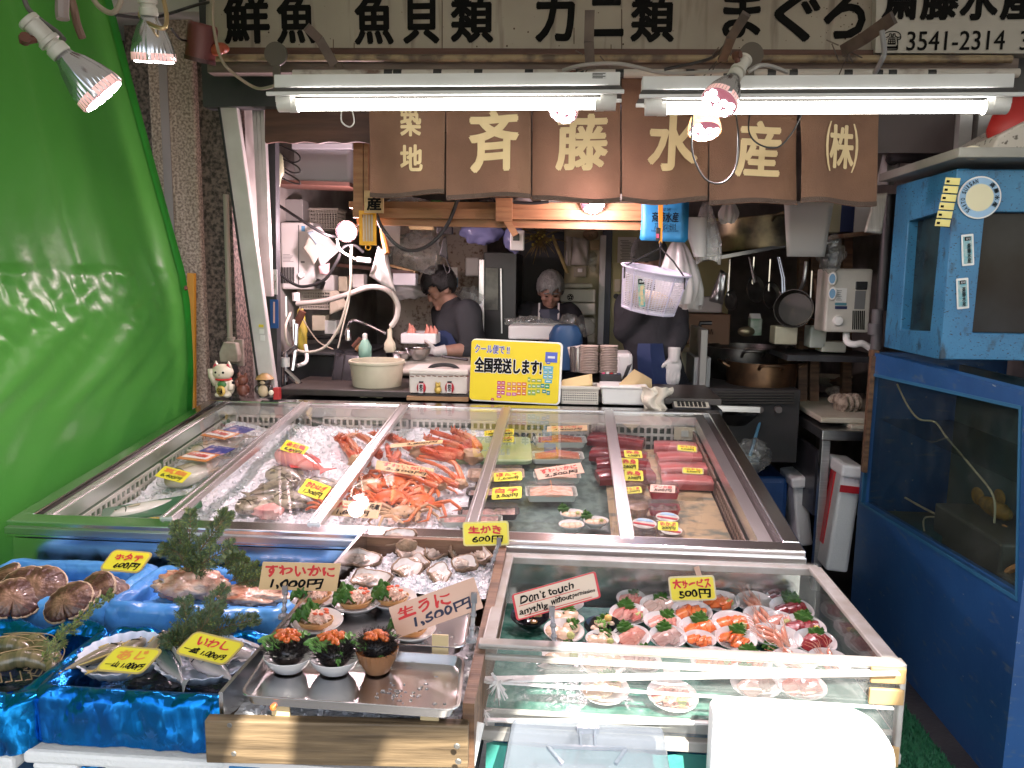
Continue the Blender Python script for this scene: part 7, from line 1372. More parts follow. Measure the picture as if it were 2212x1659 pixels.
plates=[(1145,1345,80,"stew","dark",0,"dark bowl of brown stew below the do not touch notice"),(1228,1316,62,"stew","",0,"white dish of brown stew behind the do not touch notice"),(1222,1346,76,"scallop","boat",1,"boat shaped white dish with a pale scallop"),(1218,1374,84,"scallop","",1,"white dish of scallop under the notice clip"),(1301,1367,78,"chop","dark",2,"dark bowl of chopped fish with scallions"),(1358,1337,82,"snapper","",1,"white dish of rosy fish slices with wasabi at the upper left"),(1363,1303,62,"snapper","",3,"small white dish of rosy fish against the back wall"),(1423,1317,80,"white","",3,"white dish of pale fish with red skin and shiso"),(1431,1355,80,"pink","",3,"white dish of pale fish with a dark red piece"),(1363,1386,80,"pink","",3,"white dish of pink slices by the front rim"),(1441,1386,78,"aji","",3,"white dish of silvery horse mackerel by the front rim"),(1493,1332,84,"salmon","",4,"salmon dish with wasabi beneath the service card"),(1511,1369,86,"salmon","",3,"salmon dish with a big shiso leaf in the middle row"),(1553,1309,80,"salmon","",4,"salmon dish with wasabi right of the service card"),(1581,1356,84,"salmon","",4,"salmon dish with pale stripes in the middle row"),(1511,1393,66,"salmon","",0,"salmon dish half hidden by the front rim"),(1588,1391,84,"salmon","",3,"deep orange salmon dish with shiso by the front rim"),(1628,1311,78,"shrimp","",5,"shrimp dish with long feelers against the back wall"),(1645,1344,78,"shrimp","",5,"shrimp dish in the middle of the right columns"),(1660,1382,80,"shrimp","",5,"shrimp dish with heads pointing to the front rim"),(1686,1304,62,"tuna","",3,"red tuna dish furthest back on the right"),(1722,1327,88,"tuna","",3,"red tuna dish second from the back on the right"),(1744,1365,90,"tuna","",6,"red tuna dish with a yellow flower on the right"),(1766,1397,86,"tuna","",3,"red tuna dish at the front right corner"),(1682,1350,64,"pink","",4,"pale pink dish with wasabi beside the tuna"),(1688,1388,80,"shrimp","",5,"shrimp dish beside the tuna at the front rim"),(1301,1393,70,"scallop","",1,"pale scallop dish peeking over the front rim"),(1216,1426,88,"scallop","",1,"scallop dish seen through the front sheet at the left"),(1301,1444,96,"scallop","",0,"pale dish seen through the front sheet left of centre"),(1306,1500,100,"scallop","",3,"pale dish with a leaf lowest behind the front sheet at the left"),(1451,1514,104,"pink","",4,"pink dish lowest behind the front sheet at the centre"),(1381,1440,90,"aji","",3,"silvery fish dish behind the upper ribbon"),(1541,1440,96,"salmon","",4,"salmon dish behind the upper ribbon"),(1616,1440,92,"salmon","",3,"salmon dish behind the ribbon further right"),(1631,1490,104,"white","",3,"pale fish dish in the glare of the front sheet"),(1712,1440,92,"shrimp","",5,"shrimp dish behind the ribbon near the right"),(1806,1440,84,"shrimp","",5,"shrimp dish behind the ribbon at the right corner"),(1730,1495,100,"pink","",0,"pink dish behind the front sheet near the foam box")]
def shrimp(b,M,s):
    p=[(-.9,0,.0),(-.5,.12,.12),(0,.18,.2),(.5,.1,.14),(.95,-.05,.02)];p=bez([V(q)*s for q in p],4);n=len(p);b.tube(p,[s*(.05+.13*math.sin(math.pi*min(1,(i+1)/n*1.0))*(1.1 if i % 2 else .95)) for i in range(n)],8,M=M)
    for k in range(3):b.tube([V((.8,.0,.1))*s,V((1.4,.25*(k-1),.45))*s,V((1.9,.5*(k-1),.35))*s],s*.018,4,M=M)
for px,py,wpx,kind,dk,ex,l in plates:
    p=PZ(px,py,ZD+.008);r=wpx*.53*pxm(p);rz_=rg.uniform(-20,20)
    if p.y < AY0+r*.8+.01:p.y=AY0+r*.8+.012
    if p.x > AX1-r-.01:p.x=AX1-r-.012
    t=thing("sashimi_dish",l,"sashimi dish",group="small dishes in the acrylic case",M=T(p.x,p.y,ZD) @ Rx(rg.uniform(7,15)) @ Rz(rz_) @ T(0,0,.004))
    if dk == "dark":dish(t,r,mat("dark_glaze",(.015,.016,.022),.12,coat=.5),.85,.028)
    elif dk == "boat":dish(t,r,PORC,.55,.022)
    else:dish(t,r,PORC,.9)
    if kind in ("stew","chop"):
        b=MB()
        for k in range(26):a=rg.uniform(0,6.28);q=rg.uniform(0,.6)*r;b.ell((q*math.cos(a),q*math.sin(a)*.8,.02+.012*(1-q/r)),(rg.uniform(.12,.22)*r,rg.uniform(.1,.18)*r,.09*r),Rz(rg.uniform(0,90)),nu=8,nv=6,fn=lambda d:1+.25*nz(d,3,k))
        b.build("filling",FL[kind],t,smooth=True)
        if kind == "chop":
            b=MB()
            for k in range(22):a=rg.uniform(0,6.28);q=rg.uniform(0,.5)*r;b.tube([(q*math.cos(a),q*math.sin(a)*.8,.036),(q*math.cos(a)+.003,q*math.sin(a)*.8,.038)],.0028,6)
            b.build("scallion",mat("scallion",(.2,.4,.08),.5),t);lump(t,(r*.35,r*.2,.04),r*.2,mat("ginger",(.7,.45,.12),.5),"ginger")
        else:
            b=MB()
            for k in range(9):a=rg.uniform(0,6.28);b.tube([(rg.uniform(-.5,.5)*r,rg.uniform(-.4,.4)*r,.034) for _ in range(3)],.0016,5)
            b.build("carrot_shreds",mat("carrot",(.65,.22,.03),.4),t)
    elif kind == "scallop":
        b=MB()
        for k in range(3):b.ell(((k-1)*r*.5,rg.uniform(-.15,.15)*r,.018),(r*.42,r*.42,r*.2),Rz(k*30),nu=16,nv=10,fn=lambda d:1+.06*nz(d,5,k))
        b.build("scallop_meat",FL["scallop"],t,smooth=True)
    elif kind == "shrimp":
        b=MB()
        for k in range(3):shrimp(b,T((k-1)*.15*r,(k-1)*.38*r,.018) @ Rz(118+rg.uniform(-15,15)),r*.72)
        b.build("shrimps",FL["shrimp"],t,smooth=True)
    else:slices(t,r,kind,rg,5,.72,rg.uniform(-30,30),.014)
    if ex in (1,4):lump(t,(r*.42,-r*.28,.024),r*.2,WASABI,"wasabi")
    if ex in (3,1,6,2):b=MB();leaf(b,T(-r*.1,r*.28,.016) @ Rz(62+rg.uniform(-45,45)) @ Ry(-24),r*.85,r*.85);b.build("shiso_leaf",SHISO,t,smooth=True)
    if ex == 5:b=MB();leaf(b,T(-r*.3,-r*.3,.016) @ Rz(-100),r*.9,r*.8);b.build("shiso_leaf",SHISO,t,smooth=True)
    if ex == 6:lump(t,(r*.5,-r*.3,.034),r*.12,mat("flower_yellow",(.75,.55,.08),.5),"flower",amp=.6)
for px,py,l,lf in ((1236,1122,"white dish of scallop with shiso inside the front glass",1),(1287,1138,"white dish of scallop with wasabi inside the front glass",1),(1234,1146,"white dish half hidden behind the bright front rim",0)):
    p=CP(px,py,-.11);r=.042;t=thing("sashimi_dish",l,"sashimi dish",group="scallop dishes in the display case",M=fr(p,(1,.1,0),CN));dish(t,r)
    b=MB()
    for k in range(3):b.ell(((k-1)*r*.45,.05*r*(k-1),.018),(r*.4,r*.4,r*.2),nu=14,nv=8,fn=lambda d:1+.06*nz(d,5,k))
    b.build("scallop_meat",FL["scallop"],t,smooth=True)
    if lf:b=MB();leaf(b,T(-r*.6,r*.2,.015) @ Rz(100) @ Ry(-40),r,r*.9);b.build("shiso_leaf",SHISO,t,smooth=True);lump(t,(r*.4,-r*.2,.028),r*.16,WASABI,"wasabi")
card([(1446,1249),(1540,1246),(1545,1293),(1452,1297)],1.98,12,YDULL,[("大サービス",RED,.0,.22,.86,.4,.03,0),("500円",INK,.04,-.24,.74,.42,.02,0)],"yellow big service card at the back rim of the acrylic case",edge=mat("clear_sleeve",(.6,.55,.35),.2))
b=MB();b.beam(PY(1504,1224,2.0),PY(1512,1248,1.99),.014,.006,(0,1,0));b.build("card_clip",mat("rusty_white_clip",(.5,.32,.22),.4),world=True,label="small rusty white clip holding the service card",cat="clip")
nt_=card([(1106,1283),(1285,1235),(1300,1289),(1115,1343)],1.56,14,mat("notice_cream",(.72,.55,.42),.3),[("Don't touch",INK,-.1,.22,.64,.3,.012,.1),("anythig",INK,-.28,-.24,.34,.34,.012,.1),("without",INK,.05,-.14,.25,.24,.012,.1),("permission",INK,.315,-.17,.27,.2,.012,.1),("—",RED,-.08,.01,.72,.025,0,0),("—",RED,.0,-.39,.8,.025,0,0)],"cream notice with a red border asking not to touch anything",edge=None,border=mat("red_border",(.6,.03,.04),.4),clip=((-.08,-.5),(1198,1398,1.52)),name="notice_card")
# ---------------------------------------------------------------- wooden box with steel trays, crab dishes and urchins
WX=[(-.655,1.27),(-.172,1.30),(-.178,1.99),(-.56,1.99)]
wb=thing("wooden_box","weathered wooden ice box holding steel trays and oysters","wooden box",(-.4,1.6,.72))
def plank(mb,a,c,z0,z1,th=.022):a,c=V((*a,(z0+z1)/2)),V((*c,(z0+z1)/2));mb.beam(a,c,z1-z0,th,V((0,0,1)).cross((c-a).normalized()))
b=MB();plank(b,WX[0],WX[1],.722,.807,.024);b.build("front_board",BOXW,wb,world=True,bev=.003)
b=MB();b.add([(-.185,1.31,.70),(-.163,1.31,.70),(-.163,1.99,.73),(-.185,1.99,.73),(-.185,1.31,.838),(-.163,1.31,.838),(-.163,1.99,.89),(-.185,1.99,.89)],[(3,2,1,0),(4,5,6,7),(0,1,5,4),(1,2,6,5),(2,3,7,6),(3,0,4,7)]);b.build("side_board",OLDW,wb,world=True)
b=MB();plank(b,(-.55,2.0),(-.165,2.0),.74,.905,.02);b.build("back_board",OLDW,wb,world=True)
b=MB();b.add([(-.64,1.29,.71),(-.632,1.29,.71),(-.545,2.0,.73),(-.553,2.0,.73),(-.64,1.29,.845),(-.632,1.29,.845),(-.545,2.0,.93),(-.553,2.0,.93)],[(3,2,1,0),(4,5,6,7),(0,1,5,4),(1,2,6,5),(2,3,7,6),(3,0,4,7)]);b.build("steel_liner",STEELM,wb,world=True)
b=MB();b.add([(-.63,1.29,.72),(-.19,1.31,.72),(-.19,1.98,.74),(-.55,1.98,.74)],[(0,1,2,3)]);b.build("bottom",OLDW,wb,world=True)
for x,y in ((496,1566),(987,1612),(505,1628),(990,1645)):b=MB();b.lathe([(.006,0),(.004,.002)],10,fr(PY(x,y,1.262),(1,0,0),(0,-1,0)),cap1=True);b.build("screw",mat("screw_grey",(.2,.19,.17),.4,.6),wb,world=True)
def zbox(x,y):return .775+(y-1.3)*.05
ice_bed("box_ice",-.625,-.192,1.29,1.72,lambda x,y:.785,.012,70,70,500,"clear crushed ice beneath the steel trays in the wooden box",.012)
ice_bed("oyster_ice",-.55,-.19,1.735,1.985,lambda x,y:.845+.02*(y-1.7),.02,70,60,1100,"heap of crushed ice under the opened oysters",.011)
def tray(corners,label,z,lipz=.022):
    c=[V((x,y,z)) for x,y in corners];t=thing("steel_tray",label,"tray",sum(c,V())/4,"steel trays in the wooden box")
    cen=sum(c,V())/4;b=MB()
    def loop(k,dz):
        out=[]
        for i in range(4):
            p,pr_,nx_=c[i],c[i-1],c[(i+1) % 4]
            for j in range(6):
                f=j/5;q=p+(pr_-p).normalized()*.03*(1-f)**2+(nx_-p).normalized()*.03*f**2;out.append(cen+(q-cen)*k+V((0,0,dz)))
        return out
    b.loft([loop(1.0,lipz-.004),loop(1.012,lipz-.002),loop(1.008,lipz),loop(.985,lipz),loop(.955,.002),loop(.9,0)],cap=False);n=len(b.v);b.f.append(tuple(range(n-24,n)));b.mi.append(0)
    b.build("tray",mat("tray_steel",(.74,.72,.71),.24,1,col2=(.66,.64,.63),vs=6,bump=.04,bs=8),t,smooth=True,world=True,angle=50)
    b=MB();r2=random.Random(len(label))
    for k in range(40):b.ell(cen+V((r2.gauss(.09,.04),r2.gauss(-.02,.03),.0007)),(r2.uniform(.001,.005),r2.uniform(.001,.004),.0009),nu=12,nv=6)
    b.build("water_drops",mat("water_drops",(.9,.9,.9),.03,trans=.9),t,smooth=True,world=True,kind="stuff");return t
TZ=.835
def cz(x,y):p=PZ(x,y,TZ+.02);return (p.x,p.y)
tray([cz(517,1503),cz(990,1536),cz(1003,1418),cz(590,1392)],"steel tray with the sea urchins at the front of the wooden box",TZ)
tray([cz(606,1386),cz(1004,1405),cz(1020,1300),cz(650,1290)],"steel tray with the crab dishes behind the urchins",TZ+.005)
for x,y,h_,Yc,l in ((607,1530,38,1.288,"small wooden chip at the left front of the trays"),(928,1548,30,1.30,"small wooden chip at the right front of the trays"),(951,1393,44,1.478,"stained wooden chip between the two trays")):
    b=MB();b.beam(PY(x,y+h_/2,Yc),PY(x,y-h_/2,Yc),.034,.004,(0,1,0));b.build("wood_chip",mat("chip_wood",(.62,.48,.26),.5),world=True,label=l,cat="wood chip",group="wooden chips by the trays")
RIM_=mat("crab_shell_cup",(.58,.34,.14),.5,col2=(.45,.22,.08),vs=18)
SHRD=mat("crab_shreds",(.72,.42,.3),.35,col2=(.78,.62,.5),vs=60)
for px,py,wpx,l in ((682,1302,98,"crab meat dish at the back left of the tray"),(771,1312,98,"crab meat dish in the middle of the back row"),(850,1306,92,"crab meat dish half hidden by the pink urchin card"),(687,1356,104,"crab meat dish at the front left of the tray"),(890,1373,96,"crab meat dish under the pink urchin card")):
    p=PZ(px,py,TZ+.015);r=wpx*.55*pxm(p);t=thing("crab_dish",l,"crab dish",group="crab meat dishes on the tray",M=T(p.x,p.y,TZ+.008) @ Rz(rg.uniform(-12,12)) @ Rx(8))
    dish(t,r,PORC,.86,.026)
    b=MB();b.lathe([(r*.3,.012),(r*.6,.02),(r*.71,.033),(r*.68,.034),(r*.58,.025),(r*.3,.019)],40,T(-.04*r,-r*.06,0),sy=.72,cap1=True,fn=lambda q,i:1+.04*math.sin(q*5)+.02*math.sin(q*13));b.build("shell_cup",RIM_,t,smooth=True)
    b=MB()
    for k in range(120):
        a=rg.uniform(0,6.28);q=r*.46*math.sqrt(rg.random());c0=V((q*math.cos(a)+.04*r,q*math.sin(a)*.72-r*.08,.032+.018*(1-q/(r*.55))));d=V((rg.gauss(0,1),rg.gauss(0,1),rg.gauss(.1,.5))).normalized()*.009;b.tube([c0-d,c0+V((0,0,.002)),c0+d],[.0012,.003,.001],5)
    b.build("crab_meat",SHRD,t,smooth=True)
    b=MB()
    for k in range(5):a=rg.uniform(0,6.28);q=r*.35;c0=V((q*math.cos(a)+.1*r,q*math.sin(a)*.6,.05));b.ell(c0,(.006,.004,.003),nu=7,nv=5)
    b.build("red_flakes",mat("crab_red",(.6,.1,.04),.4),t,smooth=True)
    b=MB()
    def lf(u,v):return V((-r*.85+u*r*.75+.006*math.sin(v*19),-r*.55+v*r*1.15+.1*r*math.sin(u*7),.028+.022*math.sin(u*2.6)+.006*math.sin(v*24+u*9)+.005*math.sin(u*19)))
    b.grid(lf,14,26);b.build("lettuce",LETT,t,smooth=True,solid=.0008)
URCH=mat("urchin_black",(.012,.01,.011),.3,col2=(.03,.02,.016),vs=30);UNI=mat("uni_orange",(.52,.085,.012),.25,col2=(.6,.15,.03),vs=40,bump=.5,bs=120,coat=.4)
for px,py,wpx,l,brown in ((622,1428,104,"sea urchin in a white bowl at the left",0),(722,1432,104,"sea urchin in a white bowl between two others",0),(815,1430,92,"sea urchin in a brown fluted bowl",1)):
    p=PZ(px,py,TZ+.02);r=wpx*.5*pxm(p);t=thing("urchin_bowl",l,"sea urchin",group="sea urchin bowls on the front tray",M=T(p.x,p.y,TZ+.004) @ Rz(rg.uniform(-15,15)))
    if brown:
        b=MB();b.lathe([(r*.58,0),(r*.62,.004),(r*.86,.022),(r*.98,.042),(r,.046),(r*.95,.046),(r*.7,.02)],60,cap1=True,fn=lambda q,i:1+(.02 if 1 < i < 5 else 0)*math.cos(q*30));b.build("bowl",mat("brown_glaze",(.23,.09,.03),.25,coat=.4,col2=(.36,.17,.08),vs=8),t,smooth=True)
    else:
        b=MB();b.lathe([(r*.62,0),(r*.66,.003),(r*.86,.011),(r*.98,.022),(r*1.03,.027),(r,.028),(r*.7,.015),(r*.4,.008)],40,cap1=True,sy=.82);b.build("bowl",PORC,t,smooth=True)
    uz=.034+.012*brown;b=MB();b.ell((0,0,uz),(r*.7,r*.6,.026),nu=24,nv=14)
    for k in range(420):
        a=rg.uniform(0,6.28);e=rg.uniform(0,.85);d=V((math.cos(a)*math.cos(e),math.sin(a)*math.cos(e),math.sin(e)));d2=(d+V((rg.gauss(0,.5),rg.gauss(0,.5),abs(rg.gauss(0,.4))))).normalized();c0=V((d.x*r*.68,d.y*r*.58,uz+d.z*.025));b.tube([c0,c0+d2*rg.uniform(.012,.026)],[.0011,.0003],4,cap=False)
    b.build("urchin",URCH,t,smooth=True)
    b=MB()
    leaf(b,T(-r*1.2,-r*.3,.058) @ Rz(20) @ Rx(16),r*1.7,r*1.1,curl=.2);leaf(b,T(r*.0,r*.25,.062) @ Rz(28) @ Ry(-6),r*.8,r*.6)
    if brown or px == 722:leaf(b,T(r*.25,-r*.1,.06) @ Rz(-70) @ Ry(48),r*.9,r*.35)
    b.build("shiso_leaf",mat("shiso_light",(.1,.26,.05),.45,col2=(.16,.32,.08),vs=30,bump=.4,bs=60),t,smooth=True)
    b=MB()
    for k in range(34):a=rg.uniform(0,6.28);q=r*.42*math.sqrt(rg.random());b.ell((q*math.cos(a)*1.2-r*.08,q*math.sin(a)*.75,.07+.012*(1-q/(r*.45))),(.0095,.0045,.005),Rz(rg.uniform(0,180)),nu=10,nv=6,fn=lambda d:1+.18*nz(d,4,k))
    b.build("uni",UNI,t,smooth=True)
lump_=MB();lump_.ell(PZ(590,1528,TZ),.006);lump_.build("uni_crumb",UNI,smooth=True,world=True,label="dropped crumb of orange roe on the wooden box edge",cat="roe crumb")
# oysters
NAC=mat("oyster_nacre",(.8,.76,.72),.2,col2=(.55,.46,.4),vs=14,coat=.5);OYS=mat("oyster_shell",(.3,.2,.12),.6,col2=(.13,.085,.05),vs=24,ramp=(.4,.62),bump=1,bs=45);OYM=mat("oyster_meat",(.55,.45,.37),.15,col2=(.1,.08,.065),vs=18,ramp=(.5,.75),coat=.6)
def oyster(M,L_,seed,label):
    t=thing("oyster",label,"oyster",group="opened oysters on the ice",M=M);w_=L_*.62
    def edge(q):return 1+.1*math.sin(q*2+seed)+.05*math.sin(q*5+seed*2)+.025*math.sin(q*13)
    def bot(u,v):q=v*2*math.pi;f=edge(q);return V((L_*.5*u*f*math.cos(q)*(1+.2*math.cos(q)),w_*.5*u*f*math.sin(q),-.02*(1-u**3)+.005*u*u*math.sin(q*3+seed)-.003*math.sin(u*30)))
    b=MB();b.grid(bot,10,44);b.build("shell",OYS,t,smooth=True,solid=.004,angle=180)
    def inn(u,v):q=v*2*math.pi;f=edge(q)*.97;p=V((L_*.5*u*f*math.cos(q)*(1+.2*math.cos(q)),w_*.5*u*f*math.sin(q),-.013*(1-u**3)+.005*u*u*math.sin(q*3+seed)+.0035));p.x *= .92;p.y *= .92;return p
    b=MB();b.grid(inn,8,44);b.build("nacre",NAC,t,smooth=True,angle=180)
    b=MB();b.grid(lambda u,v:V((L_*.32*u*math.cos(v*6.283)*(1+.1*math.sin(v*25+seed))-.01,w_*.3*u*math.sin(v*6.283)*(1+.12*math.sin(v*19)),-.004+.006*(1-u**2)+.003*math.sin(u*16+v*20))),8,36);b.build("meat",OYM,t,smooth=True,angle=180);return t
for i,(px,py,L_,yaw_,tl,l) in enumerate(((857,1160,.1,10,35,"large opened oyster propped up at the top of the ice"),(780,1205,.11,-10,15,"opened oyster near the steel side wall"),(885,1192,.1,15,22,"opened oyster under the topmost one"),(940,1190,.09,25,20,"opened oyster in the middle of the upper row"),(985,1185,.09,80,40,"upright opened oyster under the yellow oyster card"),(1037,1197,.09,-50,20,"mossy opened oyster by the card clip"),(878,1228,.11,60,12,"big white lined oyster in the lower row"),(948,1240,.1,70,12,"opened oyster at the right of the lower row"),(795,1248,.11,-5,12,"opened oyster just above the crab dishes"),(900,1212,.08,-30,10,"small opened oyster tucked between two larger ones"),(1000,1215,.09,-20,15,"opened oyster close to the wooden side board"))):
    p=PZ(px,py,.875 if py > 1180 else .9);oyster(T(p) @ Rz(yaw_) @ Rx(tl*.7+16),L_*.88,i*1.7,l)
blob((880,1178),(22,14),1.95,OYS,51,amp=.4,label="rough oyster shell propping the topmost oyster",cat="oyster shell",name="oyster_shell")
card([(1003,1131),(1094,1129),(1098,1174),(1003,1177)],1.93,12,YDULL,[("生かき",RED,-.02,.2,.78,.42,.025,-.1),("600円",INK,.04,-.26,.72,.36,.015,.1)],"yellow raw oyster card clipped to the wooden side board",edge=mat("pale_yellow_edge",(.66,.6,.2),.4),clip=((.3,-.4),(1060,1225,1.9)))
card([(569,1214),(735,1217),(728,1278),(557,1273)],1.66,10,WCARD,[("すわいかに",RED,.0,.22,.9,.4,.03,-.1),("1,000円",INK,-.02,-.25,.68,.38,.025,.12)],"wooden snow crab card reading 1,000 above the crab dishes",rad=.001,clip=((-.15,-.5),(612,1335,1.62)))
card([(840,1311),(1023,1248),(1045,1312),(858,1380)],1.5,14,PCARD,[("生うに",RED,-.12,.2,.62,.42,.02,0),("1,500円",mat("dark_navy_ink",(.02,.02,.05),.6),.06,-.2,.68,.36,.02,.1)],"pink wooden raw urchin card tilted above the trays",rad=.002,clip=((.44,-.1),(1018,1385,1.48)))
# ---------------------------------------------------------------- left foreground: film and foil lined boxes
BFILM=mat("blue_film",(.07,.25,.62),.28,col2=(.1,.33,.7),vs=7,bs=16,facet=.28,stretch=(1,1,.5),coat=.3)
FOIL=mat("blue_foil",(.012,.13,.46),.24,.9,col2=(.004,.18,.5),vs=5,bs=42,facet=.3,stretch=(1,1,.5))
def lined_box(name,label,x0,x1,y0,y1,z0,z1,m,th=.035,wr=.006,fq=18,skew=0,group=None,floor=None,fz=.03):
    t=thing(name,label,"lined box",((x0+x1)/2,(y0+y1)/2,z0),group);NU,NV=260,26
    prof=[(0.012,z0),(.014,z0+(z1-z0)*.5),(.012,z1-.012),(0,z1),(-.012,z1+.004),(-th+.01,z1),(-th,z1-.012),(-th-.004,z0+fz)]
    per=[];r=.03
    for cx,cy_,a0 in ((x1-r,y1-r,0),(x0+r,y1-r,90),(x0+r,y0+r,180),(x1-r,y0+r,270)):
        for i in range(7):a=R(a0+15*i);per.append((V((cx+r*math.cos(a),cy_+r*math.sin(a),0)),V((math.cos(a),math.sin(a),0))))
    per.append(per[0]);cum=[0]
    for i in range(len(per)-1):cum.append(cum[-1]+(per[i+1][0]-per[i][0]).length)
    def f(u,v):
        s=u*cum[-1];i=max(0,min(len(per)-2,next((k for k in range(len(cum)-1) if cum[k+1] >= s-1e-9),len(per)-2)));g=(s-cum[i])/max(1e-9,cum[i+1]-cum[i]);p=per[i][0].lerp(per[i+1][0],g);n=per[i][1].lerp(per[i+1][1],g)
        k=v*(len(prof)-1);j=min(len(prof)-2,int(k));h=k-j;d=prof[j][0]*(1-h)+prof[j+1][0]*h;z=prof[j][1]*(1-h)+prof[j+1][1]*h
        q=p+n*d+V((0,0,z));w_=wr*(abs(nz(q+V((0,0,q.z*.5)),fq))*1.6-.4)+wr*.9*(1-abs(nz((q.x*fq*.6+q.z*9,q.y*fq*.6,q.z*fq*.9-q.x*7),1,4))*2.5)+wr*.35*nz(q,fq*4,2)
        if u in (0,1):w_=0
        return q+n*w_+V((0,0,w_*.8 if .25 < v < .75 else 0))
    b=MB();b.grid(f,NU,NV);b.build("lining",m,t,smooth=True,world=True,angle=180)
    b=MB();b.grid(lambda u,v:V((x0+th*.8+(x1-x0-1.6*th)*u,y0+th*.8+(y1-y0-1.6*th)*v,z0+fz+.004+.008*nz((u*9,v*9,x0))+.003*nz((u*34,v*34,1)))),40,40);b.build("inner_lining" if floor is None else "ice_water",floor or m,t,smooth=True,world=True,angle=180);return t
xa=PY(233,1292,1.8).x;xb=PY(600,1302,1.78).x;zr1=PY(150,1290,1.8).z
lined_box("lined_box","box lined with blue film holding the scallops",-1.62,xa,1.79,2.04,.7,zr1,BFILM,wr=.004,fq=14)
lined_box("lined_box","box lined with blue film holding the pink monkfish flesh",xa+.008,xb+.01,1.775,2.045,.7,zr1-.004,BFILM,wr=.004,fq=14)
xf=PY(78,1500,1.43).x;xg=PY(500,1505,1.43).x-.012
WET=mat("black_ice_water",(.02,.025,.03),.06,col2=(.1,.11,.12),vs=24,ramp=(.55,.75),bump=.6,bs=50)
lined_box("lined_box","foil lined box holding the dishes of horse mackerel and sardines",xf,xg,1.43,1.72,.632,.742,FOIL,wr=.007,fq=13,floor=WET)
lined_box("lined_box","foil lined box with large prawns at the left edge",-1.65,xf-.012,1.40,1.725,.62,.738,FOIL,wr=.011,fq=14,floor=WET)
lined_box("lined_box","foil covered crate under the white foam slab",xf,xg,1.44,1.72,.38,.585,FOIL,wr=.007,fq=16)
slab_=thing("foam_slab","notched white foam slab under the foil boxes","foam slab",(-.83,1.5,.69))
b=MB();xm=(xf+xg)/2;b.box((xm,1.565,.612),(xg-xf+.03,.34,.03));b.box((xf+.05,1.56,.588),(.1,.32,.018));b.box((xm+.07,1.56,.588),(.24,.32,.018));b.build("slab",FOAM,slab_,world=True,bev=.008)
b=MB();b.box((xf-.3,1.56,.602),(.55,.36,.034));b.build("foam_slab",FOAM,world=True,bev=.008,label="white foam slab under the prawn box at the left edge",cat="foam slab")
b=MB();b.box((-1.1,1.85,.19),(1.0,.4,.38));b.build("display_stand",mat("stand_blue",(.015,.07,.2),.5),world=True,label="dark blue stand under the lined boxes",cat="stand")
pk=thing("carton","colourfully printed carton below the wooden box","carton",(-.42,1.5,.45));b=MB();b.box((-.42,1.55,.57),(.44,.5,.26));b.build("body",PAPER,pk,world=True)
for i,c in enumerate(((.03,.2,.45),(.6,.1,.1),(.6,.4,.03),(.03,.05,.3),(.2,.4,.6))):b=MB();b.box((-.6+i*.09,1.299,.66-.01*(i % 2)),(.06,.003,.06));b.build("print",mat("carton_print_%d" % (i+1),c,.5),pk,world=True)
# scallops
SCAL=mat("scallop_shell",(.06,.02,.013),.45,col2=(.25,.14,.085),vs=22,vd=8,ramp=(.46,.7),bump=.8,bs=40,coat=.25);SCALE_=mat("scallop_rim",(.55,.42,.28),.5,col2=(.36,.24,.15),vs=30)
for i,(x,y,s,yw,l) in enumerate(((18,1228,.062,-10,"scallop with the reddest shell at the far left"),(62,1238,.06,5,"scallop leaning second from the left"),(112,1240,.062,-4,"scallop in the middle of the upper row"),(215,1248,.058,-6,"scallop beside the yellow price card"),(40,1262,.058,12,"scallop low at the far left"),(150,1272,.056,6,"scallop at the front rim of the box"),(195,1268,.056,-12,"striped scallop at the front right of the box"),(245,1255,.05,4,"smallest scallop at the right end"))):
    p=PZ(x,y,.79+.012*((i*3) % 4)/3+(.02 if i < 5 else 0));M_=T(p) @ Rz(yw*2.2) @ Ry((i*37 % 5-2)*9) @ Rx((44 if i < 5 else 26)+(i*53 % 7-3)*4) @ Rz(180);t=thing("scallop",l,"scallop",group="live scallops",M=M_)
    s *= 1.18;b=shell_half(s,.02,17,ra=.0009);b.build("shell",SCAL,t,smooth=True,solid=.002,angle=180)
    b=MB();q0=[3.0*2*(k/60-.5) for k in range(61)];pts=[V((s*math.sin(q)*1.04*(.55+.45*math.cos(q/2)),s*.85-s*math.cos(q)*(.55+.45*math.cos(q/2))-s*.1,-.003+.002*math.cos(q*17))) for q in q0];b.tube(pts,.0042,6);b.build("shell_rim",SCALE_,t,smooth=True)
    b=MB();b.grid(lambda u,v:V((s*1.0*u*math.sin((v-.5)*5.5)*(.55+.45*math.cos((v-.5)*2.75)),s*.75-s*u*math.cos((v-.5)*5.5)*(.55+.45*math.cos((v-.5)*2.75)),-.006-.012*(1-u*u))),6,30);b.build("lower_shell",SCALE_,t,smooth=True)
MONK=mat("monkfish_flesh",(.4,.16,.1),.16,col2=(.6,.42,.31),vs=16,vd=8,stretch=(1,3,1),ramp=(.38,.6),bump=.6,bs=40,coat=.6)
for x,y,rx,ry,dz,l in ((412,1262,.095,.055,.035,"pale monkfish flesh beneath the cedar sprig"),(545,1285,.085,.045,.022,"long pink fish fillet at the right of the blue box")):
    p=PZ(x,y,.785);b=MB();b.ell(p,(rx,ry,dz),nu=40,nv=22,fn=lambda d:1+.3*nz((d.x*3,d.y*5,d.z*2),1,x*.1)+.14*(1-3*abs(nz((d.x*4+d.y*3,d.y*11,0),1))));b.build("fish_meat",MONK,smooth=True,world=True,label=l,cat="fish meat",angle=180)
PRW=mat("tiger_prawn",(.09,.085,.04),.25,col2=(.2,.16,.08),vs=16,stretch=(4,1,1),bump=.2,bs=60,coat=.4)
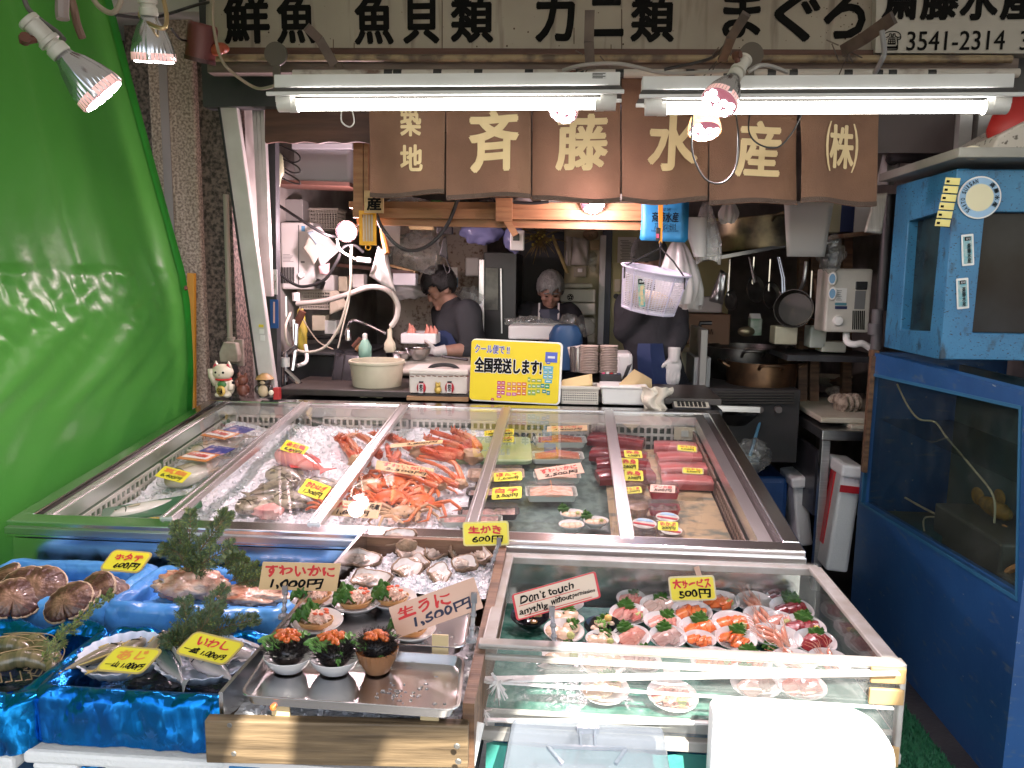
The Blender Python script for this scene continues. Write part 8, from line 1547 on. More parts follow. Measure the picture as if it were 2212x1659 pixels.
for i,(x,y,a,l) in enumerate(((10,1432,10,"dark prawn at the left picture edge"),(55,1425,-14,"dark prawn curled behind the others"),(40,1462,18,"nearest dark green prawn in the foil box"),(80,1445,-30,"dark prawn touching the foil ridge"))):
    p=PZ(x,y,.71);t=thing("prawn",l,"prawn",group="dark prawns in the foil box",M=T(p) @ Rz(a));path=bez([V(q) for q in ((-.085,.0,.01),(-.05,.02,.022),(0,.028,.03),(.045,.015,.022),(.085,-.012,.008))],6);n=len(path)
    b=MB();b.tube(path,[.004+.017*math.sin(math.pi*min(1,(k+2)/(n+2)))*(1.08 if k % 4 < 2 else .95) for k in range(n)],12);b.build("body",PRW,t,smooth=True)
    b=MB()
    for k in range(5):b.tube([(.02-.02*k,.01,.008),(.03-.02*k,-.01,-.004),(.02-.02*k,-.02,.0)],.0016,5)
    for k in range(2):b.tube(bez([(.085,-.01,.012),(.05,.02+.02*k,.045),(-.02,.03,.05),(-.09,.02*k,.04)],6),.0011,5)
    b.build("feeler",mat("feeler_tan",(.35,.25,.13),.4),t,smooth=True);b=MB();b.prism([(-.085,.004),(-.115,.02),(-.12,0),(-.115,-.02)],.002,T(0,0,.01));b.build("tail",PRW,t)
# shell shaped dishes with fish
def shell_dish(px,label,rx,ry,rz_,tint):
    p=PZ(px[0],px[1],.715);t=thing("shell_dish",label,"fish dish",group="shell shaped foam dishes",M=T(p) @ Rz(rz_) @ Rx(7));b=MB()
    b.lathe([(.55,0),(.8,.012),(.97,.036),(1,.04),(.96,.04),(.78,.018),(.5,.006)],120,cap1=True,sx=rx,sy=ry,fn=lambda q,i:1+(.028 if i > 0 else 0)*math.cos(q*22));b.build("dish",tint,t,smooth=True,angle=80);return t,p
DB=mat("bluish_dish",(.6,.66,.72),.35,col2=(.45,.56,.7),vs=9,trans=.1)
dt,p1=shell_dish((272,1442),"shell shaped dish of horse mackerel with a yellow card",.098,.085,12,DB);dt2,p2=shell_dish((445,1450),"shell shaped dish of sardines with a yellow card",.118,.085,-8,DB)
AJI=fishmat("aji_skin",(.13,.115,.075),(.27,.23,.16),(.42,.37,.28),.045);AJF=mat("aji_fin",(.45,.35,.1),.35);IWA=fishmat("iwashi_skin",(.012,.035,.045),(.12,.15,.16),(.5,.44,.42),.05);IWF=mat("iwashi_fin",(.3,.3,.3),.3)
for dx,dy,a,L_,tl,l in ((-.06,-.02,62,.16,14,"horse mackerel at the left of the dish"),(-.01,0,78,.16,18,"horse mackerel in the middle of the dish"),(.05,.025,98,.19,34,"horse mackerel pointing its head up at the right"),(.03,-.045,30,.15,10,"horse mackerel with its yellow tail over the dish rim")):
    fish(T(p1+V((dx,dy,.032))) @ Rz(a+180) @ Rx(tl) @ Rz(0),L_,.045,.032,AJI,AJF,l,group="horse mackerel on the dish")
for dx,dy,a,L_,tl,l in ((-.06,-.04,-42,.19,62,"dark backed sardine at the left of the dish"),(.035,-.035,-30,.17,42,"silver sardine lying across the dish"),(.075,.03,-12,.16,20,"silver sardine with its head at the right rim"),(0,.03,-25,.15,8,"sardine under the yellow card")):
    fish(T(p2+V((dx,dy,.036))) @ Rz(a) @ Rx(tl),L_,.05,.034,IWA,IWF,l,group="sardines on the dish",bend=-.2)
card([(252,1397),(349,1405),(302,1453),(211,1445)],1.44,42,YDULL,[("あじ",mat("orange_ink2",(.75,.3,.04),.6),.0,.2,.66,.42,.03,0),("一山 1,000円",INK,.02,-.26,.88,.32,.02,.1)],"yellow horse mackerel card propped on its dish",edge=mat("tan_mount",(.5,.38,.12),.4),rad=.01)
card([(422,1367),(526,1389),(482,1436),(382,1407)],1.49,42,YDULL,[("いわし",RED,.0,.2,.66,.42,.02,-.1),("一盛 1,000円",INK,.0,-.26,.88,.32,.02,.1)],"yellow sardine card propped on its dish",edge=mat("tan_mount",(.5,.38,.12),.4),rad=.01)
card([(248,1189),(325,1196),(300,1235),(216,1228)],1.76,40,YDULL,[("ホタテ",RED,.02,.2,.72,.42,.03,-.1),("600円",INK,.1,-.26,.66,.4,.02,.1)],"yellow scallop card leaning above the scallops",edge=mat("tan_mount",(.5,.38,.12),.4),rad=.01)
# cedar sprigs
CED=mat("cedar_green",(.045,.085,.04),.55,col2=(.085,.13,.05),vs=60);CEDL=mat("cedar_light",(.14,.2,.035),.55,col2=(.2,.24,.05),vs=60);STEM=mat("cedar_stem",(.13,.09,.04),.7)
def sprig(stems,label,seed,dens=1.,sz=1.,light=.25):
    """stems: list of point lists"""
    r2=random.Random(seed);base=stems[0][0];t=thing("cedar_sprig",label,"cedar sprig",base,"green cedar sprigs among the boxes");sb,lb=MB(),MB()
    def scales(a,c,w_):
        d=c-a;L_=d.length;n=max(3,int(L_/.0055));dn=d.normalized();side=dn.cross(V((r2.gauss(0,.4),-1,r2.gauss(.3,.3)))).normalized()
        for k in range(n):
            p=a+d*(k/n);s=w_*(1-.6*k/n)
            for q in (-1,1):
                tip=p+dn*.006*sz+side*q*s+V((r2.gauss(0,.001),)*3);lb.cur=1 if r2.random() < light else 0
                lb.add([p-dn*.001,p+side*q*s*.5-dn*.0015,tip,p+dn*.004+side*q*s*.3],[(0,1,2,3)])
    for pts in stems:
        path=bez(pts,10);n=len(path);sb.tube(path,[.0026*sz*(1-.7*i/n) for i in range(n)],5)
        for i in range(2,n):
            if r2.random() > dens:continue
            tdir=(path[i]-path[i-1]).normalized()
            for q in (-1,1):
                side=tdir.cross(V((r2.gauss(0,.5),-1,r2.gauss(.2,.5)))).normalized()*q;L_=sz*(.045*(1-.75*i/n)+.012)*r2.uniform(.7,1.2);d1=(tdir*.75+side*.8+V((0,r2.gauss(0,.25),.1))).normalized();e=path[i]+d1*L_
                sb.tube([path[i],e],[.0011*sz,.0005],4);scales(path[i],e,.0036*sz)
                for f in (.3,.5,.7):
                    m_=path[i].lerp(e,f)
                    for q2 in (-1,1):d2=(d1+d1.cross(V((r2.gauss(0,.5),-1,.2))).normalized()*q2*.9).normalized();scales(m_,m_+d2*L_*.5*(1.2-f),.003*sz)
        scales(path[-3],path[-1]+(path[-1]-path[-2])*1.5,.005*sz)
    sb.build("stem",STEM,t,world=True);lb.build("foliage",[CED,CEDL],t,world=True,smooth=False);return t
sprig([[PY(405,1242,1.9),PY(408,1190,1.9),PY(412,1110,1.92)],[PY(405,1240,1.9),PY(425,1200,1.9),PY(470,1140,1.9),PY(490,1112,1.92)],[PY(404,1230,1.9),PY(385,1195,1.88),PY(355,1185,1.86)],[PY(408,1238,1.9),PY(440,1215,1.88),PY(500,1180,1.86)],[PY(404,1225,1.9),PY(392,1180,1.9),PY(380,1140,1.92)]],"largest cedar sprig standing before the case's green front rim",1,light=.22)
sprig([[PY(490,1240,1.9),PY(510,1225,1.9),PY(535,1215,1.9)],[PY(498,1255,1.88),PY(530,1240,1.88),PY(556,1225,1.88)],[PY(510,1262,1.86),PY(540,1255,1.86),PY(562,1250,1.86)],[PY(485,1225,1.9),PY(500,1210,1.9),PY(520,1205,1.9)]],"bushy brown green sprig beside the snow crab card",2,sz=.8,light=.3)
sprig([[PY(88,1430,1.48),PY(125,1385,1.55),PY(180,1330,1.66),PY(238,1283,1.74)]],"slender bright cedar sprig slanting over the foil at the left",3,sz=.62,light=.6)
sprig([[PY(400,1400,1.62),PY(430,1350,1.66),PY(482,1275,1.7)],[PY(398,1398,1.62),PY(402,1340,1.66),PY(398,1302,1.68)],[PY(405,1395,1.62),PY(470,1360,1.66),PY(548,1338,1.7)],[PY(395,1400,1.6),PY(380,1380,1.6),PY(368,1385,1.58)],[PY(410,1385,1.62),PY(450,1340,1.64),PY(470,1310,1.68)]],"dark cedar sprig fanned out behind the sardine card",4,sz=.9,light=.08)
# ---------------------------------------------------------------- front right: foam panel, clear box, crate
fm=thing("foam_slab","sunlit white foam lid with a rounded corner standing before the acrylic case","foam lid",PY(1725,1650,1.40))
a,c=PY(1525,1659,1.44),PY(1925,1524,1.445);x0,x1,z1=a.x,c.x,c.z;z0=.42;out=[(x0,z0),(x1,z0),(x1,z1-.10)]
for i in range(1,10):q=R(10*i);out.append((x1-.115+.115*math.cos(q),z1-.10+.10*math.sin(q)))
out += [(x0+.01,z1),(x0,z1-.01)]
b=MB();b.prism([(x-(x0+x1)/2,z-z0) for x,z in out],.045,Matrix.Translation(((x0+x1)/2,1.445,z0)) @ Rx(90));b.build("slab",mat("bright_foam",(.84,.84,.83),.7,bump=.15,bs=160),fm,world=True,bev=.006)
FROST=thin("frosted_clear",(.72,.75,.8),.9,.12,dirt=.55,dirtcol=(.27,.3,.34),ds=3,ramp=(.3,.8))
cb=thing("clear_box","frosted clear plastic container below the acrylic case","container",PY(1270,1650,1.34))
p=[PY(1104,1560,1.44),PY(1436,1575,1.44)];xl,xr,zt_=p[0].x,p[1].x,p[0].z;yb_,yf_=1.46,1.2
b=MB();b.add([(xl,yb_,zt_),(xr,yb_,zt_),(xr+.01,yf_,zt_-.075),(xl-.02,yf_,zt_-.075),(xl,yb_,.45),(xr,yb_,.45),(xr+.01,yf_,.45),(xl-.02,yf_,.45)],[(0,3,2,1),(3,7,6,2),(0,4,7,3),(1,2,6,5),(0,1,5,4)]);b.build("body",FROST,cb,world=True,bev=.01)
b=MB();nrm=V((0,-.075,.26)).normalized()
def cbp(x,y):return PP(x,y,V((xl,yf_,zt_-.071)),V((0,-.277,.96)).normalized())
for a_,c_ in (((1183,1612),(1353,1617)),((1183,1612),(1215,1650)),((1353,1617),(1330,1650))):b.beam(cbp(*a_),cbp(*c_),.006,.006)
for x in (1253,1284):b.beam(cbp(x,1575),cbp(x+2,1612),.004,.006)
b.beam(cbp(1246,1575),cbp(1294,1576),.012,.012);b.build("handle",FROST,cb,world=True)
b=MB();b.box((.25,1.76,.555),(.80,.46,.18));b.build("blue_crate",mat("crate_blue",(.02,.2,.42),.45,bump=.1,bs=20),world=True,bev=.006,label="blue crate carrying the acrylic case",cat="crate")
b=MB();b.grid(lambda u,v:V((-.16+.84*u,1.495-.06*v+.006*math.sin(u*40),.64-.2*v+.004*nz((u*30,v*6,0)))),60,8);b.build("teal_cloth",mat("teal_sheet",(.025,.2,.16),.6,bump=.3,bs=30),smooth=True,world=True,label="teal cloth hanging below the acrylic case",cat="cloth")
b=MB();b.tube(bez([PY(1035,1560,1.36),PY(1024,1610,1.34),PY(1012,1665,1.32),PY(1005,1720,1.3)],5),.011,10);b.build("white_tube",WPLAST,smooth=True,world=True,label="white plastic tube between wooden box and acrylic case",cat="tube")
b=MB();b.box((.25,1.85,.23),(.8,.4,.46));b.build("display_stand",mat("stand_dark",(.02,.02,.022),.5),world=True,label="dark stand under the blue crate",cat="stand")
# ---------------------------------------------------------------- figurines
def ell_(b,p,r,M=None,**k):b.ell(p,r,M,**k)
p=PZ(487,856,1.05);p=PY(487,856,3.36);s=pxm(p)
lc=thing("lucky_cat","white beckoning cat figurine with a green bib at the case corner","figurine",p);CAT=mat("cat_white",(.72,.65,.5),.3,coat=.3)
b=MB();b.ell(p+V((0,0,21*s)),(21*s,16*s,22*s),nu=20,nv=14);b.ell(p+V((-2*s,-4*s,53*s)),(23*s,18*s,18*s),nu=20,nv=14)
for dx in (-16,12):b.loft([[p+V((dx*s+r*s*math.cos(q*1.05),-4*s+r*.5*s*math.sin(q*1.05),z*s)) for q in range(6)] for r,z in ((8,62),(5,70),(.6,77))])
b.tube([p+V((-18*s,-4*s,25*s)),p+V((-24*s,-8*s,45*s)),p+V((-24*s,-8*s,60*s))],[7*s,8*s,9*s],10);b.tube([p+V((16*s,-6*s,30*s)),p+V((18*s,-14*s,16*s))],[7*s,6*s],10);b.ell(p+V((-9*s,-10*s,5*s)),(9*s,10*s,6*s));b.ell(p+V((9*s,-10*s,5*s)),(9*s,10*s,6*s));b.build("body",CAT,lc,smooth=True,world=True,angle=180)
b=MB()
for dx in (-16,12):b.loft([[p+V((dx*s+r*s*math.cos(q*1.05),-8.5*s+r*.2*s*math.sin(q*1.05),z*s)) for q in range(6)] for r,z in ((5,63),(3,69),(.4,73))])
b.build("inner_ear",mat("cat_pink",(.55,.06,.1),.4),lc,world=True);b=MB();b.lathe([(16*s,0),(17.5*s,2*s),(16*s,4*s)],20,T(p+V((-1*s,-3*s,36*s))));b.build("collar",RED,lc,smooth=True,world=True)
b=MB();b.ell(p+V((0,-14*s,28*s)),(10*s,5*s,8*s));b.build("bib",mat("cat_green",(.06,.2,.05),.4),lc,smooth=True,world=True);b=MB();b.ell(p+V((-1*s,-18*s,14*s)),(10*s,4*s,12*s));b.build("coin",mat("gold_paint",(.6,.42,.1),.4,.3),lc,smooth=True,world=True);text("千万両",INK,lc,fr(p+V((-1*s,-22.3*s,14*s)),(1,0,0),(0,-1,0)),(11*s,14*s),bold=.03)
b=MB()
for dx in (-10,6):b.ell(p+V((dx*s,-20*s,54*s)),(3*s,2*s,2.6*s),nu=8,nv=6)
b.ell(p+V((-2*s,-21.5*s,49*s)),(1.6*s,1*s,1*s),nu=6,nv=5);b.ell(p+V((20*s,-6*s,30*s)),(4*s,6*s,4*s));b.ell(p+V((-27*s,-9*s,40*s)),(4*s,4*s,4*s));b.build("face_paint",INK,lc,smooth=True,world=True)
p=PY(526,856,3.38);s=pxm(p);BRN=mat("red_brown_clay",(.16,.055,.035),.35,bump=.3,bs=60);b=MB();b.ell(p+V((0,0,14*s)),(14*s,12*s,15*s));b.ell(p+V((1*s,-3*s,36*s)),(12*s,10*s,11*s));b.ell(p+V((-10*s,-6*s,30*s)),(5*s,5*s,9*s))
for dx in (-7,8):b.ell(p+V((dx*s,-2*s,46*s)),(4*s,3*s,6*s))
b.build("clay_cat",BRN,smooth=True,world=True,label="small red brown clay cat between the two bigger figurines",cat="figurine",angle=180)
p=PY(573,858,3.36);s=pxm(p);tk=thing("raccoon_dog_figurine","dark pottery raccoon dog figurine with a pale belly and straw hat","figurine",p);b=MB();b.ell(p+V((0,0,16*s)),(19*s,14*s,17*s));b.ell(p+V((0,-3*s,36*s)),(15*s,12*s,12*s));b.ell(p+V((-14*s,-8*s,18*s)),(6*s,6*s,9*s));b.ell(p+V((15*s,-8*s,18*s)),(6*s,6*s,9*s));b.build("body",mat("dark_clay",(.03,.024,.02),.3),tk,smooth=True,world=True,angle=180)
b=MB();b.ell(p+V((0,-9*s,15*s)),(12*s,8*s,13*s));b.ell(p+V((0,-11*s,34*s)),(7*s,5*s,5*s));b.build("belly",mat("pale_clay",(.5,.4,.25),.4),tk,smooth=True,world=True);b=MB();b.lathe([(20*s,-2*s),(14*s,5*s),(6*s,10*s)],24,T(p+V((0,0,42*s))),cap1=True);b.build("hat",mat("straw_clay",(.36,.22,.08),.5),tk,smooth=True,world=True)
b=MB()
for dx in (-6,6):b.ell(p+V((dx*s,-14*s,38*s)),(2.6*s,2*s,2.6*s),nu=8,nv=6)
b.build("eye",INK,tk,smooth=True,world=True);b=MB();b.ell(p+V((18*s,-12*s,12*s)),(6*s,4*s,6*s));b.build("flask",CAT,tk,smooth=True,world=True)
b=MB();c0=PY(599,850,3.36);b.box(c0,(.03,.03,.055));b.build("red_packet",mat("packet_red",(.4,.03,.03),.4),world=True,bev=.004,label="small red packet beside the raccoon dog figurine",cat="packet")
# ---------------------------------------------------------------- people
SKIN=mat("skin",(.42,.24,.17),.5,col2=(.38,.21,.15),vs=30,sss=.1);HAIRB=mat("black_hair",(.012,.011,.011),.4,bump=.7,bs=90,stretch=(3,3,.6));HAIRG=mat("grey_hair",(.2,.2,.19),.5,col2=(.33,.33,.31),vs=60,stretch=(3,3,.5),bump=.7,bs=90)
def evalmesh(o):
    dg=bpy.context.evaluated_depsgraph_get();me=bpy.data.meshes.new_from_object(o.evaluated_get(dg));return me
def skinned(joints,edges):
    """tapered limbs and rounded joints, fused into one surface by remeshed()"""
    b=MB()
    for p,r in joints:b.ell(p,r,nu=16,nv=12)
    for i,j in edges:(p,r),(q,t_)=joints[i],joints[j];b.tube([p,p.lerp(q,.5),q],[r,(r+t_)*.52,t_],16)
    return b.v,b.f
def remeshed(mb,vox,smooth=6):
    me=bpy.data.meshes.new("tmp");me.from_pydata([tuple(v) for v in mb.v],[],mb.f);o=bpy.data.objects.new("tmp",me);COL.objects.link(o)
    r_=o.modifiers.new("rm",'REMESH');r_.mode='VOXEL';r_.voxel_size=vox;s_=o.modifiers.new("sm",'SMOOTH');s_.iterations=smooth+4;s_.factor=.5
    m2=evalmesh(o);n=MB();par=list(range(len(m2.vertices)))
    def fd(a):
        while par[a] != a:par[a]=par[par[a]];a=par[a]
        return a
    for e in m2.edges:par[fd(e.vertices[0])]=fd(e.vertices[1])
    cnt={}
    for k in range(len(par)):cnt[fd(k)]=cnt.get(fd(k),0)+1
    big=max(cnt,key=cnt.get);mp={};vv=[]
    for k in range(len(par)):
        if fd(k) == big:mp[k]=len(vv);vv.append(m2.vertices[k].co.copy())
    n.add(vv,[tuple(mp[q] for q in p.vertices) for p in m2.polygons if p.vertices[0] in mp]);bpy.data.objects.remove(o);bpy.data.meshes.remove(m2);return n
def head_parts(mb,M):
    """head, x = the person's right when looking along +y, y = face, z = up; origin at head centre"""
    def hf(d):
        k=1.
        if d.z < -.1:k *= 1-.16*(-d.z-.1)*(1 if abs(d.x) > .1 else .4)
        if d.y > .5:k *= .95
        return k
    mb.ell((0,0,.012),(.076,.096,.112),M,nu=28,nv=20,fn=hf);mb.ell((0,.03,-.062),(.052,.058,.052),M,nu=18,nv=12)
    mb.ell((0,.088,-.02),(.013,.02,.024),M,nu=10,nv=8);mb.ell((0,.101,-.03),(.015,.013,.011),M,nu=10,nv=8)
    mb.ell((0,.083,.028),(.052,.014,.008),M);mb.ell((0,.085,-.058),(.022,.01,.005),M);mb.ell((0,.083,-.068),(.019,.01,.006),M);mb.ell((0,.078,-.098),(.024,.02,.017),M)
    for s in (-1,1):mb.ell((s*.042,.07,-.02),(.024,.02,.02),M);mb.ell((s*.078,-.005,-.01),(.01,.022,.032),M)
def hand(mb,wrist,d,side,nrm,s=1.,curl=.5):
    """palm with four bent fingers of unequal length and a thumb off its side"""
    d=V(d).normalized();side=V(side).normalized();nrm=V(nrm).normalized();pc=wrist+d*.045*s
    mb.ell((0,0,0),(.05*s,.042*s,.016*s),fr(pc,d,nrm),nu=14,nv=10)
    for k,L_ in enumerate((.068,.078,.074,.058)):
        o=wrist+d*.082*s+side*(.028-.019*k)*s;a=o+d*L_*.45*s-nrm*curl*.012*s;b_=a+(d-nrm*curl).normalized()*L_*.32*s;c=b_+(d-nrm*curl*1.9).normalized()*L_*.26*s;mb.tube([wrist+d*.06*s+side*(.024-.016*k)*s,o,a,b_,c],[.009*s,.0098*s,.009*s,.0082*s,.006*s],8)
    o=wrist+d*.03*s+side*.034*s;mb.tube([wrist+d*.02*s+side*.02*s,o,o+(d*.6+side*.8).normalized()*.032*s,o+(d*.8+side*.7-nrm*.4).normalized()*.062*s],[.013*s,.0125*s,.011*s,.0075*s],8)
def hframe(c,face,tilt_up=(0,0,1)):y=V(face).normalized();z=V(tilt_up);x=y.cross(z).normalized();z=x.cross(y);m=Matrix((x,y,z)).transposed().to_4x4();m.translation=c;return m
def person(label,loc,J,E,hc,face,shirt,shirtE,sm,hairfn,extra=None):
    t=thing("person",label,"person",loc);mb=MB();mb.add(*skinned(J,E));HM=hframe(hc,face);head_parts(mb,HM)
    for h in extra or []:hand(mb,*h)
    remeshed(mb,.0075).build("body",SKIN,t,smooth=True,world=True,angle=180)
    sb=MB();sb.add(*skinned(shirt,shirtE));sb=remeshed(sb,.012,4)
    for i,v in enumerate(sb.v):sb.v[i]=v+V((nz(v,9),nz(v,9,4),nz(v,9,8)))*.012
    sb.build("shirt",sm,t,smooth=True,world=True,angle=180);hairfn(t,HM)
    b=MB()
    for s in (-1,1):b.ell((s*.03,.09,.008),(.013,.004,.0035),HM,nu=10,nv=6)
    b.build("eye",INK,t,smooth=True,world=True);b=MB()
    for s in (-1,1):b.ell((s*.032,.094,.034),(.019,.006,.0045),HM,nu=10,nv=6)
    b.build("eyebrow",HAIRB if "grey" not in label else HAIRG,t,smooth=True,world=True);b=MB();b.ell((0,.0945,-.0625),(.02,.003,.0018),HM,nu=10,nv=6);b.build("mouth",mat("lip_line",(.2,.07,.06),.5),t,smooth=True,world=True);return t
def hair_cap(t,HM,m,front,seed,fringe=0.):
    b=MB()
    def hf(d):return 1.0+.05*nz(d,7,seed)+.03*nz((d.x*14,d.y*14,d.z*4),1,seed)
    b.ell((0,-.008,.03),(.09,.112,.108),HM,nu=40,nv=28,fn=hf);inv=HM.inverted();keep=[]
    for f in b.f:
        c=inv @ (sum((b.v[i] for i in f),V())/len(f));lim=front+.02*math.sin(c.x*90+seed) if c.y > .035 else (-.005 if c.y > -.03 else -.075)
        if c.z > lim:keep.append(f)
    b.f=keep;b.mi=[0]*len(keep);b.build("hair",m,t,smooth=True,world=True,solid=.008,angle=180)
SHIRT1=mat("charcoal_shirt",(.03,.032,.036),.85,bump=.3,bs=40);SHIRT2=mat("black_shirt",(.02,.02,.024),.85,bump=.3,bs=40);NAVY=mat("navy_apron",(.02,.035,.1),.45,bump=.3,bs=12);GLV=mat("white_glove",(.62,.61,.58),.6,bump=.2,bs=60);APR=mat("dark_blue_apron",(.03,.04,.07),.5,bump=.2,bs=14);TROU=mat("dark_trousers",(.015,.016,.022),.8)
def legs(px_,y,zp,J,E,pelvis):
    n=len(J)
    for s in (-1,1):J += [(V((px_+s*.09,y,zp-.06)),.09),(V((px_+s*.1,y-.01,zp*.5)),.06),(V((px_+s*.1,y,.09)),.042),(V((px_+s*.1,y-.13,.035)),.035)]
    E += [(pelvis,n),(n,n+1),(n+1,n+2),(n+2,n+3),(pelvis,n+4),(n+4,n+5),(n+5,n+6),(n+6,n+7)]
def trousers(t,J,i0,m):
    b=MB()
    b.ell(J[i0][0].lerp(J[i0+4][0],.5)+V((0,0,.06)),(.185,.135,.15))
    for s in (0,4):b.tube([J[i0+s][0]+V((0,0,.08)),J[i0+s][0],J[i0+s+1][0],J[i0+s+2][0]],[.11,.11,.082,.065],14)
    b.build("trousers",m,t,smooth=True,world=True)
def glove(t,wrist,d,side,nrm,s=1.06,curl=.5):
    b=MB();hand(b,wrist,d,side,nrm,s,curl);b.tube([wrist-V(d).normalized()*.05,wrist+V(d).normalized()*.03],[.036,.03],12);remeshed(b,.005,3).build("glove",GLV,t,smooth=True,world=True,angle=180)
# young man working at the cutting counter, facing left
Y1=4.72;hc=PY(951,622,Y1-.02);pel=V((PY(1000,880,Y1).x,Y1+.05,.93));ch=PY(992,712,Y1);nb=PY(976,656,Y1);wl=PY(946,760,4.42);el=PY(1020,754,4.52);shl=PY(1010,676,4.58);shr=PY(960,676,4.88);er=PY(958,760,4.8);wr_=PY(930,764,4.55)
J=[(pel,.135),(ch.lerp(pel,.5),.125),(ch,.13),(nb,.06),(hc+V((.03,0,-.06)),.05),(shl,.062),(el,.046),(wl,.03),(shr,.062),(er,.044),(wr_,.03)];E=[(0,1),(1,2),(2,3),(3,4),(2,5),(5,6),(6,7),(2,8),(8,9),(9,10)];n0=len(J);legs(pel.x,pel.y,pel.z,J,E,0)
SH=[(pel+V((0,0,.06)),.15),(ch.lerp(pel,.5),.15),(ch+V((0,0,.02)),.155),(nb+V((0,0,-.02)),.075),(shl,.085),(shl.lerp(el,.6),.07),(el,.062),(el.lerp(wl,.25),.05),(shr,.085),(er,.06),(er.lerp(wr_,.3),.05)];SE=[(0,1),(1,2),(2,3),(2,4),(4,5),(5,6),(6,7),(2,8),(8,9),(9,10)]
ym=person("dark haired person in a charcoal shirt and white gloves cutting fish",pel*1,J,E,hc,(-.72,-.42,-.52),SH,SE,SHIRT1,lambda t,HM:hair_cap(t,HM,HAIRB,.035,1),[(wl,(-1,-.25,-.2),(0,-.3,1),(.1,-1,0)),(wr_,(-1,-.2,-.25),(0,-.3,1),(.1,-1,0))])
glove(ym,wl,(-1,-.25,-.2),(.1,-.3,1),(.1,-1,-.3));glove(ym,wr_,(-1,-.2,-.25),(.1,-.3,1),(.1,-1,-.3));trousers(ym,J,n0,TROU)
b=MB();b.loft([[PY(x0_,y_,Y1-.17),PY(x1_,y_,Y1-.19),PY(x1_,y_,Y1-.12),PY(x0_,y_,Y1-.1)] for x0_,x1_,y_ in ((948,962,714),(944,975,722),(940,985,740),(938,998,775),(936,1010,840))]);b.build("apron",NAVY,ym,smooth=True,world=True)
b=MB();b.tube([PY(908,772,4.4),PY(930,768,4.42)],[.012,.02],10);b.ell(PY(920,772,4.4),(.07,.03,.025),fn=lambda d:1+.2*nz(d,4));b.build("dark_fish",mat("dark_purple_fish",(.04,.025,.03),.25),smooth=True,world=True,label="dark fish being cut by the young worker",cat="fish")
# grey haired person facing the viewer, looking down
Y2=5.25;hc=PY(1189,628,Y2-.05);nb=PY(1186,664,Y2+.02);ch=PY(1184,712,Y2);pel=V((ch.x,Y2+.05,.95));sl_,sr_=PY(1140,678,Y2),PY(1230,678,Y2);el2,er2=PY(1124,738,Y2-.1),PY(1250,742,Y2-.1);w1,w2=PY(1155,752,Y2-.4),PY(1215,752,Y2-.4)
J=[(pel,.13),(ch.lerp(pel,.5),.125),(ch,.13),(nb,.058),(hc+V((0,.03,-.07)),.05),(sl_,.06),(el2,.045),(w1,.03),(sr_,.06),(er2,.045),(w2,.03)];E=[(0,1),(1,2),(2,3),(3,4),(2,5),(5,6),(6,7),(2,8),(8,9),(9,10)];n0=len(J);legs(pel.x,pel.y,pel.z,J,E,0)
SH=[(pel,.15),(ch.lerp(pel,.5),.148),(ch+V((0,0,.03)),.152),(nb+V((0,0,-.015)),.08),(sl_,.085),(el2,.066),(w1,.045),(sr_,.085),(er2,.066),(w2,.045)];SE=[(0,1),(1,2),(2,3),(2,4),(4,5),(5,6),(2,7),(7,8),(8,9)]
om=person("grey haired person in a black shirt and dark apron looking down",pel*1,J,E,hc,(.06,-.86,-.5),SH,SE,SHIRT2,lambda t,HM:hair_cap(t,HM,HAIRG,.05,5),[(w1,(.6,-.7,-.2),(0,.3,1),(-.3,-.6,.4)),(w2,(-.6,-.7,-.2),(0,.3,1),(.3,-.6,.4))]);trousers(om,J,n0,TROU)
b=MB();b.loft([[PY(x0_,y_,Y2-.16),PY((x0_+x1_)/2,y_,Y2-.19),PY(x1_,y_,Y2-.16),PY((x0_+x1_)/2,y_,Y2-.12)] for x0_,x1_,y_ in ((1166,1206,668),(1160,1216,690),(1152,1222,720),(1150,1225,800))]);ap=b.build("apron",APR,om,smooth=True,world=True)
b=MB()
for x in (1165,1207):b.beam(PY(x,655,Y2-.1),PY(x-1,690,Y2-.2),.012,.006,(0,1,0))
b.build("apron_strap",PAPER,ap,world=True)
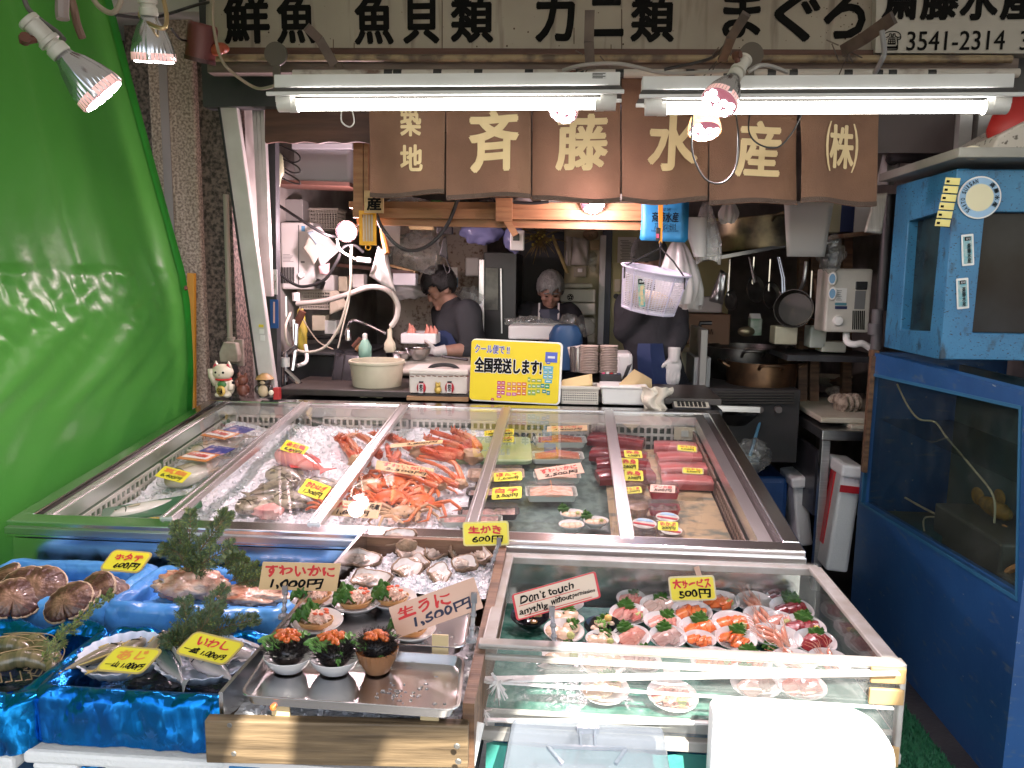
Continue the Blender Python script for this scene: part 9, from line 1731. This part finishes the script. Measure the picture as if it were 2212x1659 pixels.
# worker half hidden by the basket
Y3=4.32;hc=PY(1402,562,Y3);nb=PY(1404,622,Y3);ch=PY(1405,700,Y3);pel=V((PY(1418,800,Y3).x,Y3,1.02));sl_,sr_=PY(1362,662,Y3),PY(1446,660,Y3);el3,er3=PY(1352,712,Y3-.06),PY(1464,715,Y3-.05);w3,w4=PY(1392,645,Y3-.22),PY(1456,770,Y3-.17)
J=[(pel,.14),(ch.lerp(pel,.5),.13),(ch,.14),(nb,.06),(hc+V((0,0,-.07)),.052),(sl_,.065),(el3,.048),(w3,.032),(sr_,.065),(er3,.048),(w4,.032)];E=[(0,1),(1,2),(2,3),(3,4),(2,5),(5,6),(6,7),(2,8),(8,9),(9,10)];n0=len(J);legs(pel.x,pel.y,pel.z,J,E,0)
SH=[(pel+V((0,0,-.03)),.16),(ch.lerp(pel,.5),.155),(ch,.165),(nb+V((0,0,-.02)),.085),(sl_,.09),(el3,.07),(w3,.05),(sr_,.09),(er3,.07),(er3.lerp(w4,.7),.05)];SE=[(0,1),(1,2),(2,3),(2,4),(4,5),(5,6),(2,7),(7,8),(8,9)]
def beanie(t,HM):b=MB();b.lathe([(.092,.01),(.097,.03),(.094,.07),(.07,.115),(.03,.135)],28,HM @ T(0,-.005,.0),cap1=True,sy=1.15,fn=lambda q,i:1+.02*math.sin(q*20));b.build("beanie",mat("grey_knit",(.12,.12,.115),.9,bump=.5,bs=120),t,smooth=True,world=True)
tm=person("worker in black with a knitted hat, hidden behind the coin basket",pel*1,J,E,hc,(-.5,-.8,-.2),SH,SE,SHIRT2,beanie,[(w3,(-.4,-.8,.3),(1,0,0),(0,0,1)),(w4,(.0,-.1,-1),(-1,-.2,0),(.1,-1,0))]);glove(tm,w4,(-.02,-.1,-1),(-1,-.2,0),(.1,-1,0),1.1,.35);trousers(tm,J,n0,TROU)
b=MB();b.loft([[PY(x0_,y_,Y3-.19),PY((x0_+x1_)/2,y_,Y3-.23),PY(x1_,y_,Y3-.18),PY(x1_-4,y_,Y3+.05),PY(x0_+4,y_,Y3+.05)] for x0_,x1_,y_ in ((1378,1432,742),(1376,1434,760),(1378,1440,800),(1384,1448,850),(1392,1454,930))]);b.build("apron",NAVY,tm,smooth=True,world=True)
